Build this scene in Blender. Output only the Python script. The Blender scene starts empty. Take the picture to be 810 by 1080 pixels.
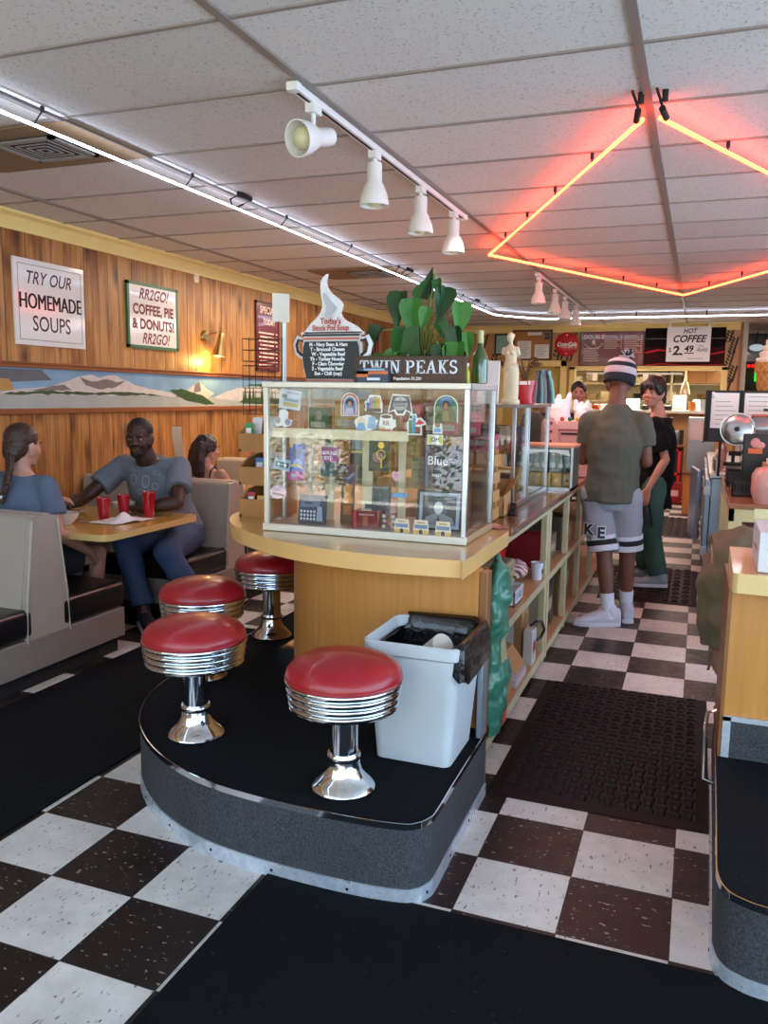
import bpy, bmesh, math, random
from mathutils.bvhtree import BVHTree
from mathutils import Vector, Matrix
random.seed(7)
SC = bpy.context.scene
COL = SC.collection
PI = math.pi

# ------------------------------------------------------------------ camera
cam_data = bpy.data.cameras.new('camera')
cam = bpy.data.objects.new('camera', cam_data)
COL.objects.link(cam)
_r = Vector((0.93492, 0.35458, 0.01369)); _u = Vector((-0.06224, 0.12589, 0.99009)); _f = Vector((-0.34935, 0.92651, -0.13977))
cam.matrix_world = Matrix(((_r.x, _u.x, -_f.x, 0.2909), (_r.y, _u.y, -_f.y, -2.1997), (_r.z, _u.z, -_f.z, 1.5099), (0, 0, 0, 1)))
cam_data.sensor_fit = 'VERTICAL'
cam_data.sensor_height = 36.0
cam_data.lens = 36.0 * 871.8 / 1080.0
cam_data.clip_start = 0.05
cam_data.clip_end = 200
SC.camera = cam

# ------------------------------------------------------------------ light
world = bpy.data.worlds.new('sky')
SC.world = world
world.use_nodes = True
_nt = world.node_tree
_bg = _nt.nodes['Background']
_bg.inputs[0].default_value = (0.52, 0.74, 1.0, 1)
_bg.inputs[1].default_value = 5.0
sun_d = bpy.data.lights.new('sun', 'SUN'); sun_d.energy = 16.0; sun_d.angle = 0.01; sun_d.color = (1.0, .95, .86)
sun = bpy.data.objects.new('sun', sun_d); COL.objects.link(sun)
sun.rotation_euler = (math.radians(28), math.radians(-14), 0)
def area(name, loc, rot, sx, sy, power, col):
    d = bpy.data.lights.new(name, 'AREA'); d.shape = 'RECTANGLE'; d.size = sx; d.size_y = sy; d.energy = power; d.color = col
    o = bpy.data.objects.new(name, d); COL.objects.link(o); o.location = loc; o.rotation_euler = rot
    return o
# fluorescent troffer of the kitchen; the other three are added, unseen fill lights
area('kitchen_light', (-.6, 12.6, 2.66), (0, 0, 0), 2.4, .8, 300, (1.0, .95, .82))
area('back_aisle_fill', (.3, 9.2, 2.6), (0, 0, 0), 2.0, 1.6, 80, (1.0, .70, .60))
area('dining_fill', (-3.2, 5.6, 2.62), (0, 0, 0), .6, 3.0, 60, (1.0, .82, .6))
area('counter_fill', (-.9, 3.8, 2.5), (0, 0, 0), .5, 2.6, 40, (1.0, .70, .62))
SC.view_settings.view_transform = 'Standard'
SC.view_settings.look = 'None'
SC.view_settings.gamma = 1
SC.view_settings.use_curve_mapping = False
SC.view_settings.exposure = 0.0

# ------------------------------------------------------------------ materials
def lin(h):
    if isinstance(h, str):
        h = h.lstrip('#'); v = [int(h[i:i+2], 16)/255 for i in (0, 2, 4)]
    else: v = list(h)
    return tuple([(c/12.92 if c <= .04045 else ((c+.055)/1.055)**2.4) for c in v]) + (1,)
MATS = {}
def M(name, col, rough=.5, metal=0, emit=0, var=.12, vscale=9, bump=0, bscale=60, trans=0, alpha=1, coat=0, spec=.5):
    if name in MATS: return MATS[name]
    m = bpy.data.materials.new(name); m.use_nodes = True
    nt = m.node_tree; b = nt.nodes['Principled BSDF']
    c = lin(col)
    b.inputs['Roughness'].default_value = rough; b.inputs['Metallic'].default_value = metal
    b.inputs['Specular IOR Level'].default_value = spec
    b.inputs['Coat Weight'].default_value = coat; b.inputs['Coat Roughness'].default_value = .06
    tc = nt.nodes.new('ShaderNodeTexCoord')
    if var:
        n = nt.nodes.new('ShaderNodeTexNoise'); n.inputs['Scale'].default_value = vscale; n.inputs['Detail'].default_value = 4
        nt.links.new(tc.outputs['Object'], n.inputs['Vector'])
        mx = nt.nodes.new('ShaderNodeMix'); mx.data_type = 'RGBA'
        mx.inputs[6].default_value = tuple(x*(1-var) for x in c[:3])+(1,); mx.inputs[7].default_value = tuple(min(1, x*(1+var)) for x in c[:3])+(1,)
        nt.links.new(n.outputs['Fac'], mx.inputs[0]); nt.links.new(mx.outputs[2], b.inputs['Base Color'])
    else: b.inputs['Base Color'].default_value = c
    if bump:
        n2 = nt.nodes.new('ShaderNodeTexNoise'); n2.inputs['Scale'].default_value = bscale; n2.inputs['Detail'].default_value = 3
        nt.links.new(tc.outputs['Object'], n2.inputs['Vector'])
        bp = nt.nodes.new('ShaderNodeBump'); bp.inputs['Strength'].default_value = bump; bp.inputs['Distance'].default_value = .01
        nt.links.new(n2.outputs['Fac'], bp.inputs['Height']); nt.links.new(bp.outputs['Normal'], b.inputs['Normal'])
    if emit:
        b.inputs['Emission Color'].default_value = c; b.inputs['Emission Strength'].default_value = emit
    if trans: b.inputs['Transmission Weight'].default_value = trans
    if alpha < 1: b.inputs['Alpha'].default_value = alpha
    MATS[name] = m
    return m
def glass_mat(name, tint='#fbfbfb', rough=0.0):
    if name in MATS: return MATS[name]
    m = bpy.data.materials.new(name); m.use_nodes = True
    nt = m.node_tree; nt.nodes.remove(nt.nodes['Principled BSDF'])
    tr = nt.nodes.new('ShaderNodeBsdfTransparent'); tr.inputs[0].default_value = lin(tint)
    gl = nt.nodes.new('ShaderNodeBsdfGlossy'); gl.inputs['Roughness'].default_value = rough
    lw = nt.nodes.new('ShaderNodeLayerWeight'); lw.inputs[0].default_value = .5          # Schlick reflectance, the same from both sides of a pane
    pw = nt.nodes.new('ShaderNodeMath'); pw.operation = 'POWER'; pw.inputs[1].default_value = 5; nt.links.new(lw.outputs['Facing'], pw.inputs[0])
    fr = nt.nodes.new('ShaderNodeMath'); fr.operation = 'MULTIPLY_ADD'; fr.inputs[1].default_value = .955; fr.inputs[2].default_value = .045; nt.links.new(pw.outputs[0], fr.inputs[0])
    mx = nt.nodes.new('ShaderNodeMixShader')
    nt.links.new(fr.outputs[0], mx.inputs[0]); nt.links.new(tr.outputs[0], mx.inputs[1]); nt.links.new(gl.outputs[0], mx.inputs[2])
    nt.links.new(mx.outputs[0], nt.nodes['Material Output'].inputs[0])
    MATS[name] = m
    return m
class N:
    """small node-graph helper"""
    def __init__(s, name):
        s.m = bpy.data.materials.new(name); s.m.use_nodes = True; s.nt = s.m.node_tree; s.b = s.nt.nodes['Principled BSDF']
        s.tc = s.nt.nodes.new('ShaderNodeTexCoord'); MATS[name] = s.m
    def link(s, a, b): s.nt.links.new(a, b)
    def put(s, sock, v):
        if hasattr(v, 'is_output') or isinstance(v, bpy.types.NodeSocket): s.link(v, sock)
        else: sock.default_value = v
    def math(s, op, a, b=0.0, c=None):
        n = s.nt.nodes.new('ShaderNodeMath'); n.operation = op; s.put(n.inputs[0], a); s.put(n.inputs[1], b)
        if c is not None: s.put(n.inputs[2], c)
        return n.outputs[0]
    def sep(s, v):
        n = s.nt.nodes.new('ShaderNodeSeparateXYZ'); s.link(v, n.inputs[0]); return n.outputs
    def comb(s, x, y, z):
        n = s.nt.nodes.new('ShaderNodeCombineXYZ'); s.put(n.inputs[0], x); s.put(n.inputs[1], y); s.put(n.inputs[2], z); return n.outputs[0]
    def noise(s, v, scale, detail=3, rough=.5):
        n = s.nt.nodes.new('ShaderNodeTexNoise'); s.link(v, n.inputs['Vector']); n.inputs['Scale'].default_value = scale
        n.inputs['Detail'].default_value = detail; n.inputs['Roughness'].default_value = rough; return n.outputs['Fac']
    def white(s, v):
        n = s.nt.nodes.new('ShaderNodeTexWhiteNoise'); n.noise_dimensions = '3D'; s.link(v, n.inputs['Vector']); return n.outputs['Value']
    def voro(s, v, scale, feat='F1'):
        n = s.nt.nodes.new('ShaderNodeTexVoronoi'); n.feature = feat; s.link(v, n.inputs['Vector']); n.inputs['Scale'].default_value = scale; return n.outputs['Distance']
    def mix(s, f, a, b):
        n = s.nt.nodes.new('ShaderNodeMix'); n.data_type = 'RGBA'; s.put(n.inputs[0], f); s.put(n.inputs[6], a); s.put(n.inputs[7], b); return n.outputs[2]
    def bump(s, h, st=.3, d=.01):
        n = s.nt.nodes.new('ShaderNodeBump'); n.inputs['Strength'].default_value = st; n.inputs['Distance'].default_value = d
        s.link(h, n.inputs['Height']); s.link(n.outputs[0], s.b.inputs['Normal'])
    def mapr(s, v, a, b, c=0.0, d=1.0):
        n = s.nt.nodes.new('ShaderNodeMapRange'); s.put(n.inputs[0], v)
        for i, x in enumerate((a, b, c, d)): n.inputs[i+1].default_value = x
        return n.outputs[0]

# ------------------------------------------------------------------ mesh builder
_txt = {}
def text_geo(s, size, shear=0.0, bold=0.0, spacing=1.0):
    k = (s, size, shear, bold, spacing)
    if k in _txt: return _txt[k]
    c = bpy.data.curves.new('t', 'FONT'); c.body = s; c.size = size; c.shear = shear; c.offset = bold; c.space_character = spacing
    c.align_x = 'CENTER'; c.align_y = 'CENTER'; c.resolution_u = 3
    o = bpy.data.objects.new('t', c); COL.objects.link(o)
    bpy.context.view_layer.update()
    me = bpy.data.meshes.new_from_object(o.evaluated_get(bpy.context.evaluated_depsgraph_get()))
    g = ([tuple(v.co) for v in me.vertices], [tuple(p.vertices) for p in me.polygons])
    bpy.data.objects.remove(o); bpy.data.curves.remove(c); bpy.data.meshes.remove(me)
    _txt[k] = g
    return g
V = Vector
def basis(d, up=V((0, 0, 1))):
    d = V(d).normalized()
    if abs(d.dot(up)) > .98: up = V((0, 1, 0)) if abs(d.y) < .9 else V((1, 0, 0))
    x = d.cross(up).normalized(); y = x.cross(d).normalized()
    return x, y, d
class B:
    def __init__(s): s.bm = bmesh.new()
    def raw(s, vs, fs, mi=0):
        vv = [s.bm.verts.new(v) for v in vs]; s.bm.verts.ensure_lookup_table()
        out = []
        for f in fs:
            try:
                ff = s.bm.faces.new([vv[i] for i in f]); ff.material_index = mi; out.append(ff)
            except ValueError: pass
        return vv
    def box(s, x0, x1, y0, y1, z0, z1, mi=0, rz=0, taper=0):
        cx, cy = (x0+x1)/2, (y0+y1)/2
        pts = []
        for z, t in ((z0, 1-taper), (z1, 1)):
            for x, y in ((x0, y0), (x1, y0), (x1, y1), (x0, y1)):
                dx, dy = (x-cx)*t, (y-cy)*t
                pts.append((cx+dx*math.cos(rz)-dy*math.sin(rz), cy+dx*math.sin(rz)+dy*math.cos(rz), z))
        s.raw(pts, [(3, 2, 1, 0), (4, 5, 6, 7), (0, 1, 5, 4), (1, 2, 6, 5), (2, 3, 7, 6), (3, 0, 4, 7)], mi)
        return s
    def slab(s, o, u, v, w, h, d, mi=0):
        """box from corner o along u (w), v (h) and u x v (d)"""
        o, u, v = V(o), V(u).normalized(), V(v).normalized(); n = u.cross(v)
        P = [o, o+u*w, o+u*w+v*h, o+v*h]; P += [p+n*d for p in P]
        s.raw(P, [(3, 2, 1, 0), (4, 5, 6, 7), (0, 1, 5, 4), (1, 2, 6, 5), (2, 3, 7, 6), (3, 0, 4, 7)], mi)
        return s
    def cyl(s, p0, p1, r0, r1=None, seg=16, mi=0, cap=True):
        p0, p1 = V(p0), V(p1); r1 = r0 if r1 is None else r1
        x, y, d = basis(p1-p0)
        vs = []
        for p, r in ((p0, r0), (p1, r1)):
            for i in range(seg):
                a = 2*PI*i/seg; vs.append(p+x*r*math.cos(a)+y*r*math.sin(a))
        fs = [(i, (i+1) % seg, seg+(i+1) % seg, seg+i) for i in range(seg)]
        if cap: fs += [tuple(range(seg-1, -1, -1)), tuple(range(seg, 2*seg))]
        s.raw(vs, fs, mi); return s
    def tube(s, pts, r, seg=8, mi=0, closed=False):
        pts = [V(p) for p in pts]; n = len(pts); vs = []; up = V((0, 0, 1)); px = None
        rr = r if isinstance(r, (list, tuple)) else [r]*n
        for i, p in enumerate(pts):
            if closed: d = pts[(i+1) % n]-pts[i-1]
            else: d = pts[min(i+1, n-1)]-pts[max(i-1, 0)]
            if d.length < 1e-9: d = V((0, 0, 1))
            d.normalize()
            if px is None: px, py, _ = basis(d)
            else:
                px = px-d*px.dot(d)
                if px.length < 1e-6: px, py, _ = basis(d)
                px.normalize(); py = d.cross(px)
            for k in range(seg):
                a = 2*PI*k/seg; vs.append(p+px*rr[i]*math.cos(a)+py*rr[i]*math.sin(a))
        fs = []
        for i in range(n if closed else n-1):
            j = (i+1) % n
            for k in range(seg): fs.append((i*seg+k, i*seg+(k+1) % seg, j*seg+(k+1) % seg, j*seg+k))
        if not closed: fs += [tuple(range(seg-1, -1, -1)), tuple(range((n-1)*seg, n*seg))]
        s.raw(vs, fs, mi); return s
    def lathe(s, prof, c=(0, 0, 0), seg=32, mi=0, axis=(0, 0, 1)):
        x, y, d = basis(axis); c = V(c); vs = []; fs = []; n = len(prof)
        for r, z in prof:
            for k in range(seg):
                a = 2*PI*k/seg; vs.append(c+d*z+x*r*math.cos(a)+y*r*math.sin(a))
        for i in range(n-1):
            for k in range(seg): fs.append((i*seg+k, i*seg+(k+1) % seg, (i+1)*seg+(k+1) % seg, (i+1)*seg+k))
        if prof[0][0] > 1e-6: fs.append(tuple(range(seg-1, -1, -1)))
        if prof[-1][0] > 1e-6: fs.append(tuple(range((n-1)*seg, n*seg)))
        s.raw(vs, fs, mi); return s
    def sph(s, c, r, R=None, seg=16, mi=0):
        if not isinstance(r, (tuple, list)): r = (r, r, r)
        c = V(c); vs = []; fs = []; h = seg//2
        for i in range(h+1):
            t = PI*i/h
            for k in range(seg):
                a = 2*PI*k/seg
                p = V((r[0]*math.sin(t)*math.cos(a), r[1]*math.sin(t)*math.sin(a), r[2]*math.cos(t)))
                if R is not None: p = R @ p
                vs.append(c+p)
        for i in range(h):
            for k in range(seg): fs.append((i*seg+k, (i+1)*seg+k, (i+1)*seg+(k+1) % seg, i*seg+(k+1) % seg))
        s.raw(vs, fs, mi); return s
    def prism(s, pts, o, u, v, d, mi=0, mside=None):
        """2d polygon in plane (o,u,v), extruded by d along u x v"""
        o, u, v = V(o), V(u), V(v); n = u.cross(v).normalized(); k = len(pts)
        P = [o+u*a+v*b for a, b in pts]
        s.raw(P+[p+n*d for p in P], [tuple(range(k-1, -1, -1)), tuple(range(k, 2*k))], mi)
        s.raw(P+[p+n*d for p in P], [(i, (i+1) % k, k+(i+1) % k, k+i) for i in range(k)], mi if mside is None else mside)
        return s
    def poly(s, pts, mi=0): s.raw(pts, [tuple(range(len(pts)))], mi); return s
    def loft(s, secs, seg=20, mi=0):
        """secs: (centre, half-axis vector a, half-axis vector b)"""
        vs = []; fs = []; n = len(secs)
        for c, a, b in secs:
            c, a, b = V(c), V(a), V(b)
            for k in range(seg):
                t = 2*PI*k/seg; vs.append(c+a*math.cos(t)+b*math.sin(t))
        for i in range(n-1):
            for k in range(seg): fs.append((i*seg+k, i*seg+(k+1) % seg, (i+1)*seg+(k+1) % seg, (i+1)*seg+k))
        fs += [tuple(range(seg-1, -1, -1)), tuple(range((n-1)*seg, n*seg))]
        s.raw(vs, fs, mi); return s
    def rcone(s, p0, r0, p1, r1, seg=12, mi=0):
        s.cyl(p0, p1, r0, r1, seg, mi); s.sph(p0, r0, seg=seg, mi=mi); s.sph(p1, r1, seg=seg, mi=mi); return s
    def chain(s, pts, rs, seg=12, mi=0):
        for i in range(len(pts)-1): s.rcone(pts[i], rs[i], pts[i+1], rs[i+1], seg, mi)
        return s
    def text(s, t, size, o, u, v, mi=0, shear=0.0, bold=0.0, lift=.0008, spacing=1.0, sx=1.0):
        vs, fs = text_geo(t, size, shear, bold, spacing); o, u, v = V(o), V(u).normalized(), V(v).normalized(); n = u.cross(v)
        s.raw([o+u*a*sx+v*b+n*lift for a, b, c in vs], fs, mi); return s
    def rect(s, o, u, v, x0, x1, y0, y1, mi=0, lift=.0006):
        o, u, v = V(o), V(u).normalized(), V(v).normalized(); n = u.cross(v)
        s.poly([o+u*a+v*b+n*lift for a, b in ((x0, y0), (x1, y0), (x1, y1), (x0, y1))], mi); return s
    def shape(s, pts, o, u, v, mi=0, lift=.0006):
        o, u, v = V(o), V(u).normalized(), V(v).normalized(); n = u.cross(v)
        s.poly([o+u*a+v*b+n*lift for a, b in pts], mi); return s
    def done(s, name, mats, parent=None, smooth=True, bevel=0, ang=35, recalc=True, seg=2):
        if recalc: bmesh.ops.recalc_face_normals(s.bm, faces=s.bm.faces[:])
        if smooth:
            ca = math.radians(ang)
            for e in s.bm.edges:
                e.smooth = len(e.link_faces) == 2 and e.calc_face_angle(9) < ca
            for f in s.bm.faces: f.smooth = True
        me = bpy.data.meshes.new(name); s.bm.to_mesh(me); s.bm.free()
        return link(name, me, mats, parent, bevel, seg)
def root_of(o):
    while o.parent: o = o.parent
    return o
def link(name, me, mats, parent=None, bevel=0, seg=2):
    for m in (mats if isinstance(mats, (list, tuple)) else [mats]): me.materials.append(m)
    o = bpy.data.objects.new(name, me); COL.objects.link(o)
    if parent is None:
        vs = me.vertices
        if len(vs):
            xs = [v.co.x for v in vs]; ys = [v.co.y for v in vs]; zs = [v.co.z for v in vs]
            c = V(((min(xs)+max(xs))/2, (min(ys)+max(ys))/2, min(zs)))
            me.transform(Matrix.Translation(-c)); o.location = c
    else:
        me.transform(Matrix.Translation(-root_of(parent).location)); o.parent = parent
    if bevel:
        md = o.modifiers.new('bevel', 'BEVEL'); md.width = bevel; md.segments = seg; md.limit_method = 'ANGLE'; md.angle_limit = math.radians(40)
    return o
def tag(o, label, cat, group=None):
    o['label'] = label; o['category'] = cat
    if group: o['group'] = group
    return o
def thing(name, label, cat, loc, group=None):
    o = bpy.data.objects.new(name, None); COL.objects.link(o); o.location = loc; o.empty_display_size = .1
    return tag(o, label, cat, group)
def struct(o):
    o['kind'] = 'structure'; return o
def copy_tree(o, parent=None):
    c = o.copy(); COL.objects.link(c); c.parent = parent
    for ch in list(o.children): copy_tree(ch, c)
    return c
def evalmesh(o):
    bpy.context.view_layer.update()
    me = bpy.data.meshes.new_from_object(o.evaluated_get(bpy.context.evaluated_depsgraph_get()))
    bpy.data.objects.remove(o)
    return me
def project(b, target, d, gap=.002):
    """lay a flat decal onto the surface of target along direction d"""
    off = root_of(target).location; me = target.data
    tree = BVHTree.FromPolygons([v.co+off for v in me.vertices], [tuple(p.vertices) for p in me.polygons]); d = V(d).normalized()
    for v in b.bm.verts:
        h = tree.ray_cast(v.co-d*.4, d)
        if h[0] is None: h = tree.find_nearest(v.co); v.co = h[0]+h[1]*gap
        else: v.co = h[0]-d*gap
    return b
def fuse(b, name, mats, parent, voxel=.007, it=4, folds=0.0, fscale=.12, seed=0):
    """join overlapping solids into ONE continuous surface"""
    me = bpy.data.meshes.new('f'); bmesh.ops.recalc_face_normals(b.bm, faces=b.bm.faces[:]); b.bm.to_mesh(me); b.bm.free()
    o = bpy.data.objects.new('f', me); COL.objects.link(o)
    r = o.modifiers.new('r', 'REMESH'); r.mode = 'VOXEL'; r.voxel_size = voxel
    if it: sm = o.modifiers.new('s', 'SMOOTH'); sm.iterations = it; sm.factor = .5
    if folds:
        tx = bpy.data.textures.new('folds', 'CLOUDS'); tx.noise_scale = fscale; tx.noise_depth = 1
        d = o.modifiers.new('d', 'DISPLACE'); d.texture = tx; d.strength = folds; d.mid_level = .5; d.texture_coords = 'LOCAL'
    me2 = evalmesh(o)
    for p in me2.polygons: p.use_smooth = True
    return link(name, me2, mats, parent)
X, Y, Z = V((1, 0, 0)), V((0, 1, 0)), V((0, 0, 1))
NX, NY = -X, -Y

cream = M('cream_laminate', '#dcc78e', .35, var=.06)
brass_edge = M('gold_cream_edge', '#e0b270', .33, var=.08, coat=.2)
chrome = M('chrome', '#d9dce2', .09, 1, var=.03)
alu = M('aluminium', '#c3c8cf', .28, 1, var=.08, vscale=30)
steel = M('brushed_steel', '#b9bcc0', .3, 1, var=.08)
white_paint = M('white_paint', '#ece9e4', .4, var=.03)
black = M('black_plastic', '#17171a', .4, var=.1)
blackm = M('matte_black', '#101012', .75, var=.1)
wood = M('honey_wood', '#c98f4e', .42, var=.16, vscale=5)
darkwood = M('dark_wood', '#5a3820', .5, var=.2)
glass = glass_mat('clear_glass')
paper = M('white_paper', '#f1efea', .6, var=.02)
cardboard = M('cardboard', '#a87a4c', .8, var=.08)
ink = M('black_ink', '#1c1718', .6, var=0)
redink = M('maroon_ink', '#7a1f2b', .6, var=0)
red = M('red_paint', '#c3202b', .4, var=.05)
# ------------------------------------------------------------------ setting materials
def pos(n): return n.nt.nodes.new('ShaderNodeNewGeometry').outputs['Position']
T = .3048
def floor_mat():
    n = N('checker_tile'); p = pos(n); q = n.sep(p)
    u = n.math('DIVIDE', q[0], T); v = n.math('DIVIDE', q[1], T)
    fu = n.math('FLOOR', u); fv = n.math('FLOOR', v)
    par = n.math('FLOORED_MODULO', n.math('ADD', fu, fv), 2.0)           # 0 = dark
    idx = n.comb(fu, fv, 0.0)
    tone = n.white(idx)
    # chips: stretched flecks turned per tile
    fl = n.comb(n.math('MULTIPLY', q[0], n.math('MULTIPLY_ADD', par, 30.0, 40.0)), n.math('MULTIPLY', q[1], 22.0), tone)
    f1 = n.noise(fl, 1.6, 2)
    fleck = n.mapr(f1, .655, .70)
    blot = n.noise(p, 14, 4)
    wcol = n.mix(blot, lin('#b0aaa5'), lin('#dad5ce'))
    wcol = n.mix(fleck, wcol, lin('#6d625c'))
    dcol = n.mix(blot, lin('#0e0807'), lin('#1e1312'))
    f2 = n.mapr(n.noise(n.comb(n.math('MULTIPLY', q[0], 34.0), n.math('MULTIPLY', q[1], 60.0), tone), 1.3, 2), .665, .70)
    dcol = n.mix(f2, dcol, lin('#8e837c'))
    c = n.mix(par, dcol, wcol)
    eu = n.math('ABSOLUTE', n.math('SUBTRACT', n.math('FRACT', u), .5)); ev = n.math('ABSOLUTE', n.math('SUBTRACT', n.math('FRACT', v), .5))
    g = n.mapr(n.math('MAXIMUM', eu, ev), .492, .497)
    c = n.mix(g, c, lin('#2a211f'))
    dirt = n.mapr(n.noise(p, 2.3, 5), .45, .8, 0, .35)
    c = n.mix(dirt, c, lin('#4a3d38'))
    n.link(c, n.b.inputs['Base Color'])
    n.put(n.b.inputs['Roughness'], n.mapr(blot, .2, .8, .34, .55)); n.b.inputs['Specular IOR Level'].default_value = .28
    n.bump(n.noise(p, 6, 3), .06, .01)
    return n.m
def ceil_mat():
    n = N('acoustic_tile'); p = pos(n); q = n.sep(p)
    iu = n.math('FLOOR', n.math('DIVIDE', n.math('SUBTRACT', q[0], .024), 1.2192)); iv = n.math('FLOOR', n.math('DIVIDE', n.math('SUBTRACT', q[1], .858), .6096))
    t = n.white(n.comb(iu, iv, 3.0))
    hole = n.mapr(n.noise(p, 95, 2), .60, .68)
    base = n.mix(t, lin('#cfc8c1'), lin('#ded8d2'))
    c = n.mix(n.math('MULTIPLY', hole, .55), base, lin('#8b847d'))
    n.link(c, n.b.inputs['Base Color']); n.b.inputs['Roughness'].default_value = .9
    n.bump(n.math('SUBTRACT', 1.0, hole), .5, .004)
    return n.m
def plank_mat(name='knotty_planks', axis=1, light='#cb8f49', dark='#74421a'):
    n = N(name); p = pos(n); q = n.sep(p); a = q[axis]
    # planks of uneven width
    w = n.math('ADD', a, n.math('MULTIPLY', n.math('SINE', n.math('MULTIPLY', a, 9.7)), .035))
    s = n.math('DIVIDE', w, .148); i = n.math('FLOOR', s); fr = n.math('FRACT', s)
    r = n.white(n.comb(i, 1.0, 2.0))
    off = n.math('MULTIPLY', r, 37.0)
    gr = n.noise(n.comb(n.math('MULTIPLY', a, 26.0), off, n.math('MULTIPLY', q[2], 1.5)), 1.6, 6, .62)
    band = n.noise(n.comb(n.math('MULTIPLY', a, 5.0), off, n.math('MULTIPLY', q[2], 1.1)), 1.4, 3)
    kn = n.voro(n.comb(n.math('MULTIPLY', a, 4.6), off, n.math('MULTIPLY', q[2], 2.1)), 1.0)
    knot = n.mapr(kn, .04, .30, 1.0, 0.0)
    c = n.mix(n.mapr(gr, .30, .72), lin(dark), lin(light))
    c = n.mix(n.math('MULTIPLY', n.mapr(band, .45, .75), .65), c, lin('#d7a769'))
    c = n.mix(n.math('MULTIPLY', n.mapr(band, .30, .48, 1.0, 0.0), .8), c, lin('#7a4520'))
    c = n.mix(n.math('MULTIPLY', r, .28), c, lin('#935a2c'))
    c = n.mix(knot, c, lin('#4b2712'))
    gv = n.math('MAXIMUM', n.mapr(fr, .0, .045, 1.0, 0.0), n.mapr(fr, .965, 1.0))
    c = n.mix(gv, c, lin('#3c200e'))
    n.link(c, n.b.inputs['Base Color']); n.b.inputs['Roughness'].default_value = .42
    n.bump(n.math('SUBTRACT', 1.0, gv), .4, .006)
    return n.m
def tan_mat():
    n = N('tan_panel'); p = pos(n); q = n.sep(p)
    g = n.noise(n.comb(n.math('MULTIPLY', q[0], 8.0), 0.0, n.math('MULTIPLY', q[2], 1.0)), 2.0, 4)
    n.link(n.mix(g, lin('#a97744'), lin('#c79a63')), n.b.inputs['Base Color']); n.b.inputs['Roughness'].default_value = .5
    return n.m
def carpet_mat(name, a, b_):
    n = N(name); p = pos(n)
    g = n.noise(p, 190, 3, .7); h = n.noise(p, 5, 4)
    c = n.mix(g, lin(a), lin(b_)); c = n.mix(n.mapr(n.noise(p, 60, 2), .70, .74), c, lin('#2e2e36'))
    n.link(n.mix(n.math('MULTIPLY', h, .4), c, lin('#0b0b10')), n.b.inputs['Base Color']); n.b.inputs['Roughness'].default_value = .95
    n.b.inputs['Specular IOR Level'].default_value = .15
    n.bump(g, .8, .004)
    return n.m
planks = plank_mat(); tan = tan_mat()
trim_yellow = M('yellow_trim', '#ecd287', .45, var=.06)
walnut_rail = M('rail_wood', '#8a4f26', .4, var=.2)

# ------------------------------------------------------------------ shell
b = B(); b.box(-4.2, 3.4, -9, 15.5, -.1, 0); struct(b.done('floor', floor_mat()))
b = B(); b.box(-4.2, 3.4, -3.3, 15.5, 2.69, 2.79)
ceiling = struct(b.done('ceiling', ceil_mat()))
grid_m = M('grid_metal', '#857a72', .5, var=.1); grid_l = M('grid_thin', '#8f857d', .5, var=.1)
b = B()
for k in range(-3, 3):
    x = .024+1.2192*k
    b.box(x-.016, x+.016, -3.3, 11.78, 2.680, 2.692)
for k in range(-6, 18):
    y = .858+.6096*k; b.box(-4.1, 3.4, y-.009, y+.009, 2.684, 2.692, 1)
b.done('grid', [grid_m, grid_l], ceiling)
b = B(); b.box(-4.2, -4.1, -3.3, 15.5, 0, 2.69); struct(b.done('wall_left', planks))
b = B(); b.box(3.3, 3.4, 4.5, 15.5, 0, 2.69); struct(b.done('wall_right', tan))
# back wall round its door and pass-through window
b = B()
y0, y1 = 11.8, 11.92
b.box(-4.1, -2.86, y0, y1, 0, 2.69); b.box(-2.86, -1.88, y0, y1, 2.03, 2.69); b.box(-1.88, -1.66, y0, y1, 0, 2.69)
b.box(-1.66, .57, y0, y1, 1.97, 2.69); b.box(-1.66, .57, y0, y1, 0, 1.33); b.box(.57, .80, y0, y1, 0, 2.69)
wall_back = struct(b.done('wall_back', tan))
# stencilled leaf sprigs painted on the back wall
b = B()
leafm = M('leaf_paint', '#33261c', .7, var=.1)
def sprig(cx, cz, h, lean=.25):
    for k in range(6):
        t = k/5-.5
        for sx in (-1, 1):
            bx, bz = cx+lean*h*t, cz+h*t
            dx = sx*.06; dz = .058
            b.poly([(bx, 11.7985, bz), (bx+dx*.6, 11.7985, bz+dz*.1+.004), (bx+dx, 11.7985, bz+dz), (bx+dx*.35, 11.7985, bz+dz*.85)])
for cx, cz, h in ((-3.45, 2.42, .26), (-3.22, 2.36, .28), (-3.05, 2.02, .3), (-3.6, 2.1, .25), (-1.95, 2.33, .3), (-1.93, 2.1, .2), (.66, 2.5, .22), (.72, 2.32, .2), (.67, 2.08, .24), (.73, 1.88, .22), (.66, 1.68, .22), (.72, 1.5, .2), (-1.72, 2.45, .2), (-1.75, 2.2, .2)):
    sprig(cx, cz, h)
b.done('leaf_stencil', leafm, wall_back, recalc=False)
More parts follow.
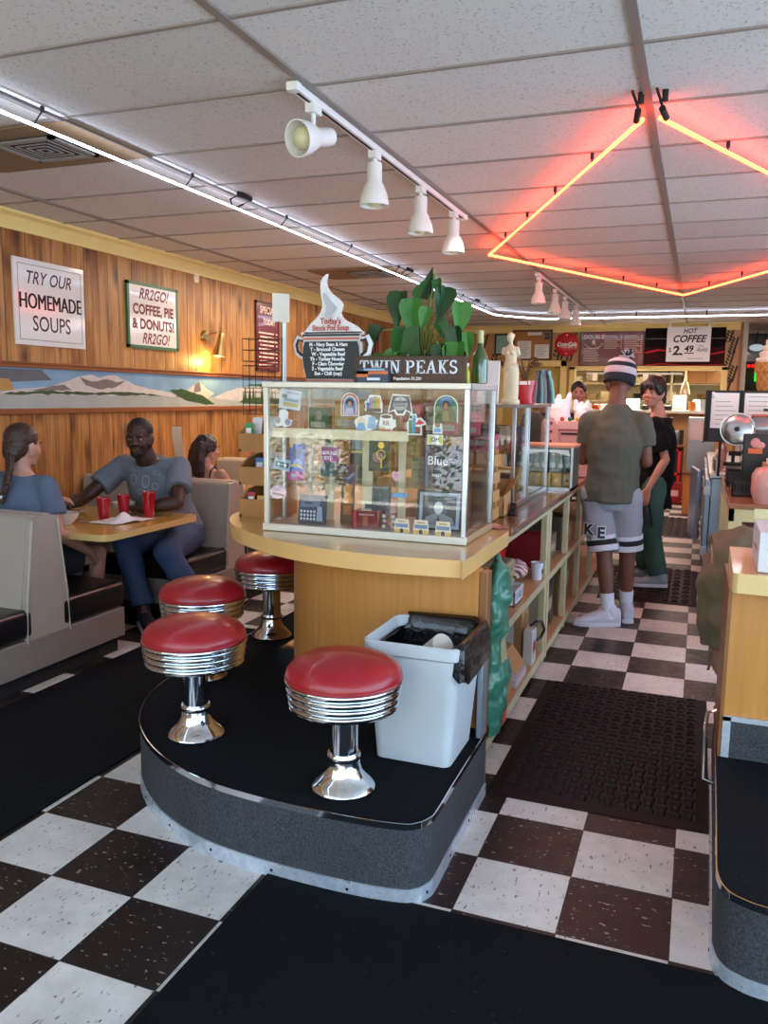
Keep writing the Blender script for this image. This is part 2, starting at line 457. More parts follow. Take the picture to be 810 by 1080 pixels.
# crown mouldings
def crown(name, a, b_, inward):
    a, b_, i = V(a), V(b_), V(inward); bb = B()
    pr = [(0, 2.575), (.018, 2.575), (.02, 2.60), (.05, 2.655), (.085, 2.672), (.085, 2.69), (0, 2.69)]
    P = [a+i*t+Z*z for t, z in pr]; Q = [b_+i*t+Z*z for t, z in pr]; k = len(pr)
    bb.raw(P+Q, [(j, (j+1) % k, k+(j+1) % k, k+j) for j in range(k)]+[tuple(range(k)), tuple(range(2*k-1, k-1, -1))])
    return struct(bb.done(name, trim_yellow))
crown('trim_1', (-4.1, -3.3, 0), (-4.1, 11.8, 0), X)
crown('trim_2', (-4.1, 11.8, 0), (.80, 11.8, 0), NY)
b = B(); b.box(.80, .845, 11.78, 11.94, 0, 2.69); struct(b.done('trim_3', walnut_rail))
b = B(); b.box(-4.1, -4.07, -3.3, 9.0, 1.665, 1.70); b.box(-4.1, -4.06, -3.3, 9.0, 1.69, 1.705); struct(b.done('trim_4', walnut_rail, bevel=.004))
b = B(); b.box(-4.1, -4.07, -3.3, 9.0, 1.345, 1.385); struct(b.done('trim_5', walnut_rail, bevel=.004))
# yellow door
door = B()
for x0, x1, z0, z1 in ((-2.95, -2.85, 0, 2.12), (-1.9, -1.8, 0, 2.12), (-2.95, -1.8, 2.02, 2.12)): door.box(x0, x1, 11.77, 11.84, z0, z1)
d1 = struct(door.done('door_1', trim_yellow, bevel=.006))
b = B(); b.box(-2.86, -1.88, 11.86, 11.9, 0, 2.03); b.done('door_panel', M('door_paint', '#c7a850', .5, var=.08), d1)
b = B(); b.cyl((-1.98, 11.86, .98), (-1.98, 11.80, .98), .012); b.sph((-1.98, 11.79, .98), .03); b.done('door_knob', chrome, d1)
# pass-through window
b = B()
for x0, x1, z0, z1 in ((-1.75, -1.66, 1.29, 2.02), (.57, .66, 1.29, 2.02), (-1.75, .66, 1.965, 2.03)): b.box(x0, x1, 11.76, 11.94, z0, z1)
w1 = struct(b.done('window_1', trim_yellow, bevel=.005))
b = B(); b.box(-1.8, .72, 11.55, 12.0, 1.29, 1.335); b.done('window_sill', M('sill_laminate', '#e5d8c2', .35, var=.05), w1, bevel=.006)
# kitchen shell and the dark room to the right
kit = M('kitchen_tile_wall', '#d9d2bb', .4, var=.06)
b = B(); b.box(-4.1, .95, 15.2, 15.3, 0, 2.69); struct(b.done('wall_kitchen', kit))
b = B(); b.box(.80, .92, 11.92, 15.2, 0, 2.69); struct(b.done('wall_partition', kit))
b = B(); b.box(.95, 3.3, 14.2, 14.3, 0, 2.69); struct(b.done('wall_far_room', M('dark_wall', '#2b2622', .6)))
# storefront behind the camera: knee wall and mullions
b = B(); b.box(-4.1, -1.35, -3.3, -3.2, 0, .46); b.box(1.4, 3.4, -3.3, -3.2, 0, .46); struct(b.done('wall_front', M('front_stucco', '#e6dac0', .7)))
b = B()
for x in (-4.07, -3.42, -2.75, -2.05, -1.38, 1.4, 2.4, 3.35): b.box(x-.03, x+.03, -3.3, -3.2, .0, 2.69)
b.box(-4.1, -1.35, -3.33, -3.12, .46, .5); b.box(-4.1, -1.35, -3.29, -3.21, 1.42, 1.47); b.box(-4.1, 3.4, -3.3, -3.2, 2.3, 2.38)
struct(b.done('window_2', M('cream_frame', '#efe4c4', .4)))
# outside
b = B(); b.box(-40, 40, -60, -9, -.14, -.06); b.box(-40, -4.2, -9, 20, -.14, -.06); struct(b.done('ground', M('pale_concrete', '#cbc4b6', .9, bump=.2)))
b = B(); b.box(-30, 30, -32, -30, -.1, 5); b.box(-4.5, -3.4, -8, -7.6, -.1, 1.1); struct(b.done('wall_street', M('cream_stucco', '#e3cfa4', .8)))

# ------------------------------------------------------------------ floor coverings
black_carpet = carpet_mat('black_carpet', '#030406', '#0d0e13')
b = B(); b.box(-.897, 2.4, -3.0, -.025, .0, .009)
tag(b.done('entrance_rug', black_carpet, bevel=.003), 'wide black carpet mat across the checkered floor in the foreground', 'rug')
b = B(); b.box(-2.74, -1.85, -3.0, 2.35, .0, .009)
tag(b.done('runner_rug', black_carpet, bevel=.003), 'long black carpet runner along the aisle beside the booths', 'rug')
rub = M('brown_rubber', '#1b0e10', .62, var=.2, spec=.18)
def rubber_mat(x0, x1, y0, y1, label, cell=.047):
    t = thing('rubber_mat', label, 'mat', ((x0+x1)/2, (y0+y1)/2, .001), 'anti-fatigue mats in the server aisle')
    e = .05; st = cell/6; nx = int((x1-x0)/st); ny = int((y1-y0)/st); vs = []; fs = []
    for j in range(ny+1):
        for i in range(nx+1):
            x = x0+(x1-x0)*i/nx; y = y0+(y1-y0)*j/ny; d = min(x-x0, x1-x, y-y0, y1-y)
            if d < e: h = .003+.012*d/e
            else:
                cx, cy = (x-x0)/cell, (y-y0)/cell; fx, fy = cx % 1-.5, cy % 1-.5; odd = (int(cx)+int(cy)) % 2
                a, c = (fx, fy) if odd else (fy, fx)
                h = .022 if abs(a) < .40 and abs(c) < .24 else .0125
            vs.append((x, y, h))
    for j in range(ny):
        for i in range(nx): k = j*(nx+1)+i; fs.append((k, k+1, k+nx+2, k+nx+1))
    b = B(); b.raw(vs, fs); b.done('tread', rub, t, smooth=False, recalc=False)
    b = B(); b.box(x0, x1, y0, y1, .001, .003); b.done('base', rub, t, smooth=False)
    return t
rubber_mat(-.385, .415, .745, 2.13, 'near dark brown rubber mat with woven tread, beside the open shelves')
rubber_mat(-.36, .36, 4.15, 5.5, 'dark rubber mat under the feet of the person in black', .075)
rubber_mat(-.36, .37, 7.4, 8.95, 'farthest dark rubber mat, in front of the wood cabinet end', .09)

# ------------------------------------------------------------------ ceiling fittings
white_neon = M('white_neon', '#cfe0ff', .3, emit=22, var=0)
red_neon = M('red_neon', (1.0, .26, .13), .3, emit=26, var=0)
wire = M('grey_wire', '#55504c', .5, .5)
t = thing('white_neon_tube', 'long blue-white neon tube running under the ceiling and along the back wall', 'neon light', (-2.4, 3, 2.61))
path = [(-2.40, -3.0, 2.615), (-2.40, 9.05, 2.615), (-2.30, 9.28, 2.615), (-1.95, 9.75, 2.615), (-1.8, 9.83, 2.615), (3.2, 9.86, 2.615)]
b = B(); b.tube(path, .0078, 8); b.done('glass_tube', white_neon, t)
b = B(); b.tube([(-2.36, -3.0, 2.672), (-2.36, 9.0, 2.672)], .006, 6); b.done('wire', wire, t)
for k in range(11):
    y = -2.6+k*1.1
    b = B(); b.cyl((-2.35, y, 2.683), (-2.35, y, 2.66), .009, seg=10); b.cyl((-2.35, y, 2.665), (-2.4, y, 2.615), .0035, seg=6); b.done('standoff', blackm, t)
for y in (2.32, 5.35, 7.9):
    b = B(); b.cyl((-2.33, y-.07, 2.675), (-2.33, y+.07, 2.675), .015, seg=10); b.tube([(-2.33, y-.07, 2.67), (-2.37, y-.1, 2.64), (-2.4, y-.03, 2.62)], .006, 6); b.tube([(-2.33, y+.07, 2.67), (-2.38, y+.05, 2.64), (-2.4, y+.02, 2.62)], .006, 6)
    b.done('electrode', blackm, t)
for x in (-1.5, -.6, .3, 1.2, 2.1):
    b = B(); b.cyl((x, 9.84, 2.69), (x, 9.84, 2.61), .009, seg=8); b.done('standoff', blackm, t)
t = thing('red_neon_diamond', 'large glowing red neon diamond hung under the ceiling', 'neon light', (.04, 4.4, 2.6))
zn = 2.62
b = B(); b.tube([(.005, 1.44, zn), (-1.32, 4.36, zn), (-1.342, 4.41, zn), (-1.32, 4.45, zn), (.03, 7.42, zn), (.053, 7.443, zn)], .0095, 8)
b.done('glass_tube', red_neon, t)
b = B(); b.tube([(.07, 1.44, zn), (1.41, 4.38, zn), (1.43, 4.43, zn), (1.41, 4.48, zn), (.08, 7.42, zn), (.053, 7.443, zn)], .0095, 8); b.done('glass_tube', red_neon, t)
for f in (.22, .42, .62, .82):
    for s in (-1, 1):
        for (p0, p1) in (((.03, 1.42), (.045+s*1.385, 4.41)), ((.045+s*1.385, 4.41), (.053, 7.443))):
            x = p0[0]+(p1[0]-p0[0])*f; y = p0[1]+(p1[1]-p0[1])*f
            b = B(); b.cyl((x, y, 2.684), (x, y, 2.655), .009, seg=8); b.cyl((x, y, 2.66), (x, y, 2.625), .004, seg=6); b.done('standoff', blackm, t)
for s, c in ((-1, 'cap'), (1, 'cap')):
    x = .037+s*.045
    b = B(); b.cyl((x, 1.36, 2.63), (x+.012*s, 1.45, 2.62), .013, seg=12); b.cyl((x-.02, 1.3, 2.685), (x, 1.37, 2.64), .006, seg=6); b.cyl((x+.01, 1.34, 2.69), (x+.01, 1.34, 2.65), .012, seg=10)
    b.done('electrode_cap', blackm, t)

def air_vent(x0, x1, y0, y1, label):
    t = thing('ceiling_vent', label, 'vent', ((x0+x1)/2, (y0+y1)/2, 2.67))
    px0, px1, py0, py1 = x0-.36, x1+.22, y0-.13, y1+.13
    b = B(); b.box(px0, px1, py0, py1, 2.677, 2.689); b.done('panel', M('vent_panel', '#84694a', .7, var=.1), t)
    b = B()
    for a in (0, 1):
        b.box(x0, x1, (y0, y1-.03)[a], (y0+.03, y1)[a], 2.664, 2.678); b.box((x0, x1-.03)[a], (x0+.03, x1)[a], y0, y1, 2.664, 2.678)
    b.done('frame', M('vent_grey', '#8f8a84', .5), t)
    b = B(); b.box(x0, x1, y0, y1, 2.6715, 2.6765); b.done('duct', blackm, t)
    b = B(); cx, cy = (x0+x1)/2, (y0+y1)/2
    for k in range(5):
        r = (x1-x0)/2*(.86-.18*k); w = .012; z = 2.667-.001*k
        for sg in (-1, 1): b.box(cx-r, cx+r, cy+sg*r-w/2, cy+sg*r+w/2, z, z+.003); b.box(cx+sg*r-w/2, cx+sg*r+w/2, cy-r, cy+r, z, z+.003)
    b.done('louvres', M('vent_grey', '#8f8a84'), t)
air_vent(-2.95, -2.58, 1.0, 1.33, 'square louvred air vent in a tan ceiling panel beside the neon tube, near end')
air_vent(-2.95, -2.6, 5.3, 5.65, 'small ceiling air vent farther away above the soup pot sign')

shade_m = M('white_shade', '#e9e6e0', .35, var=.02)
def track(y0, y1, ys, label, x=-1.225):
    t = thing('track_light', label, 'track light', (x, (y0+y1)/2, 2.69), 'track lights')
    b = B(); b.box(x-.02, x+.02, y0, y1, 2.652, 2.679); b.box(x-.024, x+.024, y0-.012, y0+.03, 2.648, 2.68); b.box(x-.024, x+.024, y1-.03, y1+.012, 2.648, 2.68)
    b.done('rail', white_paint, t, bevel=.003)
    b = B(); b.box(x-.006, x+.006, y0+.04, y1-.04, 2.6505, 2.653); b.done('slot', blackm, t)
    for k, y in enumerate(ys):
        b = B(); b.box(x-.02, x+.02, y-.035, y+.035, 2.618, 2.652)
        if k == 0 and y < 2:
            b.cyl((x, y, 2.618), (x, y, 2.565), .009, seg=10)
            d = V((-.32, -.9, -.25)).normalized(); o = V((x, y+.02, 2.535))
        else:
            b.cyl((x, y, 2.618), (x, y, 2.60), .012, seg=10)
            d = V((0, 0, -1)); o = V((x, y, 2.60))
        prof = [(.0, 0), (.034, .0), (.036, .01), (.036, .085), (.045, .10), (.062, .14), (.070, .18), (.071, .195), (.066, .195), (.064, .175), (.052, .13), (.03, .10), (0, .1)]
        if k == 0 and y < 2: o = o-d*.09
        h = b.lathe(prof, o, 28, axis=d)
        hd = h.done('lamp_head', shade_m, t)
        b = B(); b.sph(o+d*.155, (.045, .045, .045), seg=16); b.done('bulb', M('frosted_bulb', '#d8d2a8', .3), hd)
    return t
track(.78, 3.22, (.96, 1.63, 2.33, 2.99), 'white ceiling track with four bell-shaped lamp heads, near the camera')
track(5.85, 8.6, (5.95, 6.9, 7.6, 8.5), 'white ceiling track with four pinkish lamp heads, farther off beyond the neon diamond corner')

# planting and ground outside the storefront, mirrored in the display case
for k, (x, y, r, h) in enumerate(((-5.6, -6.6, .55, 1.3), (-4.7, -6.9, .5, 1.1), (-3.75, -5.6, .45, .95), (-3.1, -6.4, .5, 1.2))):
    t = thing('shrub', ('tallest green shrub outside the storefront, far left', 'green shrub outside, second from the left of the storefront', 'lowest green shrub outside, near the storefront', 'green shrub outside, nearest the storefront opening')[k], 'shrub', (x, y, -.05))
    b = B()
    for m_ in range(420):
        a = random.random()*2*PI; zz = random.random(); q = r*(.55+.45*math.sin(PI*min(1, zz*.9+.1)))*random.random()**.4; c = V((x+q*math.cos(a), y+q*math.sin(a), .1+h*zz)); d = V((random.uniform(-1, 1), random.uniform(-1, 1), random.uniform(-.4, 1))).normalized(); s_ = d.orthogonal().normalized()
        b.poly([c, c+d*.05+s_*.03, c+d*.11, c+d*.05-s_*.03])
    b.done('foliage', M('shrub_leaf', '#6f9a3c', .5, var=.35, vscale=4), t, recalc=False)
    b = B(); b.cyl((x, y, -.06), (x, y, h*.6), .03); b.done('stem', M('shrub_stem', '#5a4632', .8), t)
# ------------------------------------------------------------------ left wall
sky_p = M('mural_sky', '#7ba3bf', .35, var=.35, vscale=5); lake_p = M('mural_lake', '#a5aea8', .35, var=.18, vscale=5); snow_p = M('mural_snow', '#c9c4be', .4, var=.2, vscale=14)
rock_p = M('mural_rock', '#76706c', .4, var=.3, vscale=14); green_p = M('mural_green', '#31502a', .4, var=.4, vscale=18); dusk_p = M('mural_cloud', '#5c666a', .4, var=.3, vscale=6); sun_p = M('mural_sunset', '#b58a4a', .4, var=.2)
t = thing('mural', 'long painted panel of snowy mountains above a lake, set in the plank wall', 'painting', (-4.1, 3.0, 1.385))
b = B(); o = V((-4.094, 0, 1.385))
b.slab((-4.1, -3.2, 1.385), Y, Z, 12.1, .285, .006, 0)
def mu(pts, mi, l):
    q = []
    for i in range(len(pts)):
        a, c = pts[i], pts[(i+1) % len(pts)]; n = max(1, int(math.hypot(c[0]-a[0], c[1]-a[1])/.05)); n = min(n, 40)
        for k in range(n):
            t_ = k/n; j = .006 if mi in (2, 3, 4) and k else 0
            q.append((a[0]+(c[0]-a[0])*t_+random.uniform(-j, j), a[1]+(c[1]-a[1])*t_+random.uniform(-j, j)))
    b.shape(q, o, Y, Z, mi, l)
mu([(-3.2, 0), (9, 0), (9, .07), (6.0, .09), (4.3, .085), (3, .10), (2, .11), (-3.2, .10)], 1, .0006)
mu([(-3.2, .2), (2.0, .17), (2.6, .2), (2.5, .27), (-3.2, .28)], 5, .0006); mu([(1.2, .12), (2.25, .12), (2.2, .2), (1.6, .24)], 6, .0008)
mu([(2.0, .10), (2.3, .135), (2.55, .15), (2.72, .19), (2.88, .235), (3.02, .25), (3.12, .23), (3.3, .255), (3.42, .215), (3.6, .17), (3.75, .15), (3.95, .13), (4.25, .085), (3.2, .095)], 2, .001)
mu([(2.88, .235), (2.95, .17), (3.1, .14), (3.3, .16), (3.42, .215), (3.3, .2), (3.2, .22), (3.02, .2)], 3, .0012); mu([(2.35, .12), (2.72, .17), (2.8, .13)], 3, .0012)
mu([(2.0, .10), (2.5, .125), (3.0, .115), (3.5, .12), (3.95, .095), (3.0, .098)], 4, .0014)
mu([(4.1, .08), (4.3, .15), (4.42, .20), (4.5, .225), (4.6, .17), (4.75, .12), (4.6, .07)], 2, .001); mu([(4.42, .2), (4.5, .225), (4.52, .14), (4.4, .13)], 3, .0012)
mu([(4.02, .14), (4.2, .16), (4.55, .10), (4.75, .02), (4.6, .012), (4.25, .06)], 4, .0014)
mu([(4.75, .08), (5.0, .15), (5.3, .19), (5.9, .2), (6.6, .16), (6.6, .06), (5.1, .05)], 2, .001)
mu([(5.2, .03), (5.3, .07), (5.6, .085), (6.2, .075), (6.5, .03), (5.9, .012)], 4, .0014)
for y in (5.33, 5.42, 5.5, 5.68, 5.8, 5.9): mu([(y-.035, .07), (y, .21), (y+.035, .07)], 4, .0016)
mu([(5.25, .205), (5.6, .225), (5.95, .22), (6.3, .16), (6.25, .14), (5.9, .195), (5.6, .2)], 4, .0016)
b.done('painted_panel', [sky_p, lake_p, snow_p, rock_p, green_p, dusk_p, sun_p], t, smooth=False)

plastic = M('glossy_sign_white', '#efece6', .12, var=.02, coat=1)
def sign(label, name, y0, y1, z0, z1, face, border=None, frame_m=None, lines=(), inks=None, tilt=0.0, cat='sign'):
    """lines: (text, size, dy, dz, ink index, shear, bold, sx)"""
    t = thing(name, label, cat, (-4.1, (y0+y1)/2, z0))
    b = B(); b.slab((-4.1, y0, z0), Y, Z, y1-y0, z1-z0, .018); b.done('board', face, t, bevel=.002)
    if frame_m:
        b = B(); w = .022
        for a, c, e, f in ((y0-.004, y1+.004, z0-.004, z0+w), (y0-.004, y1+.004, z1-w, z1+.004), (y0-.004, y0+w, z0, z1), (y1-w, y1+.004, z0, z1)): b.box(-4.1, -4.078, a, c, e, f)
        b.done('border', frame_m, t)
    o = V((-4.082, (y0+y1)/2, (z0+z1)/2))
    if border:
        b = B(); e = .035; w, h = (y1-y0)/2-e, (z1-z0)/2-e; q = .005
        for a in ((-w, w, h-q, h), (-w, w, -h, -h+q), (-w, -w+q, -h, h), (w-q, w, -h, h)): b.rect(o, Y, Z, *a)
        b.done('border_line', border, t, recalc=False, smooth=False)
    if lines:
        for tx, size, dy, dz, k, sh, bo, sx in lines:
            b = B(); b.text(tx, size, o+Y*dy+Z*dz, Y, Z, k, sh, bo, sx=sx, lift=.0012); [b.text(tx, size, o+Y*(dy+e_)+Z*dz, Y, Z, k, sh, bo, sx=sx, lift=.0012+abs(e_)*.1) for e_ in ((-.004, .004) if bo == 0 and size > .14 else ())]; b.done('lettering', inks, t, recalc=False, smooth=False)
    return t
brownink = M('brown_ink', '#4a2a26', .6, var=0)
sign('large white sign reading TRY OUR HOMEMADE SOUPS on the plank wall', 'wall_sign', 2.268, 2.955, 1.822, 2.405, plastic, M('grey_ink', '#8d8780', .6, var=0), None,
     (('TRY OUR', .125, -.02, .165, 0, .3, .001, .85), ('HOMEMADE', .15, 0, .005, 0, 0, 0.0, .74), ('SOUPS', .15, 0, -.145, 0, 0, .001, .85)), [brownink])
sign('white sign with green border offering coffee, pie and donuts on the plank wall', 'wall_sign', 3.46, 4.15, 1.873, 2.40, plastic, None, M('green_border', '#2c6b4a', .4),
     (('RR2GO!', .125, 0, .175, 0, .35, .002, .9), ('COFFEE, PIE', .115, 0, .048, 0, 0, .004, .93), ('& DONUTS!', .115, 0, -.07, 0, 0, .004, .95), ('RR2GO!', .125, .02, -.185, 0, .35, .002, .85)), [redink])
maroon = M('maroon_board', '#6d1c26', .25, var=.05, coat=.5)
lines = [('SPECIAL', .1, 0, .27, 0, 0, .002, .95), ('TODAY', .085, .03, .15, 0, 0, .002, .9)]
tm = sign('maroon SPECIAL TODAY menu board on the plank wall behind the wire rack', 'menu_board', 5.55, 6.05, 1.755, 2.47, maroon, None, M('maroon_frame', '#4a1119', .4), lines, [M('cream_ink', '#e6d3c2', .6, var=0)], cat='menu board')
b = B()
for k in range(9): b.rect((-4.082, 5.8, 2.1), Y, Z, -.2+.03*(k % 2), .13+.03*(k % 3), .04-.042*k, .055-.042*k, lift=.0015)
for k in range(9): b.rect((-4.082, 5.8, 2.1), Y, Z, .18, .21, .04-.042*k, .055-.042*k, lift=.0015)
b.done('menu_lines', MATS['cream_ink'], tm, recalc=False, smooth=False)
t = sign('small dark framed poster with an orange figure, high on the far plank wall', 'framed_poster', 8.78, 9.12, 1.95, 2.46, M('dark_poster', '#1d1a1d', .4), None, M('silver_frame', '#b9b5ad', .4, .3), cat='poster')
b = B(); o = V((-4.081, 8.95, 2.2)); b.shape([(-.05, -.17), (.06, -.17), (.09, 0), (.05, .14), (0, .19), (-.06, .12), (-.09, 0)], o, Y, Z, 0); b.shape([(-.03, -.12), (.03, -.12), (.04, .05), (0, .1), (-.04, .05)], o, Y, Z, 1, .0012)
b.done('orange_figure', [M('poster_orange', '#c9552b', .5), ink], t, recalc=False)
t = sign('white paper notice on the far plank wall beside the plant leaves', 'paper_notice', 9.95, 10.42, 2.12, 2.49, paper, cat='notice')
b = B(); o = V((-4.081, 10.18, 2.3))
for k in range(4): b.rect(o, Y, Z, -.12, .12-.03*k, .08-.06*k, .09-.06*k)
b.tube([o+X*.002+Y*-.05+Z*-.1, o+X*.002+Z*.02, o+X*.002+Y*.06+Z*-.08], .006, 5); b.done('writing', ink, t, recalc=False)
b = B(); b.box(-4.1, -4.085, 4.435, 4.505, 2.505, 2.625); b.box(-4.086, -4.078, 4.46, 4.48, 2.545, 2.585)
tag(b.done('wall_plate', M('ivory_plastic', '#ded3ba', .4), bevel=.003), 'small ivory wall plate high on the planks under the crown moulding', 'wall plate')
# sconce
t = thing('wall_sconce', 'lit brass cone wall lamp above the mural', 'wall lamp', (-4.1, 4.62, 1.8))
brass = M('aged_brass', '#b9a06a', .3, 1, var=.1)
b = B(); b.lathe([(0, .03), (.05, .028), (.062, .012), (.065, 0)], (-4.1, 4.6, 2.03), 24, axis=(1, 0, 0)); b.done('back_plate', brass, t)
b = B(); b.tube([(-4.08, 4.6, 2.03), (-4.04, 4.61, 2.06), (-3.99, 4.64, 2.07), (-3.96, 4.66, 2.045)], .010, 10); b.done('arm', brass, t)
b = B(); d = V((-.12, -.12, -1)).normalized()
b.lathe([(0, -.02), (.02, -.02), (.028, 0), (.034, .06), (.05, .13), (.068, .20), (.064, .20), (.045, .13), (.028, .06), (0, .05)], (-3.955, 4.665, 2.05), 28, axis=d); sh = b.done('lamp_shade', brass, t)
b = B(); b.sph(V((-3.955, 4.665, 2.05))+d*.165, (.034, .034, .04)); b.done('bulb', M('warm_bulb', (1, .72, .30), .4, emit=30, var=0), sh)
d = bpy.data.lights.new('sconce_glow', 'POINT'); d.energy = 9; d.color = (1, .62, .2); d.shadow_soft_size = .03
o = bpy.data.objects.new('sconce_glow', d); COL.objects.link(o); o.location = (-3.985, 4.64, 1.80)

# ------------------------------------------------------------------ back wall
WY = 11.795
def wsign(name, label, x0, x1, z0, z1, face, cat, d=.025, y=WY):
    t = thing(name, label, cat, ((x0+x1)/2, y, z0)); b = B(); b.box(x0, x1, y-d, y, z0, z1); b.done('board', face, t, bevel=.003)
    return t
# maroon menu
t = wsign('menu_board', 'maroon wall menu with cream writing and round logo, left of the black menu panel', -1.60, -.60, 2.04, 2.565, maroon, 'menu board')
o = V((-1.1, WY-.026, 2.3)); ci = M('cream_ink', '#e6d3c2')
b = B()
b.text('DOUBLE', .085, o+X*-.28+Z*.19, X, Z, bold=.002); b.text('R', .1, o+X*-.28+Z*.10, X, Z, bold=.003)
for a0, a1 in ((200, 340),):
    pts = [o+X*-.28+Z*.13+V((math.cos(math.radians(a))*.15, -.002, math.sin(math.radians(a))*.12)) for a in range(a0, a1+1, 10)]
    b.tube(pts, .006, 5)
for c0 in (-.44, -.12, .19):
    for k in range(7 if c0 < 0 else 9):
        zz = (.0 if c0 == -.44 else .2)-.032*k
        b.rect(o, X, Z, c0, c0+.2+.05*((k*7+int(c0*50)) % 3)/2, zz, zz+.009)
        if c0 > -.44: b.rect(o, X, Z, c0+.255, c0+.28, zz, zz+.011)
b.done('writing', ci, t, recalc=False, smooth=False)
b = B()
for a in ((-1.60, -1.585, 2.04, 2.565), (-.615, -.595, 2.03, 2.575), (-1.60, -.60, 2.03, 2.045), (-1.60, -.60, 2.56, 2.575)): b.box(a[0], a[1], WY-.035, WY, a[2], a[3])
b.done('frame', M('maroon_wood', '#5b2a1e', .4), t)
# black/red panel
t = wsign('menu_lightbox', 'glossy black and dark red menu panel behind the hot coffee sign', -.59, .60, 2.02, 2.695, M('gloss_black', '#0d0607', .7, var=.05, spec=.15), 'menu panel')
b = B(); o = V((0, WY-.026, 2.02))
b.rect(o, X, Z, -.575, .585, .01, .30); b.rect(o, X, Z, -.575, .585, .425, .44, 1)
b.shape([(-.575, .23), (-.38, .27), (-.2, .25), (.1, .27), (.4, .2), (.585, .24), (.585, .215), (.4, .18), (.1, .25), (-.2, .23), (-.38, .245), (-.575, .2)], o, X, Z, 2, .0012)  # red reflection streak painted on the panel face, as is the next shape
b.shape([(-.575, .03), (-.3, .05), (.1, .02), (.585, .04), (.585, .03), (.1, .01), (-.3, .035), (-.575, .015)], o, X, Z, 2, .0012)
b.done('print_and_reflection', [M('deep_red_print', '#3a0a10', .7, spec=.15), M('grey_print', '#5d6063', .6), M('red_reflection', '#c2202c', .6, spec=.2)], t, recalc=False)
# hot coffee sign
t = thing('hanging_sign', 'white hanging sign reading HOT COFFEE $2.49', 'sign', (.06, 11.66, 2.09))
b = B(); b.box(-.255, .384, 11.65, 11.665, 2.092, 2.625); b.done('board', M('sign_white', '#e9e9ea', .3, var=.02), t, bevel=.002)
b = B(); b.box(-.235, -.20, 11.648, 11.668, 2.6, 2.69); b.box(.335, .37, 11.648, 11.668, 2.6, 2.69); b.done('strap', white_paint, t)
b = B(); o = V((.065, 11.649, 2.36))
b.text('HOT', .10, o+X*.01+Z*.195, X, Z, 0, .3, .002, sx=.9); b.text('COFFEE', .15, o+Z*.075, X, Z, 0, .3, .004, sx=.92); b.text('$', .1, o+X*-.265+Z*-.09, X, Z, 0, 0, 0, sx=.8)
b.text('2.', .19, o+X*-.16+Z*-.105, X, Z, 0, .15, .007); b.text('49', .13, o+X*.01+Z*-.075, X, Z, 0, .1, .004); b.rect(o, X, Z, -.055, .085, -.145, -.13); b.rect(o, X, Z, -.105, -.078, -.168, -.142)
b.text('Free', .04, o+X*.18+Z*-.03, X, Z, 0, .5); b.text('Refills', .085, o+X*.2+Z*-.09, X, Z, 0, .5, 0, sx=.8); b.rect(o, X, Z, .0, .22, -.225, -.219)
b.done('lettering', ink, t, recalc=False, smooth=False)
# red disc
t = thing('round_sign', 'round red metal sign with white script lettering, beside the cork board', 'sign', (-1.815, WY, 2.19))
b = B(); b.lathe([(.19, 0), (.195, .01), (.18, .022), (.10, .035), (0, .04)], (-1.815, WY, 2.378), 40, axis=NY); b.done('disc', M('enamel_red', '#c0182a', .2, coat=.6, var=.05), t)
b = B(); o = V((-1.815, WY-.042, 2.378)); b.text('Coca-Cola', .085, o, X, Z, shear=.35, bold=.003, sx=.85)
b.tube([o+X*-.15+Z*-.03+NY*.001, o+X*-.05+Z*-.05+NY*.001, o+X*.08+Z*-.04+NY*.001, o+X*.15+Z*.0+NY*.001], .005, 5); b.done('script', paper, t, recalc=False)
b = B()
for z in (2.378+.15, 2.378-.15): b.sph((-1.815, WY-.03, z), .014, seg=8)
b.done('screw', white_paint, t)
# cork board
t = wsign('cork_board', 'cork notice board with two white papers and dark wood frame', -2.70, -2.06, 2.13, 2.61, M('cork', '#ad7a45', .9, bump=.4, bscale=120), 'notice board', .015)
b = B()
for a in ((-2.71, -2.675, 2.12, 2.62), (-2.085, -2.05, 2.12, 2.62), (-2.71, -2.05, 2.12, 2.15), (-2.71, -2.05, 2.59, 2.62)): b.box(a[0], a[1], WY-.04, WY, a[2], a[3])
b.done('frame', darkwood, t)
def pinned(name, label, x0, x1, z0, z1, m, rows, cat='notice', im=None):
    t = thing(name, label, cat, ((x0+x1)/2, WY-.02, z0)); b = B(); b.slab((x0, WY-.018, z0), X, Z, x1-x0, z1-z0, .003); b.done('sheet', m, t)
    b = B(); o = V((x0, WY-.0215, z0)); w = x1-x0; h = z1-z0
    for k in range(rows): b.rect(o, X, Z, w*.12, w*(.88-.1*(k % 3)), h*(.9-.8*k/rows)-.006, h*(.9-.8*k/rows))
    b.done('writing', im or M('grey_ink', '#8d8780'), t, recalc=False)
pinned('paper_notice', 'white typed sheet pinned on the left half of the cork board', -2.63, -2.40, 2.14, 2.44, paper, 9)
pinned('paper_notice', 'white typed sheet pinned on the right half of the cork board', -2.34, -2.1, 2.15, 2.38, paper, 7)
pinned('paper_notice', 'narrow white strip pinned at the top of the cork board', -2.46, -2.23, 2.53, 2.585, paper, 1)
pinned('photo_print', 'small dark photo pinned in the upper right corner of the cork board', -2.18, -2.1, 2.46, 2.585, M('photo_dark', '#27313f', .3), 2, 'photo', M('photo_light', '#b9a08a', .4))
t = wsign('picture_frame', 'small black framed teal picture left of the cork board', -3.01, -2.745, 2.22, 2.55, M('teal_print', '#8fb7ae', .4, var=.25, vscale=12), 'picture', .012)
b = B()
for a in ((-3.02, -2.995, 2.21, 2.56), (-2.76, -2.735, 2.21, 2.56), (-3.02, -2.735, 2.21, 2.235), (-3.02, -2.735, 2.535, 2.56)): b.box(a[0], a[1], WY-.03, WY, a[2], a[3])
b.done('frame', black, t)
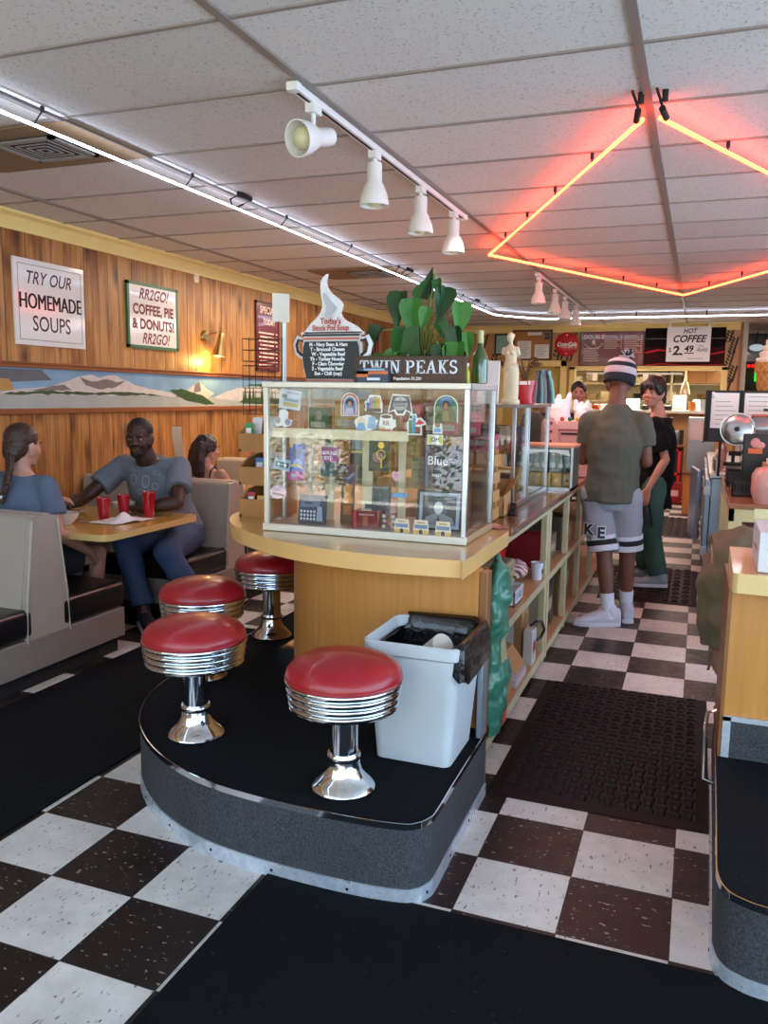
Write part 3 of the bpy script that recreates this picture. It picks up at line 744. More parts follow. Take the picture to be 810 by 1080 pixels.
# ------------------------------------------------------------------ platforms
def smooth_path(pts, n=6):
    """Catmull-Rom through 2d points"""
    out = []; P = [pts[0]]+list(pts)+[pts[-1]]
    for i in range(1, len(P)-2):
        for k in range(n):
            t = k/n; q = []
            for a in (0, 1):
                p0, p1, p2, p3 = P[i-1][a], P[i][a], P[i+1][a], P[i+2][a]
                q.append(.5*(2*p1+(p2-p0)*t+(2*p0-5*p1+4*p2-p3)*t*t+(3*p1-p0-3*p2+p3)*t**3))
            out.append(tuple(q))
    out.append(tuple(pts[-1])); return out
plat_top = carpet_mat('platform_carpet', '#06070b', '#15161b')
def plat_side():
    n = N('platform_side'); p = pos(n); g = n.noise(p, 150, 3, .7); h = n.noise(p, 9, 3)
    c = n.mix(n.mapr(g, .35, .65), lin('#1d1e22'), lin('#4a4a4d')); c = n.mix(n.math('MULTIPLY', h, .3), c, lin('#22232a'))
    n.link(c, n.b.inputs['Base Color']); n.b.inputs['Roughness'].default_value = .8; n.bump(g, .4, .003); return n.m
ps = plat_side()
worn = N('worn_aluminium'); _p = pos(worn); _g = worn.noise(_p, 25, 5, .65)
worn.link(worn.mix(worn.mapr(_g, .25, .75), lin('#aab6c6'), lin('#eef2f7')), worn.b.inputs['Base Color']); worn.b.inputs['Metallic'].default_value = .6
worn.put(worn.b.inputs['Roughness'], worn.mapr(_g, .3, .7, .5, .22)); worn = worn.m
def strip(pts, z0, z1, off, mat, name, parent, th=.004):
    """metal band following an open outline; off along the outward normal (left of travel)"""
    b = B(); vs = []; k = len(pts)
    for d in (0, th):
        for z in (z0, z1):
            for i, (x, y) in enumerate(pts):
                a = pts[max(i-1, 0)]; c = pts[min(i+1, k-1)]; tx, ty = c[0]-a[0], c[1]-a[1]; l = math.hypot(tx, ty); nx, ny = -ty/l, tx/l
                vs.append((x+nx*(off+d), y+ny*(off+d), z))
    fs = []
    for i in range(k-1):
        A = lambda r, j: r*k+j
        fs += [(A(0, i), A(0, i+1), A(1, i+1), A(1, i)), (A(2, i+1), A(2, i), A(3, i), A(3, i+1)), (A(1, i), A(1, i+1), A(3, i+1), A(3, i)), (A(0, i+1), A(0, i), A(2, i), A(2, i+1))]
    fs += [(0, k, 3*k, 2*k), (k-1, 3*k-1, 4*k-1, 2*k+k-1)]
    b.raw(vs, fs); return b.done(name, mat, parent)
def platform(open_pts, close_pts, label):
    cx = sum(p[0] for p in open_pts)/len(open_pts); cy = sum(p[1] for p in open_pts)/len(open_pts)
    t = thing('stool_platform', label, 'platform', (cx, cy, 0))
    b = B(); allp = list(open_pts)+list(close_pts)
    b.prism(allp, (0, 0, 0), X, Y, .252, 0, 1); b.done('body', [plat_top, ps], t, smooth=True)
    strip(open_pts, .0, .048, .0, worn, 'kick_strip', t, .006)
    strip(open_pts, .238, .258, .0, chrome, 'edge_strip', t, .004)
    b = B(); L = 0
    for i in range(1, len(open_pts)):
        p, q = open_pts[i-1], open_pts[i]; L += math.hypot(q[0]-p[0], q[1]-p[1])
        if L > .22:
            L = 0; tx, ty = q[0]-p[0], q[1]-p[1]; l = math.hypot(tx, ty); n_ = V((-ty/l, tx/l, 0)); c = V((q[0], q[1], .024))+n_*.005
            b.cyl(c, c+n_*.003, .005, seg=8)
    b.done('screws', M('dark_screw', '#34363b', .4, .8), t)
    return t
# left platform, outline travelled so that "left" is outward
o1 = [(-.39, .735), (-.388, .3), (-.385, .08), (-.392, .03), (-.415, -.01), (-.46, -.035), (-.62, -.052), (-.88, -.048), (-1.12, -.018), (-1.3, .045), (-1.47, .145), (-1.62, .28), (-1.72, .42), (-1.80, .6), (-1.84, .86), (-1.845, 1.4), (-1.845, 6.0)]
o1 = smooth_path(o1, 5)
o1r = o1
platform(o1r, [(-1.3, 6.0), (-1.2, 1.35), (-.6, .9)], 'raised black carpeted platform with bowed front carrying the red stools')
o2 = [(.425, 1.35), (.418, .5), (.413, .12), (.415, .04), (.432, -.02), (.47, -.055), (.56, -.075), (.9, -.085), (1.5, -.04), (2.2, .2)]
o2 = smooth_path(o2, 5)[::-1]
platform(o2, [(2.2, 1.35)], 'raised black platform at the right edge, in front of the right counter')

# ------------------------------------------------------------------ stools
vinyl = M('red_vinyl', '#9c1622', .33, var=.1, vscale=7, bump=.06, bscale=70, coat=.25)
def stool(x, y, label):
    z = .255
    t = thing('diner_stool', label, 'stool', (x, y, z), 'red diner stools on the platform')
    s = .181
    b = B(); b.lathe([(s, .352), (s+.006, .372), (s+.004, .392), (s-.012, .412), (s-.045, .430), (s-.09, .442), (.05, .449), (0, .450)], (x, y, z), 48); seat = b.done('seat', vinyl, t)
    b = B(); b.tube([(x+(s+.004)*math.cos(a*PI/36), y+(s+.004)*math.sin(a*PI/36), z+.372) for a in range(72)], .0045, 6, closed=True); b.done('piping', vinyl, seat)
    pr = [(s-.03, .274)]
    for k in range(4):
        z0 = .276+.024*k; r = s+.008-.0035*(3-k)
        pr += [(r-.006, z0), (r, z0+.004), (r+.002, z0+.010), (r, z0+.017), (r-.006, z0+.020)]
    pr += [(s+.008, .374), (s-.01, .378)]
    b = B(); b.lathe(pr, (x, y, z), 64); b.done('ribbed_band', chrome, t)
    b = B(); b.lathe([(0, .27), (s-.035, .272), (s-.03, .277), (0, .279)], (x, y, z), 40); b.done('pan', M('dark_metal', '#2a2a2e', .4, .8), t)
    b = B(); b.lathe([(.046, .09), (.046, .275), (.04, .275), (.04, .09)], (x, y, z), 32); b.lathe([(.052, .095), (.055, .10), (.055, .112), (.052, .117), (.046, .117), (.046, .095)], (x, y, z), 32); b.done('post', chrome, t)
    b = B(); b.lathe([(.104, .0), (.106, .006), (.102, .014), (.088, .026), (.072, .042), (.060, .060), (.054, .085), (.052, .10), (0, .10)], (x, y, z), 40); b.done('base', chrome, t)
    return t
stool(-.713, .125, 'red chrome stool nearest the camera, beside the grey trash bin')
stool(-1.386, .30, 'red chrome stool in the middle of the platform front, left of the nearest stool')
stool(-1.716, .86, 'red chrome stool partly hidden behind the front left stool')
stool(-1.735, 1.53, 'farthest red chrome stool, tucked under the curved counter end')

# ------------------------------------------------------------------ left counter
panel_m = N('honey_panel'); _p = pos(panel_m); _q = panel_m.sep(_p)
_g = panel_m.noise(panel_m.comb(panel_m.math('MULTIPLY', _q[0], 30.0), panel_m.math('MULTIPLY', _q[1], 30.0), panel_m.math('MULTIPLY', _q[2], 1.6)), 1.6, 5)
panel_m.link(panel_m.mix(_g, lin('#b06f30'), lin('#d2954c')), panel_m.b.inputs['Base Color']); panel_m.b.inputs['Roughness'].default_value = .4; panel_m = panel_m.m
top_m = M('tan_laminate', '#c39a5c', .28, var=.08, vscale=6, coat=.2)
brown_top = M('brown_laminate', '#7a4a30', .2, var=.12, vscale=5, coat=.4)
top_pts = smooth_path([(-.455, 1.33), (-.455, .62), (-.47, .60), (-.6, .582), (-.78, .572), (-1.0, .60), (-1.2, .662), (-1.4, .775), (-1.58, .92), (-1.72, 1.1), (-1.80, 1.3), (-1.83, 1.6), (-1.83, 2.2), (-1.83, 6.0)], 5)
t = thing('lunch_counter', 'curved lunch counter with honey wood base and gold edged top', 'counter', (-1.1, 1.6, .255))
b = B(); tp = top_pts+[(-1.1, 6.0), (-1.1, 1.33)]
b.prism(tp[::-1], (0, 0, .932), X, NY, .064, 0, 0) if False else b.prism(tp, (0, 0, .868), X, Y, .064, 0, 1)
b.done('countertop', [top_m, brass_edge], t, bevel=.004)
base_pts = smooth_path([(-.435, .738), (-.7, .745), (-.95, .78), (-1.15, .86), (-1.32, 1.0), (-1.42, 1.18), (-1.455, 1.4), (-1.46, 1.8), (-1.46, 6.0)], 5)
b = B(); b.prism(base_pts+[(-1.15, 6.0), (-1.15, 1.3), (-.435, .80)], (0, 0, .258), X, Y, .61, 0); b.done('base_panel', panel_m, t)
strip(base_pts[::-1], .258, .335, .001, chrome, 'kick_plate', t, .004) if False else None
b = B(); b.box(-1.462, -1.35, 1.1, 1.32, .258, .345); 
b.cyl((-1.458, 1.36, .258), (-1.458, 1.36, .34), .014, seg=12); b.done('kick_plate', chrome, t)

# open shelf unit towards the aisle
lime = M('pale_frame_paint', '#b9aa84', .45, var=.14, vscale=14); shelf_m = M('shelf_wood', '#b98a5c', .45, var=.12)
t = thing('shelf_unit', 'long open shelf unit under the back counter, facing the aisle', 'shelf unit', (-.75, 3.4, 0))
XF = -.465
b = B(); b.box(-1.095, -.44, 1.335, 6.0, .905, .936); b.done('worktop', brown_top, t, bevel=.004)
b = B(); b.box(-.90, -.425, .80, .826, .0, .866); b.box(-.434, -.402, .736, .80, 0.0, .866); b.box(-.49, -.425, .80, .84, 0, .866); b.done('end_panel', M('brown_end_panel', '#8a5a30', .4, var=.15), t, bevel=.003)
for y, d in ((2.40, .06), (2.49, .06), (3.20, .05), (3.82, .07), (4.6, .06), (5.4, .06), (5.94, .06)):
    b = B(); b.box(XF-.035, XF, y, y+d, 0, .866); b.done('post', lime, t, bevel=.003)
b = B(); b.box(XF-.03, XF-.001, .84, 6.0, .867, .904); b.done('top_rail', lime, t)
b = B(); b.box(-1.02, XF-.002, .84, 6.0, .462, .50); b.done('shelf', shelf_m, t, bevel=.003)
b = B(); b.box(-1.02, XF-.002, .84, 6.0, .03, .075); b.done('shelf', shelf_m, t, bevel=.003)
for za, zb in ((.462, .501), (.03, .076)): b = B(); b.box(XF-.002, XF+.004, .84, 6.0, za, zb); b.done('shelf_edge', lime, t)
b = B(); b.box(-1.05, -1.03, .84, 6.0, 0, .866); b.done('back_panel', M('dark_brown_panel', '#5f4a38', .7), t)  # back panel in an even dark brown

# ------------------------------------------------------------------ right counter
t = thing('lunch_counter', 'right edge counter with cream front edge and honey wood panel above a black kick panel', 'counter', (1.2, 1.1, .255))
b = B(); b.prism([(.437, 1.34), (.432, .80), (.445, .785), (.8, .77), (2.2, .9), (2.2, 1.34)], (0, 0, .862), X, Y, .068, 0, 1); b.done('countertop', [M('honey_laminate', '#c78f4a', .3, var=.1, coat=.3), M('cream_edge', '#e2c286', .35, var=.05)], t, bevel=.004)
b = B(); b.box(.437, 2.2, .85, 1.33, .40, .862); b.done('base_panel', panel_m, t)
b = B(); b.box(.425, .437, .845, 1.33, .0, .862); b.done('side_panel', M('brown_end_panel', '#8a5a30'), t)
b = B(); b.box(.445, 2.2, .842, 1.33, .254, .40); b.done('kick_panel', ps, t)
b = B(); b.box(.436, .462, .836, .846, .256, .405); b.box(.436, 2.2, .836, .846, .39, .408); b.done('kick_trim', worn, t)
b = B(); b.tube([(.43, 1.18, .30), (.395, 1.16, .295), (.388, 1.1, .26), (.388, 1.0, .13), (.39, .97, .10), (.425, .96, .095)], .008, 10); b.done('bent_handle', chrome, t)

# ------------------------------------------------------------------ booths
beige = M('beige_vinyl', '#a3998e', .36, var=.08, vscale=5, bump=.05, bscale=90, coat=.15); seatv = M('black_vinyl', '#141214', .33, var=.2, coat=.2, bump=.05, bscale=60)
basem = M('booth_base_paint', '#857a72', .5, var=.08)
XA, XW = -2.8, -4.08
def booth(y, label, front=True, rear=True):
    t = thing('booth_bench', label, 'booth', (-3.45, y, 0), 'back-to-back booth benches')
    pr = [(-.17, .235), (-.155, .42), (-.085, .845), (-.06, .875), (-.01, .88), (.01, .88), (.06, .875), (.085, .845), (.155, .42), (.17, .235)]
    # two padded faces and the flat end panel between them
    for s in (-1, 1):
        b = B(); q = [(s*.012, .40), (s*.165, .40), (s*.15, .45), (s*.098, .83), (s*.085, .872), (s*.05, .886), (s*.012, .875)]
        b.prism(q if s < 0 else q[::-1], (XW+.0, y, 0), Y, Z, XA-XW-.03, 0)
        b.done('backrest', beige, t, bevel=.016, seg=3)
    b = B(); q = [(-.155, .235), (.155, .235), (.145, .45), (.09, .865), (.07, .875), (-.07, .875), (-.09, .865), (-.145, .45)]
    b.prism(q, (XA-.035, y, 0), Y, Z, .03, 0); b.done('end_panel', beige, t, bevel=.005)
    b = B()
    for s in (-1, 1): b.tube([(XA, y+s*u, v) for u, v in ((.152, .24), (.142, .45), (.088, .86))], .0055, 6)
    b.done('piping', M('light_piping', '#b5aca0', .4), t)
    for s, on in ((-1, rear), (1, front)):
        if not on: continue
        b = B(); b.box(XW, XA+.0, *sorted((y+s*.10, y+s*.62)), .262, .42); o = b.done('seat', seatv, t, bevel=.035, seg=4)
        
    ya = y-.6 if rear else y-.16; yb = y+.6 if front else y+.16
    b = B(); b.box(XW, XA+.002, ya, yb, .09, .26); b.done('base', basem, t, bevel=.004)
    b = B(); b.box(XW, XA-.03, ya+.03, yb-.03, 0, .095); b.done('kick', blackm, t)
    return t
booth(1.09, 'nearest beige booth bench, with a woman sitting on its far side')
booth(2.97, 'beige booth bench behind the man in the grey shirt')
booth(4.85, 'far beige booth bench beyond the dark haired girl')
# table
t = thing('booth_table', 'tan booth table set with red cups between the two benches', 'table', (-3.3, 1.95, 0), 'booth tables')
def rtable(y0, y1, t):
    b = B(); r = .06; x0, x1 = -4.08, -2.73
    pts = [(x0, y0), (x1-r, y0), (x1-.02, y0+.02), (x1, y0+r), (x1, y1-r), (x1-.02, y1-.02), (x1-r, y1), (x0, y1)]
    b.prism(pts, (0, 0, .682), X, Y, .038, 0, 1); b.done('tabletop', [M('table_laminate', '#c9993f', .22, var=.06, coat=.4), M('table_edge', '#d8b878', .3, var=.05)], t, bevel=.004)
    b = B(); b.cyl((-3.35, (y0+y1)/2, .02), (-3.35, (y0+y1)/2, .682), .04); b.done('post', steel, t)
    b = B(); b.box(-3.65, -3.05, (y0+y1)/2-.04, (y0+y1)/2+.04, .0, .03); b.box(-3.39, -3.31, (y0+y1)/2-.28, (y0+y1)/2+.28, .0, .03); b.done('base', steel, t)
    b = B(); b.box(-4.099, -4.06, y0+.1, y1-.1, .63, .682); b.done('wall_cleat', darkwood, t)
rtable(1.47, 2.40, t)
t = thing('booth_table', 'second booth table, behind the bench of the man, in front of the girl', 'table', (-3.3, 3.95, 0), 'booth tables'); rtable(3.38, 4.28, t)
# ------------------------------------------------------------------ glass display case
CX0, CX1, CY0, CY1, CZ0, CZ1 = -1.42, -.53, .885, 1.33, .934, 1.56
frame_m = M('pale_case_frame', '#d8d0c4', .28, .35, var=.06, vscale=20)
t = thing('display_case', 'glass display case full of souvenirs on the curved counter end', 'display case', ((CX0+CX1)/2, (CY0+CY1)/2, CZ0))
b = B(); b.box(CX0, CX1, CY0, CY1, CZ0, CZ0+.028); b.done('base', M('case_base_wood', '#a98a68', .4, var=.15), t, bevel=.003)
b = B(); b.box(CX0-.004, CX1+.004, CY0-.006, CY0+.008, CZ0, CZ0+.03); b.done('base_trim', frame_m, t, bevel=.002)
for x, y, nm in ((CX0, CY0, 'front_post'), (CX1-.022, CY0, 'front_post'), (CX0, CY1-.022, 'rear_post'), (CX1-.022, CY1-.022, 'rear_post')):
    b = B(); b.box(x, x+.022, y, y+.022, CZ0+.028, CZ1-.022); b.done(nm, frame_m if x < -1 else alu, t, bevel=.003)
b = B(); b.box(CX0-.004, CX1+.004, CY0-.004, CY0+.022, CZ1-.024, CZ1); b.box(CX0-.004, CX1+.004, CY1-.022, CY1+.004, CZ1-.024, CZ1); b.box(CX0-.004, CX0+.022, CY0, CY1, CZ1-.024, CZ1); b.box(CX1-.022, CX1+.004, CY0, CY1, CZ1-.024, CZ1)
b.done('top_frame', frame_m, t, bevel=.003)
b = B(); b.box(CX0+.02, CX1-.02, CY0+.02, CY1-.02, CZ1-.008, CZ1-.003); b.done('top_panel', M('case_top', '#b5a593', .4), t)
b = B(); b.box(CX0+.02, CX1-.02, CY0+.006, CY0+.011, CZ0+.03, CZ1-.024); b.done('front_glass', glass, t, smooth=False)
for x in (CX0+.008, CX1-.013):
    b = B(); b.box(x, x+.005, CY0+.02, CY1-.02, CZ0+.03, CZ1-.024); b.done('side_glass', glass, t, smooth=False)
for i in range(2):
    b = B(); x0 = CX0+.02+i*.42; b.box(x0, x0+.43, CY1-.018+i*.008, CY1-.013+i*.008, CZ0+.03, CZ1-.024); b.done('sliding_glass', glass, t, smooth=False)
b = B(); b.box(CX0+.02, CX1-.02, CY0+.05, CY1-.03, 1.345, 1.352); b.done('glass_shelf', glass, t, smooth=False)
b = B(); b.box(CX0+.02, CX1-.02, CY0+.045, CY1-.03, 1.139, 1.146); b.done('glass_shelf', glass, t, smooth=False)
b = B(); b.box(CX0+.02, -.79, CY0+.04, CY0+.052, 1.328, 1.368); b.done('shelf_edge', M('cream_reflection', '#efe0bd', .4), t)  # cream edge stands in for a bright bar reflected in the glass
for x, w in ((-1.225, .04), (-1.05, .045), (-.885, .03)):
    b = B(); b.box(x, x+w, CY0+.20, CY0+.212, CZ0+.03, 1.345); b.done('upright', M('cream_reflection', '#efe0bd', .4), t)  # added cream bars, bright reflections in the case glass built as solids
b = B(); b.box(CX0+.02, -1.2, CY0+.20, CY0+.212, 1.29, 1.345); b.done('reflection_bar', M('cream_reflection', '#efe0bd', .4), t)  # level bar added likewise to imitate a bright reflection

PAL = {}
def P(h, rough=.35):
    if h not in PAL: PAL[h] = M('print_'+h[1:], h, rough, var=.05)
    return PAL[h]
def card(name, label, cat, x0, x1, z0, z1, y, face, marks=(), tilt=0.0, lean=.0, group=None, d=.004, side=None):
    """upright card; marks in its own 0-1 frame: ('r',x0,x1,y0,y1,col) / ('p',pts,col) / ('t',text,size,x,y,col)"""
    t = thing(name, label, cat, ((x0+x1)/2, y, z0), group)
    u = V((math.cos(tilt), 0, math.sin(tilt))); v = V((-math.sin(tilt), lean, math.cos(tilt))).normalized()
    w, h = x1-x0, z1-z0; o = V(((x0+x1)/2, y, z0))-u*w/2
    b = B(); n = u.cross(v)
    b.slab(o-n*d, u, v, w, h, d); b.done('card', face, t, smooth=False)
    if marks:
        b = B(); ms = []
        for k, m in enumerate(marks):
            col = P(m[-1])
            if col not in ms: ms.append(col)
            i = ms.index(col); L = .0007+.0003*k
            if m[0] == 'r': b.rect(o, u, v, m[1]*w, m[2]*w, m[3]*h, m[4]*h, i, L)
            elif m[0] == 'p': b.shape([(a*w, c*h) for a, c in m[1]], o, u, v, i, L)
            elif m[0] == 'e': b.shape([((m[1]+m[3]*math.cos(a*PI/10))*w, (m[2]+m[4]*math.sin(a*PI/10))*h) for a in range(20)], o, u, v, i, L)
            else: b.text(m[1], m[2], o+u*m[3]*w+v*m[4]*h, u, v, i, bold=.0006, lift=L)
        b.done('print', ms, t, recalc=False, smooth=False)
    return t
def sticker(label, x0, x1, z0, z1, outline, marks, y=.899, cat='sticker', white='#f4f4f2'):
    """die-cut sticker on the inside of the front glass"""
    t = thing('sticker', label, cat, ((x0+x1)/2, y, z0)); w, h = x1-x0, z1-z0
    o = V((x0, y, z0)); b = B()
    b.prism([(a*w, c*h) for a, c in outline], o, X, Z, .0012); b.done('backing', P(white), t, smooth=False)
    b = B(); ms = []
    for k, m in enumerate(marks):
        col = P(m[-1])
        if col not in ms: ms.append(col)
        i = ms.index(col); L = .0018+.0004*k
        if m[0] == 'r': b.rect(o, X, Z, m[1]*w, m[2]*w, m[3]*h, m[4]*h, i, L)
        elif m[0] == 'p': b.shape([(a*w, c*h) for a, c in m[1]], o, X, Z, i, L)
        elif m[0] == 'e': b.shape([((m[1]+m[3]*math.cos(a*PI/10))*w, (m[2]+m[4]*math.sin(a*PI/10))*h) for a in range(20)], o, X, Z, i, L)
        else: b.text(m[1], m[2], o+X*m[3]*w+Z*m[4]*h, X, Z, i, bold=.0006, lift=L)
    b.done('print', ms, t, recalc=False, smooth=False)
    return t
def arch(n=12, x0=0, x1=1, y0=0, y1=1):
    c = (x0+x1)/2; r = (x1-x0)/2; hh = (y1-y0)*.45
    return [(x0, y0), (x1, y0)]+[(c+r*math.cos(PI*k/n), y1-hh+hh*math.sin(PI*k/n)) for k in range(n+1)]
blob = lambda n=18, j=.08, s=1: [(.5+(.5-j*(1+math.sin(k*2.3+s)))*math.cos(2*PI*k/n), .5+(.5-j*(1+math.cos(k*1.7+s)))*math.sin(2*PI*k/n)) for k in range(n)]
sticker('rainbow arch sticker with a dark haired bust, on the case front', -1.07, -.99, 1.425, 1.519, arch(), [('p', arch(12, .05, .95, .03, .96), '#c8632f'), ('p', arch(12, .13, .87, .03, .88), '#e8e2d6'), ('p', arch(12, .18, .82, .03, .83), '#5f93cf'), ('e', .5, .58, .2, .17, '#3a211b'), ('e', .5, .52, .11, .13, '#c99277'), ('p', [(.2, .05), (.8, .05), (.66, .36), (.34, .36)], '#c6b4c6')])
sticker('pastel coloured group sticker beside the rainbow arch', -.97, -.887, 1.440, 1.512, [(.05, .1), (.95, 0), (.98, .5), (.85, .95), (.3, 1), (.2, .75), (0, .6), (.1, .35)], [('r', .15, .35, .1, .55, '#3b4d8f'), ('r', .3, .5, .1, .85, '#b48cc7'), ('r', .48, .68, .08, .9, '#97b356'), ('r', .65, .85, .08, .85, '#cfa544'), ('r', .15, .9, .06, .25, '#53323f')])
sticker('pale blue and white sticker just above the upper shelf edge', -1.014, -.903, 1.365, 1.433, blob(20, .04, 2), [('e', .3, .5, .16, .35, '#e8d9b0'), ('p', [(.1, .1), (.5, .1), (.4, .5), (.2, .5)], '#6fa8dc'), ('p', [(.55, .2), (.9, .15), (.85, .9), (.6, .85)], '#8fb4dc')])
sticker('white coffee mug sticker on the case front', -.907, -.832, 1.362, 1.437, [(.1, .1), (.75, .05), (.8, .2), (1, .35), (1, .7), (.8, .75), (.8, .95), (.5, 1), (.15, .95), (.05, .5)], [('e', .45, .85, .28, .09, '#6b3a22'), ('r', .1, .75, .08, .2, '#c65b54'), ('r', .1, .4, .2, .3, '#e7c76a'), ('t', 'RR', .025, .45, .5, '#9c7a6d')])
sticker('grey owl-like mask sticker with dark outline on the case front', -.867, -.762, 1.432, 1.516, [(0, .1), (.25, .2), (.35, .0), (.65, .0), (.75, .2), (1, .05), (.92, .6), (.85, .95), (.2, 1), (.08, .6)], [('p', [(.05, .15), (.3, .3), (.4, .08), (.6, .08), (.7, .3), (.95, .15), (.85, .9), (.2, .92)], '#4d4a52'), ('e', .5, .55, .3, .32, '#a9a1a6'), ('r', .25, .75, .6, .66, '#6d6266'), ('r', .28, .72, .42, .47, '#6d6266'), ('e', .4, .75, .08, .06, '#cfc8c8'), ('e', .62, .75, .08, .06, '#cfc8c8')])
sticker('green, blue and red figures sticker on the case front', -.79, -.705, 1.357, 1.439, [(.12, .0), (.8, .0), (.78, .45), (1, .5), (.95, .65), (.72, .85), (.55, .8), (.5, 1), (.2, 1), (.1, .65), (0, .55)], [('r', .15, .32, .06, .7, '#2c7a48'), ('r', .33, .48, .06, .8, '#3d7fc4'), ('r', .48, .72, .06, .4, '#8a2f2a'), ('p', [(.45, .5), (.75, .5), (.92, .58), (.65, .75)], '#d4363f'), ('e', .25, .85, .07, .07, '#2a5a40'), ('e', .42, .88, .07, .07, '#7fb2d9')])
sticker('green arched sticker with a brown cloaked figure on the case front', -.675, -.578, 1.405, 1.514, arch(), [('p', arch(12, .04, .96, .02, .97), '#2c7a4a'), ('p', arch(12, .25, .75, .5, .97), '#2f74a6'), ('p', [(.02, .0), (.98, .0), (.85, .4), (.65, .72), (.35, .72), (.15, .4)], '#54431f'), ('e', .5, .66, .14, .16, '#2b2116'), ('e', .5, .62, .08, .12, '#a66f4d'), ('p', [(.35, .1), (.65, .1), (.6, .45), (.4, .45)], '#8a7638')])
sticker('small sticker of a pink faced figure in blue, above a yellow tag', -.678, -.640, 1.365, 1.416, arch(), [('e', .5, .68, .3, .22, '#a9624f'), ('p', [(.1, .1), (.9, .1), (.8, .42), (.2, .42)], '#7fa9d8')])
sticker('small white and yellow tag sticker reading OH on the case front', -.70, -.636, 1.322, 1.36, [(0, 0), (1, 0), (1, 1), (0, 1)], [('r', .06, .3, .1, .9, '#d9c84a'), ('r', .75, .95, .1, .9, '#d9c84a'), ('t', 'OH', .022, .52, .5, '#2a2a2a')])
sticker('blank white die-cut sticker in the upper left of the case', -1.375, -1.29, 1.372, 1.447, [(.1, 0), (.45, .1), (.6, .0), (.9, .1), (1, .4), (.75, .5), (.8, .85), (.6, 1), (.3, .98), (.25, .6), (0, .4)], [('e', .2, .4, .15, .2, '#b79fb0'), ('e', .75, .3, .15, .18, '#a9a0b8')])
card('photo_card', 'tilted white photo card in the upper left corner of the case', 'card', -1.361, -1.262, 1.447, 1.527, .91, P('#dfe3ec'), [('r', .2, .9, .15, .35, '#c9b36a'), ('r', .2, .9, .4, .55, '#9fb2c8'), ('r', .12, .35, .55, .75, '#6f7d6f'), ('r', .3, .95, .8, .9, '#b9c4d4')], tilt=-.12)
# upper shelf goods: dark boxes, pink cards
Zs = 1.3525
for k, (x0, x1, y, h, c, lab) in enumerate((( -1.36, -1.27, 1.2, .10, '#3b5148', 'green printed box at the left back of the upper case shelf'), (-1.24, -1.12, 1.22, .13, '#c8a04a', 'mustard printed box at the back of the upper case shelf'), (-1.1, -1.0, 1.24, .09, '#7d6547', 'brown box behind the rainbow arch sticker'), (-.92, -.84, 1.22, .12, '#d9566a', 'pink card behind the coffee mug sticker'), (-.83, -.74, 1.25, .09, '#4a2f22', 'dark brown packet behind the mask sticker'), (-.735, -.67, 1.2, .10, '#e06070', 'pink packet right of the figures sticker'), (-.66, -.6, 1.25, .12, '#3d4a33', 'olive box behind the green arched sticker'), (-.60, -.555, 1.12, .09, '#d8506a', 'pink card near the right side glass'))):
    card('gift_box', lab, 'box', x0, x1, Zs, Zs+h, y, P(c), [('r', .1, .9, .1, .35, '#c9bfae'), ('e', .5, .65, .25, .2, '#8a7a6a')], d=.05)
card('cassette_magnet', 'pale blue cassette shaped magnet tilted at the left of the middle shelf', 'magnet', -1.409, -1.332, 1.186, 1.236, .95, P('#9fbcd4'), [('r', .08, .92, .28, .72, '#25272c'), ('e', .3, .5, .1, .15, '#d8dde2'), ('e', .7, .5, .1, .15, '#d8dde2'), ('r', .44, .56, .4, .6, '#c9d2da')], tilt=-.17)
Zm = 1.1465; Zb = CZ0+.0285
card('poster_card', 'blue and yellow poster card with magenta foot on the middle shelf', 'card', -1.341, -1.269, Zm, 1.30, .96, P('#3a55b4'), [('r', 0, 1, 0, .24, '#b62a86'), ('r', .2, .5, .07, .16, '#7fc1c4'), ('e', .45, .75, .3, .14, '#22347c'), ('e', .55, .45, .3, .13, '#8fa6d8'), ('p', [(.1, .35), (.5, .4), (.9, .3), (.9, .36), (.5, .46), (.1, .42)], '#d9c04a'), ('r', .0, .2, .9, 1, '#d9c04a')], lean=.1)
card('magenta_card', 'magenta printed card with white letters on the middle shelf', 'card', -1.218, -1.138, 1.16, 1.288, 1.02, P('#27394a'), [('r', 0, 1, .5, 1, '#9c2a80'), ('t', 'SOUND', .02, .5, .8, '#f0e6f0'), ('t', 'EXT', .02, .4, .63, '#f0e6f0')], lean=.1)
card('framed_card', 'dark grey framed card right of the magenta card', 'card', -1.125, -1.06, Zm, 1.33, 1.12, P('#34343c'), [('r', .1, .9, .7, .95, '#8fa6b8'), ('r', .1, .9, .62, .68, '#d8cf7a')], lean=.05)
card('maroon_book', 'maroon book with a tape drawn on its cover, lying forward on the middle shelf', 'book', -1.142, -1.05, Zm, 1.222, 1.0, P('#5b2430'), [('p', [(.15, .6), (.3, .9), (.5, .8), (.35, .5)], '#a0a4ac'), ('p', [(.45, .1), (1, .6), (1, 0), (.5, 0)], '#2f3a6a'), ('p', [(.6, .2), (.9, .55), (.95, .4), (.7, .1)], '#8a93b4')], lean=.3, d=.02)
t = card('keyring_card', 'dark card with a hanging gold keyring on the middle shelf', 'keyring', -.971, -.884, 1.20, 1.345, .96, P('#352a28'), [('e', .45, .4, .28, .15, '#9c6a80'), ('r', .2, .6, .85, .98, '#7a4a40')], lean=.02)
b = B(); o = V((-.912, .95, 1.29)); b.tube([o+V((.018*math.cos(a*PI/10), 0, .018*math.sin(a*PI/10)-.02)) for a in range(20)], .0035, 6, closed=True); b.cyl(o+Z*-.04, o+Z*-.075, .003, seg=6); b.cyl(o+V((0, -.002, .018)), o+V((0, .002, .018)), .014, seg=14); b.done('ring', M('gold', '#c9a545', .25, 1), t)
heart = [(.5, 0), (.05, .45), (0, .75), (.2, .98), (.42, .92), (.5, .78), (.58, .92), (.8, .98), (1, .75), (.95, .45)]
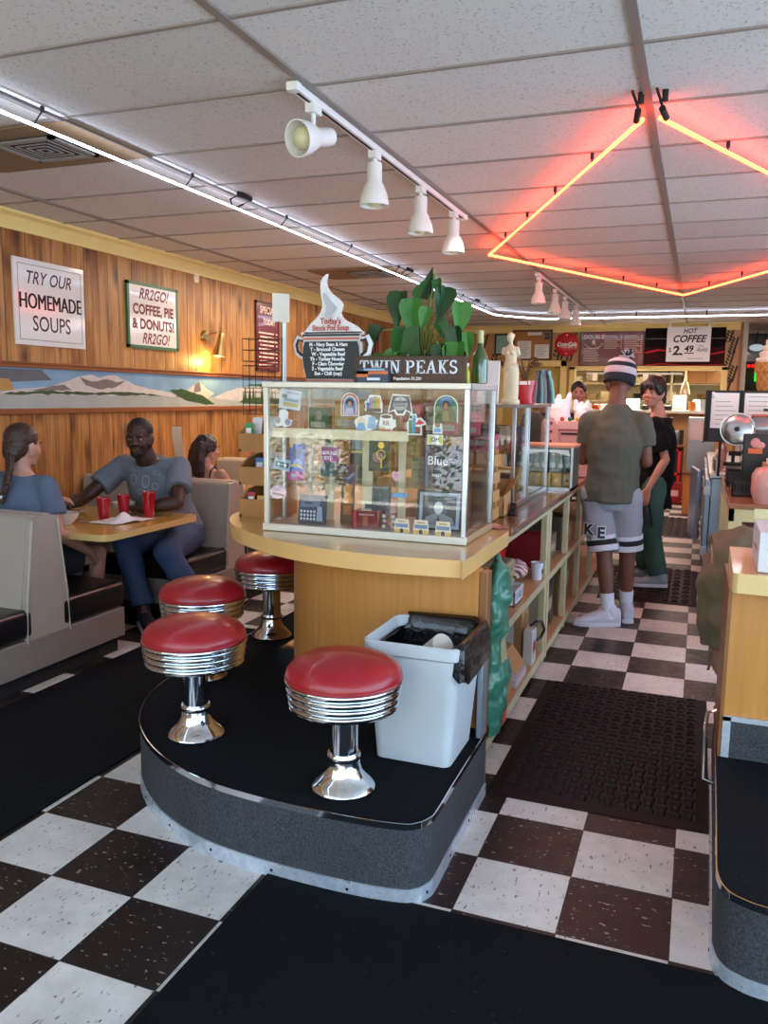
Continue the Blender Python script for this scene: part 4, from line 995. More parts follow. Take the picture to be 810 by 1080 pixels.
sticker('pink heart sticker low on the case front', -.847, -.806, 1.165, 1.212, heart, [('r', .25, .75, .65, .7, '#8a5468'), ('r', .3, .7, .5, .55, '#8a5468')], white='#dba4b8')
t = card('navy_box', 'navy blue boxed book with white script on the middle shelf', 'book', -.746, -.594, Zm, 1.312, 1.0, P('#22254f'), [('r', .2, .26, .0, 1, '#7d2026'), ('r', .5, .66, .0, .95, '#3d1520'), ('t', 'Blue', .05, .38, .62, '#e0e0ec'), ('p', [(.66, .66), (.82, .72), (.96, .64), (.82, .58)], '#c8cadc'), ('p', [(.68, .65), (.82, .69), (.93, .64), (.82, .60)], '#22254f'), ('t', 'MATT', .016, .38, .27, '#e0e0ec')], lean=.06, d=.05)
card('red_packet', 'bright red packet on the bottom right under the navy box shelf', 'packet', -.64, -.59, 1.09, 1.135, 1.05, P('#c22a35'), [('r', .1, .9, .6, .7, '#f0d0d0')], d=.03)
card('wood_box', 'stack-like light wooden box left of the navy box', 'box', -.838, -.762, Zm, 1.25, 1.12, P('#7d6a52'), [('r', 0, 1, .2, .24, '#4a3c2c'), ('r', 0, 1, .5, .54, '#4a3c2c'), ('r', 0, 1, .8, .84, '#a89878')], d=.06)
sticker('round pink tag sticker with maroon script at the lower left of the case', -1.40, -1.315, 1.068, 1.127, blob(18, .03, 0), [('p', [(.15, .3), (.9, .2), (.85, .35), (.2, .5)], '#8a3a48'), ('p', [(.2, .55), (.5, .72), (.8, .6), (.5, .62)], '#a0405a')], white='#d9b3c8')
card('typewriter_print', 'blue photo print of a typewriter standing in the bottom of the case', 'photo', -1.296, -1.165, Zb, 1.085, .96, P('#22304a'), [('p', [(.05, .55), (.75, .6), (.8, .85), (.1, .8)], '#5c7390'), ('r', .2, .5, .68, .75, '#1a2030')]+[('r', .08+.12*i, .15+.12*i, .12+.13*j, .2+.13*j, '#cfd8e4') for i in range(5) for j in range(3)]+[('p', [(.68, .1), (.9, .1), (.85, .6), (.7, .6)], '#8fa4bc')], lean=.12)
card('orange_bottle_card', 'orange bottle shaped card standing behind the bottom shelf', 'card', -1.137, -1.075, Zb, 1.128, 1.05, P('#6b4a30'), [('p', [(.1, .55), (.25, .75), (.1, 1), (.9, 1), (.75, .75), (.95, .55), (.8, .5), (.2, .5)], '#d98a35'), ('r', .2, .8, .2, .45, '#b5642a'), ('r', .25, .5, .52, .55, '#f0e0c0')], lean=.08)
card('grey_book', 'dark grey book standing behind the red box', 'book', -1.036, -.925, Zb, 1.131, 1.08, P('#4a4c58'), [('r', .05, .95, .9, .96, '#8d8f9c'), ('r', .3, .34, .5, .85, '#6d7080'), ('r', .6, .64, .5, .85, '#6d7080')], lean=.06, d=.02)
t = thing('red_box', 'deep red glossy gift box at the front bottom of the case', 'box', (-.976, .97, Zb))
b = B(); b.box(-1.035, -.917, .94, 1.02, Zb, 1.035); b.done('carton', M('gloss_red_box', '#7d1420', .12, coat=1), t, bevel=.003)
b = B(); o = V((-1.035, .94, Zb)); b.rect(o, X, Z, .005, .02, .0, .07, 0); b.rect(o, X, Z, .05, .07, .01, .05, 1); b.rect(o, X, Z, .03, .1, .055, .06, 2); b.done('print', [P('#c23a44'), P('#a05a3a'), P('#c8a0a8')], t, recalc=False)
# clear bag of trinkets
t = thing('trinket_bag', 'clear bag of small white and red trinkets at the bottom of the case', 'bag', (-.88, .96, Zb))
b = B(); b.loft([((-.88, .965, Zb+.001), X*.035, Y*.02), ((-.88, .965, Zb+.04), X*.036, Y*.022), ((-.88, .965, Zb+.09), X*.028, Y*.01), ((-.88, .965, Zb+.115), X*.032, Y*.003)], 16); b.done('bag', glass, t)
for k in range(9):
    b = B(); b.sph((-.90+.02*(k % 3), .957+.008*(k % 2), Zb+.012+.021*(k//3)), .0085, seg=8); b.done('trinket', P(('#e8e4e0', '#c24a55', '#c9ccd4')[k % 3]), t)
t = thing('blue_candy', 'small wrapped blue candy stuck low on the case glass', 'candy', (-.815, .91, 1.095)); b = B(); b.box(-.838, -.794, .902, .914, 1.105, 1.122, rz=.0); b.raw([(-.838, .908, 1.113), (-.852, .908, 1.124), (-.852, .908, 1.10)], [(0, 1, 2)]); b.raw([(-.794, .908, 1.113), (-.78, .908, 1.126), (-.78, .908, 1.104)], [(0, 1, 2)]); b.done('wrapper', P('#6aa4dc'), t)
# framed portrait (plain stand-in)
t = thing('framed_photo', 'black and white portrait photo in a deep dark frame, lower right of the case', 'photo', (-.68, 1.03, Zb))
b = B(); u = X; v = V((0, .1, 1)).normalized(); o = V((-.775, 1.0, Zb)); b.slab(o+Y*.035, u, v, .195, .165, .035); b.done('frame', P('#1f2226'), t)
b = B(); o2 = o+u*.012+v*.012; ms = [P('#a9b6c6'), P('#3c3f44'), P('#8d9296'), P('#d6d9dc'), P('#5a5d60')]
b.rect(o2, u, v, 0, .171, 0, .145, 0, .001); b.rect(o2, u, v, .014, .157, .014, .132, 1, .0014)
b.shape([(.08+.045*math.cos(a*PI/8), .085+.035*math.sin(a*PI/8)) for a in range(16)], o2, u, v, 4, .0018)
b.shape([(.082+.019*math.cos(a*PI/8), .084+.026*math.sin(a*PI/8)) for a in range(16)], o2, u, v, 3, .0022)
b.shape([(.016, .016), (.155, .016), (.14, .045), (.1, .06), (.066, .06), (.03, .045)], o2, u, v, 2, .002); b.shape([(.075, .03), (.09, .03), (.083, .055)], o2, u, v, 1, .0024)
b.done('portrait', ms, t, recalc=False, smooth=False)
for x0, lab in ((-.833, 'leftmost of three cream treat stickers along the case bottom'), (-.752, 'middle one of three cream treat stickers, under the framed portrait'), (-.66, 'rightmost of three cream treat stickers, at the case corner post')):
    sticker(lab, x0, x0+.066, .951, 1.02, [(.1, .0), (.9, .0), (1, .35), (.92, 1), (.08, 1), (0, .35)], [('r', .1, .9, .5, .72, '#7d98b8'), ('p', [(.02, .1), (.3, .05), (.35, .4), (.05, .4)], '#e3b23a'), ('p', [(.7, .05), (.98, .1), (.95, .4), (.65, .4)], '#e3b23a'), ('e', .5, .28, .13, .16, '#4a2a1c'), ('r', .25, .75, .82, .88, '#b08a5a')], white='#f0e4c8')
# green sprigs in small jars inside, left
leaf = M('plant_leaf', '#27591f', .5, var=.35, vscale=16); leaf2 = M('dark_leaf', '#173f16', .45, var=.3, vscale=16); leaf3 = M('light_leaf', '#3f7a2a', .5, var=.3, vscale=16); sprout = M('pale_leaf', '#8fae4e', .5, var=.35, vscale=22)

# ------------------------------------------------------------------ things on the case
ZT = CZ1+.0005
t = thing('wooden_sign', 'brown wooden sign with raised white serif letters on top of the display case', 'sign', (-.797, .95, ZT))
b = B(); b.box(-1.03, -.564, .938, .962, ZT, ZT+.105); b.done('board', M('walnut_board', '#4a2c1b', .5, var=.35, vscale=14), t, bevel=.002)
b = B(); o = V((-.797, .9375, ZT+.062))
S = .052; x = -.207; letters = 'TWIN PEAKS'; adv = {'T': .043, 'W': .063, 'I': .023, 'N': .048, ' ': .018, 'P': .043, 'E': .042, 'A': .049, 'K': .047, 'S': .037}
def serif_letter(ch, x0):
    h = S; w = adv[ch]-.005; st = .0085; th = .005; sr = .0038; so = .0042
    R = lambda a, c, e, f: b.slab(o+X*(x0+a)+Z*(e-h/2)+NY*.0, X, Z, c-a, f-e, .004)
    def D(ax, az, cx, cz, t_):
        a = V((ax, 0, az)); c = V((cx, 0, cz)); d = (c-a).normalized(); n_ = V((-d.z, 0, d.x)); 
        b.prism([(ax-t_/2, az), (ax+t_/2, az), (cx+t_/2, cz), (cx-t_/2, cz)], o+X*x0+Z*(-h/2), X, Z, .004)
    def stem(cx): R(cx-st/2, cx+st/2, 0, h); R(cx-st/2-so, cx+st/2+so, 0, sr); R(cx-st/2-so, cx+st/2+so, h-sr, h)
    if ch == 'T': R(w/2-st/2, w/2+st/2, 0, h); R(w/2-.011, w/2+.011, 0, sr); R(0, w, h-th, h); R(0, sr, h-.014, h); R(w-sr, w, h-.014, h)
    elif ch == 'I': stem(w/2)
    elif ch == 'N': R(.005, .005+th, 0, h); R(w-.005-th, w-.005, 0, h); D(.008, h, w-.008, 0, st*1.1); R(0, .016, 0, sr); R(w-.018, w, h-sr, h); R(-.001, .012, h-sr, h)
    elif ch == 'W': D(.006, h, .019, 0, st); D(.019, 0, .029, h, th); D(.029, h, .040, 0, st); D(.040, 0, w-.005, h, th); R(0, .013, h-sr, h); R(w-.013, w+.001, h-sr, h); R(.022, .037, h-sr, h)
    elif ch == 'P':
        stem(.010); n = 10; pts = [(.010, h)]+[(.020+.017*math.cos(PI/2-PI*k/n), h*.72+h*.28*math.sin(PI/2-PI*k/n)) for k in range(n+1)]+[(.010, h*.44)]
        inn = [(.010, h-th)]+[(.020+.0095*math.cos(PI/2-PI*k/n), h*.72+(h*.28-th)*math.sin(PI/2-PI*k/n)) for k in range(n+1)]+[(.010, h*.44+th)]
        for k in range(len(pts)-1): b.prism([pts[k], inn[k], inn[k+1], pts[k+1]], o+X*x0+Z*(-h/2), X, Z, .004)
    elif ch == 'E': stem(.010); R(.010, w, 0, th); R(.010, w, h-th, h); R(.010, w*.72, h/2-th/2, h/2+th/2); R(w-sr, w, 0, .014); R(w-sr, w, h-.013, h); R(w*.72-sr, w*.72, h/2-.007, h/2+.007)
    elif ch == 'A': D(.006, 0, w/2, h, th); D(w-.008, 0, w/2, h, st); R(w*.25, w*.72, h*.3, h*.3+th*.8); R(-.001, .014, 0, sr); R(w-.016, w, 0, sr)
    elif ch == 'K': stem(.010); D(.014, h*.42, w-.010, h, th); D(.018, h*.5, w-.008, 0, st); R(w-.018, w, h-sr, h); R(w-.017, w, 0, sr)
    elif ch == 'S':
        n = 22; ctr = []
        for k in range(n+1):
            s = k/n
            if s < .5: a = math.radians(30+s*2*235); ctr.append((w/2+.0115*math.cos(a), h*.735+h*.215*math.sin(a)))
            else: a = math.radians(90-(s-.5)*2*235); ctr.append((w/2+.0125*math.cos(a), h*.275+h*.225*math.sin(a)))
        b.tube([o+X*(x0+p)+Z*(q-h/2)+NY*.002 for p, q in ctr], .0038, 6); R(w/2+.008, w/2+.0115, h*.76, h*.98); R(w/2-.014, w/2-.0105, h*.03, h*.26)
for word in letters.split():
    b = B()
    for ch in word: serif_letter(ch, x); x += adv[ch]
    x += adv[' ']; b.done('raised_letters', M('letter_white', '#e4ecf6', .4, var=.03), t, smooth=False)
b = B(); b.text('Population 51,201', .0165, V((-.80, .9375, ZT+.016)), X, Z, bold=.0006); b.done('caption', paper, t, recalc=False, smooth=False)
# soup pot board
def catmull(p, n=5): return smooth_path(p, n)
t = thing('soup_pot_sign', 'soup pot shaped chalkboard sign with curling white steam on the display case', 'menu board', (-1.14, .96, ZT))
o = V((-1.137, .955, ZT))
potw = [(-.115, 0), (.115, 0), (.128, .05), (.135, .10), (.133, .15), (.125, .195), (-.125, .195), (-.133, .15), (-.135, .10), (-.128, .05)]
b = B(); b.prism(potw, o, X, Z, -.012)
for s in (-1, 1): b.tube([o+Y*.006+X*s*a+Z*c for a, c in ((.128, .175), (.155, .183), (.168, .155), (.160, .12), (.132, .10))], .012, 8)
st = catmull([(-.13, .198), (-.10, .235), (-.06, .272), (-.045, .31), (-.052, .36), (-.05, .41), (-.022, .435), (-.028, .40), (-.01, .365), (.028, .335), (.046, .31), (.038, .275), (.06, .25), (.11, .225), (.135, .198)], 4)
b.prism(st, o, X, Z, -.012); b.box(-1.137-.14, -1.137+.14, .955, .967, ZT+.192, ZT+.204)
b.done('board', M('pot_white', '#e6e4e6', .35, var=.03), t, smooth=False)
b = B(); F = o+NY*.0125
b2 = F-NY*.0125
inner = [(a*.93, c) for a, c in potw]
b.shape([(-.112, .022), (.112, .022), (.122, .06), (.127, .10), (.125, .14), (.118, .165), (-.118, .165), (-.125, .14), (-.127, .10), (-.122, .06)], b2, X, Z, 0, .0135)
b.rect(b2, X, Z, -.11, .11, .004, .010, 1, .0135); b.rect(b2, X, Z, -.112, .112, .013, .022, 0, .0135)
b.rect(b2, X, Z, -.128, .128, .186, .1945, 0, .0138); b.rect(b2, X, Z, -.126, .126, .172, .180, 1, .0138)
b.shape(catmull([(-.03, .27), (-.02, .30), (-.035, .34), (-.03, .36), (.0, .32), (.02, .30), (.0, .27), (-.01, .235)], 4), b2, X, Z, 2, .0138)
for s in (-1, 1): b.tube([o+NY*.0055+X*s*a+Z*c for a, c in ((.130, .168), (.150, .172), (.158, .152), (.152, .125), (.132, .108))], .006, 6, 0)
b.done('painted_face', [M('chalkboard', '#23262b', .5, var=.15), M('sign_salmon', '#c9685c', .4), M('steam_grey', '#b9bcc6', .5)], t, recalc=False, smooth=False)
inks = [M('salmon_ink', '#b8433a', .5, var=0), M('chalk', '#e9ebee', .7, var=0)]
for tx, sz, z in (("Today's", .034, .245), ('Stock Pot Soup', .03, .218)): b = B(); b.text(tx, sz, b2+Z*z, X, Z, 0, bold=.001, sx=.88, lift=.015); b.done('lettering', inks, t, recalc=False, smooth=False)
for k, l in enumerate(('M - Navy Bean & Ham', 'T - Broccoli Cheese', 'W - Vegetable Beef', 'Th - Turkey Noodle', 'F - Clam Chowder', 'S - Vegetable Beef', 'Sun - Chili (cup)')):
    b = B(); b.text(l, .0195, b2+X*(-.010-.004*(k % 2))+Z*(.152-.0195*k), X, Z, 1, bold=.0009, lift=.015, sx=.97); b.done('lettering', inks, t, recalc=False, smooth=False)
# ticket book in front of the pot
t = thing('ticket_box', 'small orange and dark blue printed box in front of the soup pot sign', 'box', (-.936, .905, ZT))
b = B(); b.box(-1.0, -.866, .892, .925, ZT, ZT+.057); b.done('carton', P('#2c3a52'), t, bevel=.002)
b = B(); o = V((-1.0, .892, ZT)); b.rect(o, X, Z, 0, .134, .032, .044, 0); b.rect(o, X, Z, 0, .05, .02, .044, 0); b.rect(o, X, Z, .03, .12, .046, .054, 1); b.rect(o, X, Z, .045, .1, .008, .018, 2); b.done('print', [P('#d9682c'), P('#8fb0cc'), P('#d9e2ea')], t, recalc=False, smooth=False)

# leafy plant behind the sign
t = thing('potted_plant', 'leafy green heart-leaved plant behind the brown wooden sign', 'plant', (-.80, 1.16, ZT))
b = B(); b.lathe([(.055, 0), (.062, .01), (.075, .09), (.078, .10), (.068, .10), (.06, .085), (0, .085)], (-.80, 1.16, ZT), 28); b.done('pot', M('dark_pot', '#3a3330', .5), t)
def heart_leaf(c, L, dirv, nrm, curl=.15):
    d = V(dirv).normalized(); n_ = V(nrm); s = d.cross(n_).normalized(); n_ = s.cross(d).normalized()
    pr = [(0, -.02), (.16, -.17), (.34, -.12), (.41, .06), (.37, .26), (.25, .52), (.12, .78), (.03, .98), (0, 1.04)]
    vs = []; fs = []
    for (a, c_) in pr:
        for sg in (-1, 0, 1): vs.append(V(c)+d*L*c_+s*L*a*sg*.84+n_*L*(-curl*(c_**2)+(.22*abs(sg)*a/.4)))
    for i in range(len(pr)-1):
        for j in (0, 1): fs.append((i*3+j, i*3+j+1, (i+1)*3+j+1, (i+1)*3+j))
    b = B(); b.raw(vs, fs); bmesh.ops.remove_doubles(b.bm, verts=b.bm.verts[:], dist=1e-5); return b
leaves = [  # px-free: x, y, z of leaf base, length, direction, normal
 (-.985, 1.10, 1.775, .13, (-.35, -.1, -.9), (0, -1, .2)), (-.97, 1.08, 1.655, .10, (-.7, -.1, -.6), (.2, -1, .4)), (-.93, 1.10, 1.62, .095, (.3, -.1, -.55), (0, -1, .4)),
 (-.90, 1.12, 1.915, .15, (-.1, -.1, -1), (.1, -1, .15)), (-.84, 1.10, 1.88, .16, (-.05, -.15, -1), (0, -1, .2)), (-.82, 1.14, 1.92, .10, (.2, 0, .9), (.3, -1, .1)), (-.80, 1.2, 1.93, .12, (.1, .1, .8), (-.5, -1, 0)),
 (-.765, 1.06, 1.85, .09, (-.1, -.1, -1), (.1, -1, .2)), (-.79, 1.04, 1.76, .19, (.02, -.15, -1), (0, -1, .25)), (-.71, 1.12, 1.93, .14, (.02, -.1, -1), (.6, -1, .1)), (-.65, 1.14, 1.87, .14, (.05, -.1, -1), (.5, -1, .1)), (-.735, 1.1, 1.97, .07, (.0, -.1, -1), (.2, -1, .2)),
 (-.645, 1.07, 1.77, .12, (.1, -.1, -1), (.2, -1, .2)), (-.63, 1.05, 1.70, .16, (.15, -.1, -1), (.3, -1, .2)), (-.86, 1.05, 1.76, .16, (-.15, -.1, -1), (-.1, -1, .2)), (-.70, 1.05, 1.70, .11, (0, -.1, -1), (0, -1, .3)),
 (-.895, 1.03, 1.67, .10, (-.5, -.1, -.7), (0, -1, .3)), (-.82, 1.02, 1.64, .11, (.1, -.1, -.6), (0, -1, .4)), (-.76, 1.02, 1.64, .10, (.2, -.1, -.6), (0, -1, .4)), (-.60, 1.08, 1.75, .09, (.1, 0, -1), (.5, -1, .1)), (-.73, 1.12, 1.80, .10, (.5, -.1, -.8), (.1, -1, .3)), (-.90, 1.16, 1.70, .10, (-.6, .1, -.4), (0, -1, .5))]
stems = B()
for (x, y, z, L, d, n_) in leaves:
    heart_leaf((x, y, z), L*.95, V(d)+V((random.uniform(-.25, .25), random.uniform(-.2, .2), 0)), V(n_)+V((random.uniform(-.7, .7), 0, random.uniform(-.3, .5)))).done('leaf', (leaf, leaf2, leaf3)[len(t.children) % 3], t, recalc=False, ang=60)
    base = V((-.80, 1.16, ZT+.09)); e = V((x, y, z)); m = (base+e)/2+V((0, 0, .05)); stems.tube([base, (base+m)/2+V((0, 0, .02)), m, (m+e)/2+V((0, 0, .015)), e], .0035, 5)
stems.done('stems', M('stem_green', '#7d8a3c', .5), t)
b = B(); b.tube([(-.785, 1.16, ZT+.08), (-.79, 1.15, 1.85), (-.762, 1.15, 2.0)], .003, 5); b.sph((-.762, 1.15, 2.0), (.006, .006, .012), seg=8); b.done('bloom_stalk', M('stem_green', '#7d8a3c'), t)
# bottle and small things right of the sign
t = thing('green_bottle', 'slim green glass bottle with pale neck at the rear right of the case top', 'bottle', (-.585, 1.24, ZT))
b = B(); b.lathe([(.030, 0), (.034, .005), (.034, .10), (.028, .125), (.013, .155), (.0115, .19), (.0, .19)], (-.585, 1.24, ZT), 24); b.done('body', M('green_glass', '#3f5a2c', .08, coat=1, spec=.8), t)
b = B(); b.lathe([(.0125, .17), (.0135, .172), (.0135, .222), (.0, .222)], (-.585, 1.24, ZT), 20); b.done('foil', P('#cfc08a'), t)
for x, y, h, c, lab in ((-.628, 1.20, .075, '#c9d23a', 'small lime yellow bottle beside the green bottle'), (-.652, 1.26, .06, '#3f8a4a', 'small green bottle behind the sign end, left of the lime one')):
    t = thing('small_bottle', lab, 'bottle', (x, y, ZT)); b = B(); b.lathe([(.012, 0), (.013, .004), (.013, h*.65), (.006, h*.8), (.006, h), (0, h)], (x, y, ZT), 16); b.done('body', P(c), t)
    b = B(); b.lathe([(.008, h), (.008, h+.012), (0, h+.012)], (x, y, ZT), 12); b.done('cap', paper, t)
# ------------------------------------------------------------------ rack and bins left of the case
TZ = .9325
t = thing('wire_rack', 'dark wire card rack on a grey pole rising left of the display case', 'rack', (-1.56, 1.22, TZ))
b = B(); b.cyl((-1.497, 1.22, TZ), (-1.497, 1.22, 1.86), .012); b.cyl((-1.497, 1.22, TZ), (-1.497, 1.22, TZ+.012), .07); b.done('pole', steel, t)
wr = M('dark_wire', '#33302f', .4, .8)
for z in (1.655, 1.535, 1.415):
    b = B()
    for zz, s in ((z, 1), (z+.10, 1), (z+.05, 1)):
        b.tube([(-1.665, 1.14, zz), (-1.50, 1.14, zz), (-1.50, 1.20, zz), (-1.665, 1.20, zz)], .0018, 5, closed=True)
    for k in range(6):
        x = -1.665+.033*k; b.cyl((x, 1.14, z), (x, 1.14, z+.10), .0016, seg=5); b.cyl((x, 1.14, z), (x, 1.20, z), .0016, seg=5); b.cyl((x, 1.20, z), (x, 1.20, z+.11), .0016, seg=5)
    b.done('wire_tray', wr, t)
t = thing('paper_sign', 'white paper sign clipped at the top of the wire rack pole', 'sign', (-1.50, 1.2, 1.86)); b = B(); b.slab((-1.545, 1.205, 1.835), (1, 0, -.08), Z, .085, .125, .004); b.done('sheet', paper, t)
b = B(); b.rect((-1.545, 1.204, 1.835), X, Z, .012, .07, .065, .08); b.rect((-1.545, 1.204, 1.835), X, Z, .02, .065, .04, .05); b.rect((-1.545, 1.204, 1.835), X, Z, .02, .06, .02, .028)
b.done('writing', M('faint_ink', '#b9a9b9', .6, var=0), t, recalc=False)
# wooden bins
binw = M('bin_wood', '#a8743e', .5, var=.2, vscale=8)
for k, (z, lab) in enumerate(((TZ, 'lowest light wooden bin left of the display case, on the counter'), (1.085, 'middle light wooden bin of the stack left of the display case'), (1.24, 'topmost light wooden bin of the stack left of the display case'))):
    t = thing('wooden_bin', lab, 'bin', (-1.62, 1.3, z), 'stacked wooden bins')
    x0, x1, y0, y1 = -1.715, -1.53, 1.18, 1.42
    b = B(); b.box(x0, x1, y0, y1, z, z+.012); b.done('floor_board', binw, t)
    for x in (x0, x1-.012):
        b = B(); b.prism([(y0, z), (y1, z), (y1, z+.15), (y0+.08, z+.125), (y0, z+.085)], (x, 0, 0), Y, Z, .012); b.done('side_board', binw, t)
    b = B(); b.box(x0+.012, x1-.012, y0, y0+.01, z+.012, z+.085); b.done('front_board', binw, t)
    b = B(); b.box(x0+.012, x1-.012, y1-.01, y1, z+.012, z+.15); b.done('back_board', binw, t)
for k, (x, y, z, w, h, c, lab) in enumerate(((-1.62, 1.26, 1.254, .05, .145, '#e8e6ee', 'white card packet standing in the top wooden bin'), (-1.57, 1.30, 1.254, .05, .15, '#d9d8e6', 'pale card packet behind the white one in the top wooden bin'), (-1.64, 1.215, 1.254, .045, .12, '#4a9a5e', 'green card leaning in the top wooden bin'), (-1.60, 1.25, 1.099, .045, .11, '#3f6fb0', 'blue card in the middle wooden bin'), (-1.63, 1.22, .946, .04, .10, '#b5202c', 'dark red packet in the lowest wooden bin'), (-1.585, 1.23, .946, .035, .085, '#e0a83a', 'yellow packet in the lowest wooden bin'))):
    x -= .05
    card('card_packet', lab, 'card', x-w/2, x+w/2, z, z+h, y, P(c), [('r', .15, .85, .6, .8, '#f0ece4')], lean=.15, d=.006)

# ------------------------------------------------------------------ second glass case and what stands on it
bx0, bx1, by0, by1 = -1.05, -.57, 1.95, 2.95
W = .9365
t = thing('glass_case', 'second long glass case farther along the brown back counter', 'display case', ((bx0+bx1)/2, 2.5, W))
b = B(); b.box(bx0, bx1, by0, by1, W, W+.03); b.done('base', alu, t, bevel=.003)
for x in (bx0, bx1-.02):
    for y in (by0, by0+.33, by0+.37, by1-.02):
        if x == bx0 and y not in (by0, by1-.02): continue
        b = B(); b.box(x, x+.02, y, y+.02, W+.03, 1.46); b.done('post', alu, t, bevel=.002)
b = B(); b.box(bx0-.01, bx1+.008, by0-.01, by1+.01, 1.455, 1.473); b.done('top', M('case_lid', '#a39a92', .25, .6), t, bevel=.003)
b = B(); b.box(bx1-.012, bx1-.007, by0+.02, by1-.02, W+.03, 1.455); b.done('front_glass', glass, t, smooth=False)
b = B(); b.box(bx0+.02, bx1-.02, by0+.008, by0+.013, W+.03, 1.455); b.done('end_glass', glass, t, smooth=False)
b = B(); b.box(bx0+.01, bx1-.02, by0+.02, by1-.02, 1.22, 1.227); b.done('glass_shelf', glass, t, smooth=False)
k = 0
for (y, z, c, lab) in ((2.02, 1.228, '#d8506a', 'pink packet on the shelf of the second glass case, near end'), (2.14, 1.228, '#6f4a30', 'brown pastry box on the shelf of the second glass case'), (2.3, 1.228, '#8a5a3a', 'second brown pastry box, deeper on the shelf of the second glass case'), (2.5, 1.228, '#b5202c', 'red packet on the shelf of the second glass case'), (2.72, 1.228, '#3a5f8a', 'blue packet far along the shelf of the second glass case'),
                       (2.06, W+.031, '#2a3450', 'dark blue box at the near bottom of the second glass case'), (2.22, W+.031, '#b07a48', 'tan carton at the bottom of the second glass case'), (2.42, W+.031, '#5a4038', 'dark brown carton at the bottom of the second glass case'), (2.64, W+.031, '#c9a04a', 'mustard carton near the far bottom of the second glass case')):
    t = thing('pastry_box', lab, 'box', (-.78, y, z)); b = B(); b.box(-.87, -.68, y-.05, y+.05, z, z+.09+.02*(k % 3)); b.done('carton', P(c), t, bevel=.003); b = B(); b.rect((-.87, y-.05, z), X, Z, .03, .15, .03, .06); b.rect((-.68, y-.05, z), Y, Z, .02, .08, .03, .06); b.done('print', P('#d9cbb8'), t, recalc=False); k += 1
# statue
marble = M('cream_plaster', '#d9cba8', .55, var=.1, vscale=14, bump=.1, bscale=40)
SZ = 1.4735
t = thing('plaster_statue', 'armless classical plaster statue of a draped woman on the second glass case', 'statue', (-.64, 2.12, SZ))
b = B(); b.lathe([(.048, 0), (.05, .005), (.048, .02), (.042, .026), (0, .026)], (-.64, 2.12, SZ), 28); b.done('plinth', marble, t)
c0 = V((-.64, 2.12, SZ)); b = B()
b.loft([(c0+V((.0, 0, .02)), X*.040, Y*.034), (c0+V((.004, 0, .06)), X*.038, Y*.032), (c0+V((.006, -.004, .11)), X*.036, Y*.030), (c0+V((.004, -.002, .16)), X*.038, Y*.030), (c0+V((.0, 0, .195)), X*.036, Y*.027), (c0+V((-.002, 0, .215)), X*.029, Y*.022), (c0+V((-.004, 0, .245)), X*.031, Y*.024), (c0+V((-.006, -.002, .275)), X*.036, Y*.022), (c0+V((-.006, 0, .292)), X*.026, Y*.018), (c0+V((-.006, 0, .305)), X*.011, Y*.011), (c0+V((-.007, 0, .325)), X*.010, Y*.010)], 24)
b.sph(c0+V((-.009, -.003, .342)), (.019, .023, .026)); b.sph(c0+V((-.004, .012, .352)), (.016, .016, .014)); b.rcone(c0+V((-.04, 0, .282)), .012, c0+V((-.045, -.002, .262)), .010); b.rcone(c0+V((.028, 0, .284)), .012, c0+V((.036, .002, .255)), .010)
for k in range(9):
    a = PI+PI*k/8; b.tube([c0+V((.037*math.cos(a), .031*math.sin(a), .025)), c0+V((.036*math.cos(a+.1), .030*math.sin(a+.1), .10)), c0+V((.036*math.cos(a+.35), .028*math.sin(a+.35), .185))], .004, 6)
b.tube([c0+V((-.038, -.018, .175)), c0+V((0, -.034, .19)), c0+V((.038, -.016, .205))], .007, 8); b.sph(c0+V((-.02, -.021, .262)), .010); b.sph(c0+V((.008, -.021, .262)), .010)
fuse(b, 'figure', marble, t, .0032, 3)
# red pot with dried plant, scarf beside it
t = thing('red_flower_pot', 'red plastic flower pot with a brown dried plant on the second glass case', 'flower pot', (-.585, 2.33, SZ))
b = B(); b.lathe([(.046, 0), (.05, .003), (.053, .02), (.044, .022), (.055, .10), (.060, .101), (.060, .125), (.054, .125), (.052, .105), (0, .10)], (-.60, 2.3, SZ), 32); b.done('pot', M('red_plastic', '#b5141f', .25, coat=.4, var=.05), t)
b = B(); o = V((-.60, 2.2393, SZ+.112)); b.rect(o, X, Z, -.02, .022, -.009, .009); b.rect(o, X, Z, .028, .04, -.009, .009); b.done('label', paper, t, recalc=False)
dry = M('dried_plant', '#6a4b30', .8, var=.4, vscale=30)
for k in range(26):
    a = random.random()*2*PI; r = .02+.05*random.random(); z = SZ+.15+.09*random.random(); base = V((-.60, 2.3, SZ+.1)); e = V((-.60+r*math.cos(a), 2.3+r*math.sin(a), z))
    b = B(); b.tube([base, (base+e)/2+V((0, 0, .02)), e], .002, 4); L = .04+.02*random.random()
    d = V((math.cos(a), math.sin(a), .3)).normalized(); s = d.cross(Z).normalized()
    b.poly([e, e+d*L*.5+s*L*.3+Z*.01, e+d*L, e+d*L*.5-s*L*.3-Z*.006]); b.done('dry_leaf', dry, t, recalc=False)
t = thing('striped_scarf', 'grey and teal striped cloth hanging behind the red flower pot', 'cloth', (-.54, 2.42, SZ))
b = B(); 
for k in range(6): b.tube([(-.555+.012*k, 2.42, SZ+.19-.004*abs(k-2)), (-.56+.016*k, 2.41, SZ+.13), (-.562+.019*k, 2.405, SZ+.06), (-.564+.02*k, 2.40, SZ+.004)], .0105, 8, k % 3)
b.done('drape', [M('scarf_grey', '#8f939c', .8), M('scarf_dark', '#3d424c', .8), M('scarf_teal', '#7fb8b2', .8)], t)
t = thing('white_binder', 'white paper folder leaning behind the green bottle', 'folder', (-.72, 2.05, SZ)); b = B(); b.slab((-.80, 2.06, SZ), X, (0, .1, 1), .11, .22, .02); b.done('cover', paper, t)
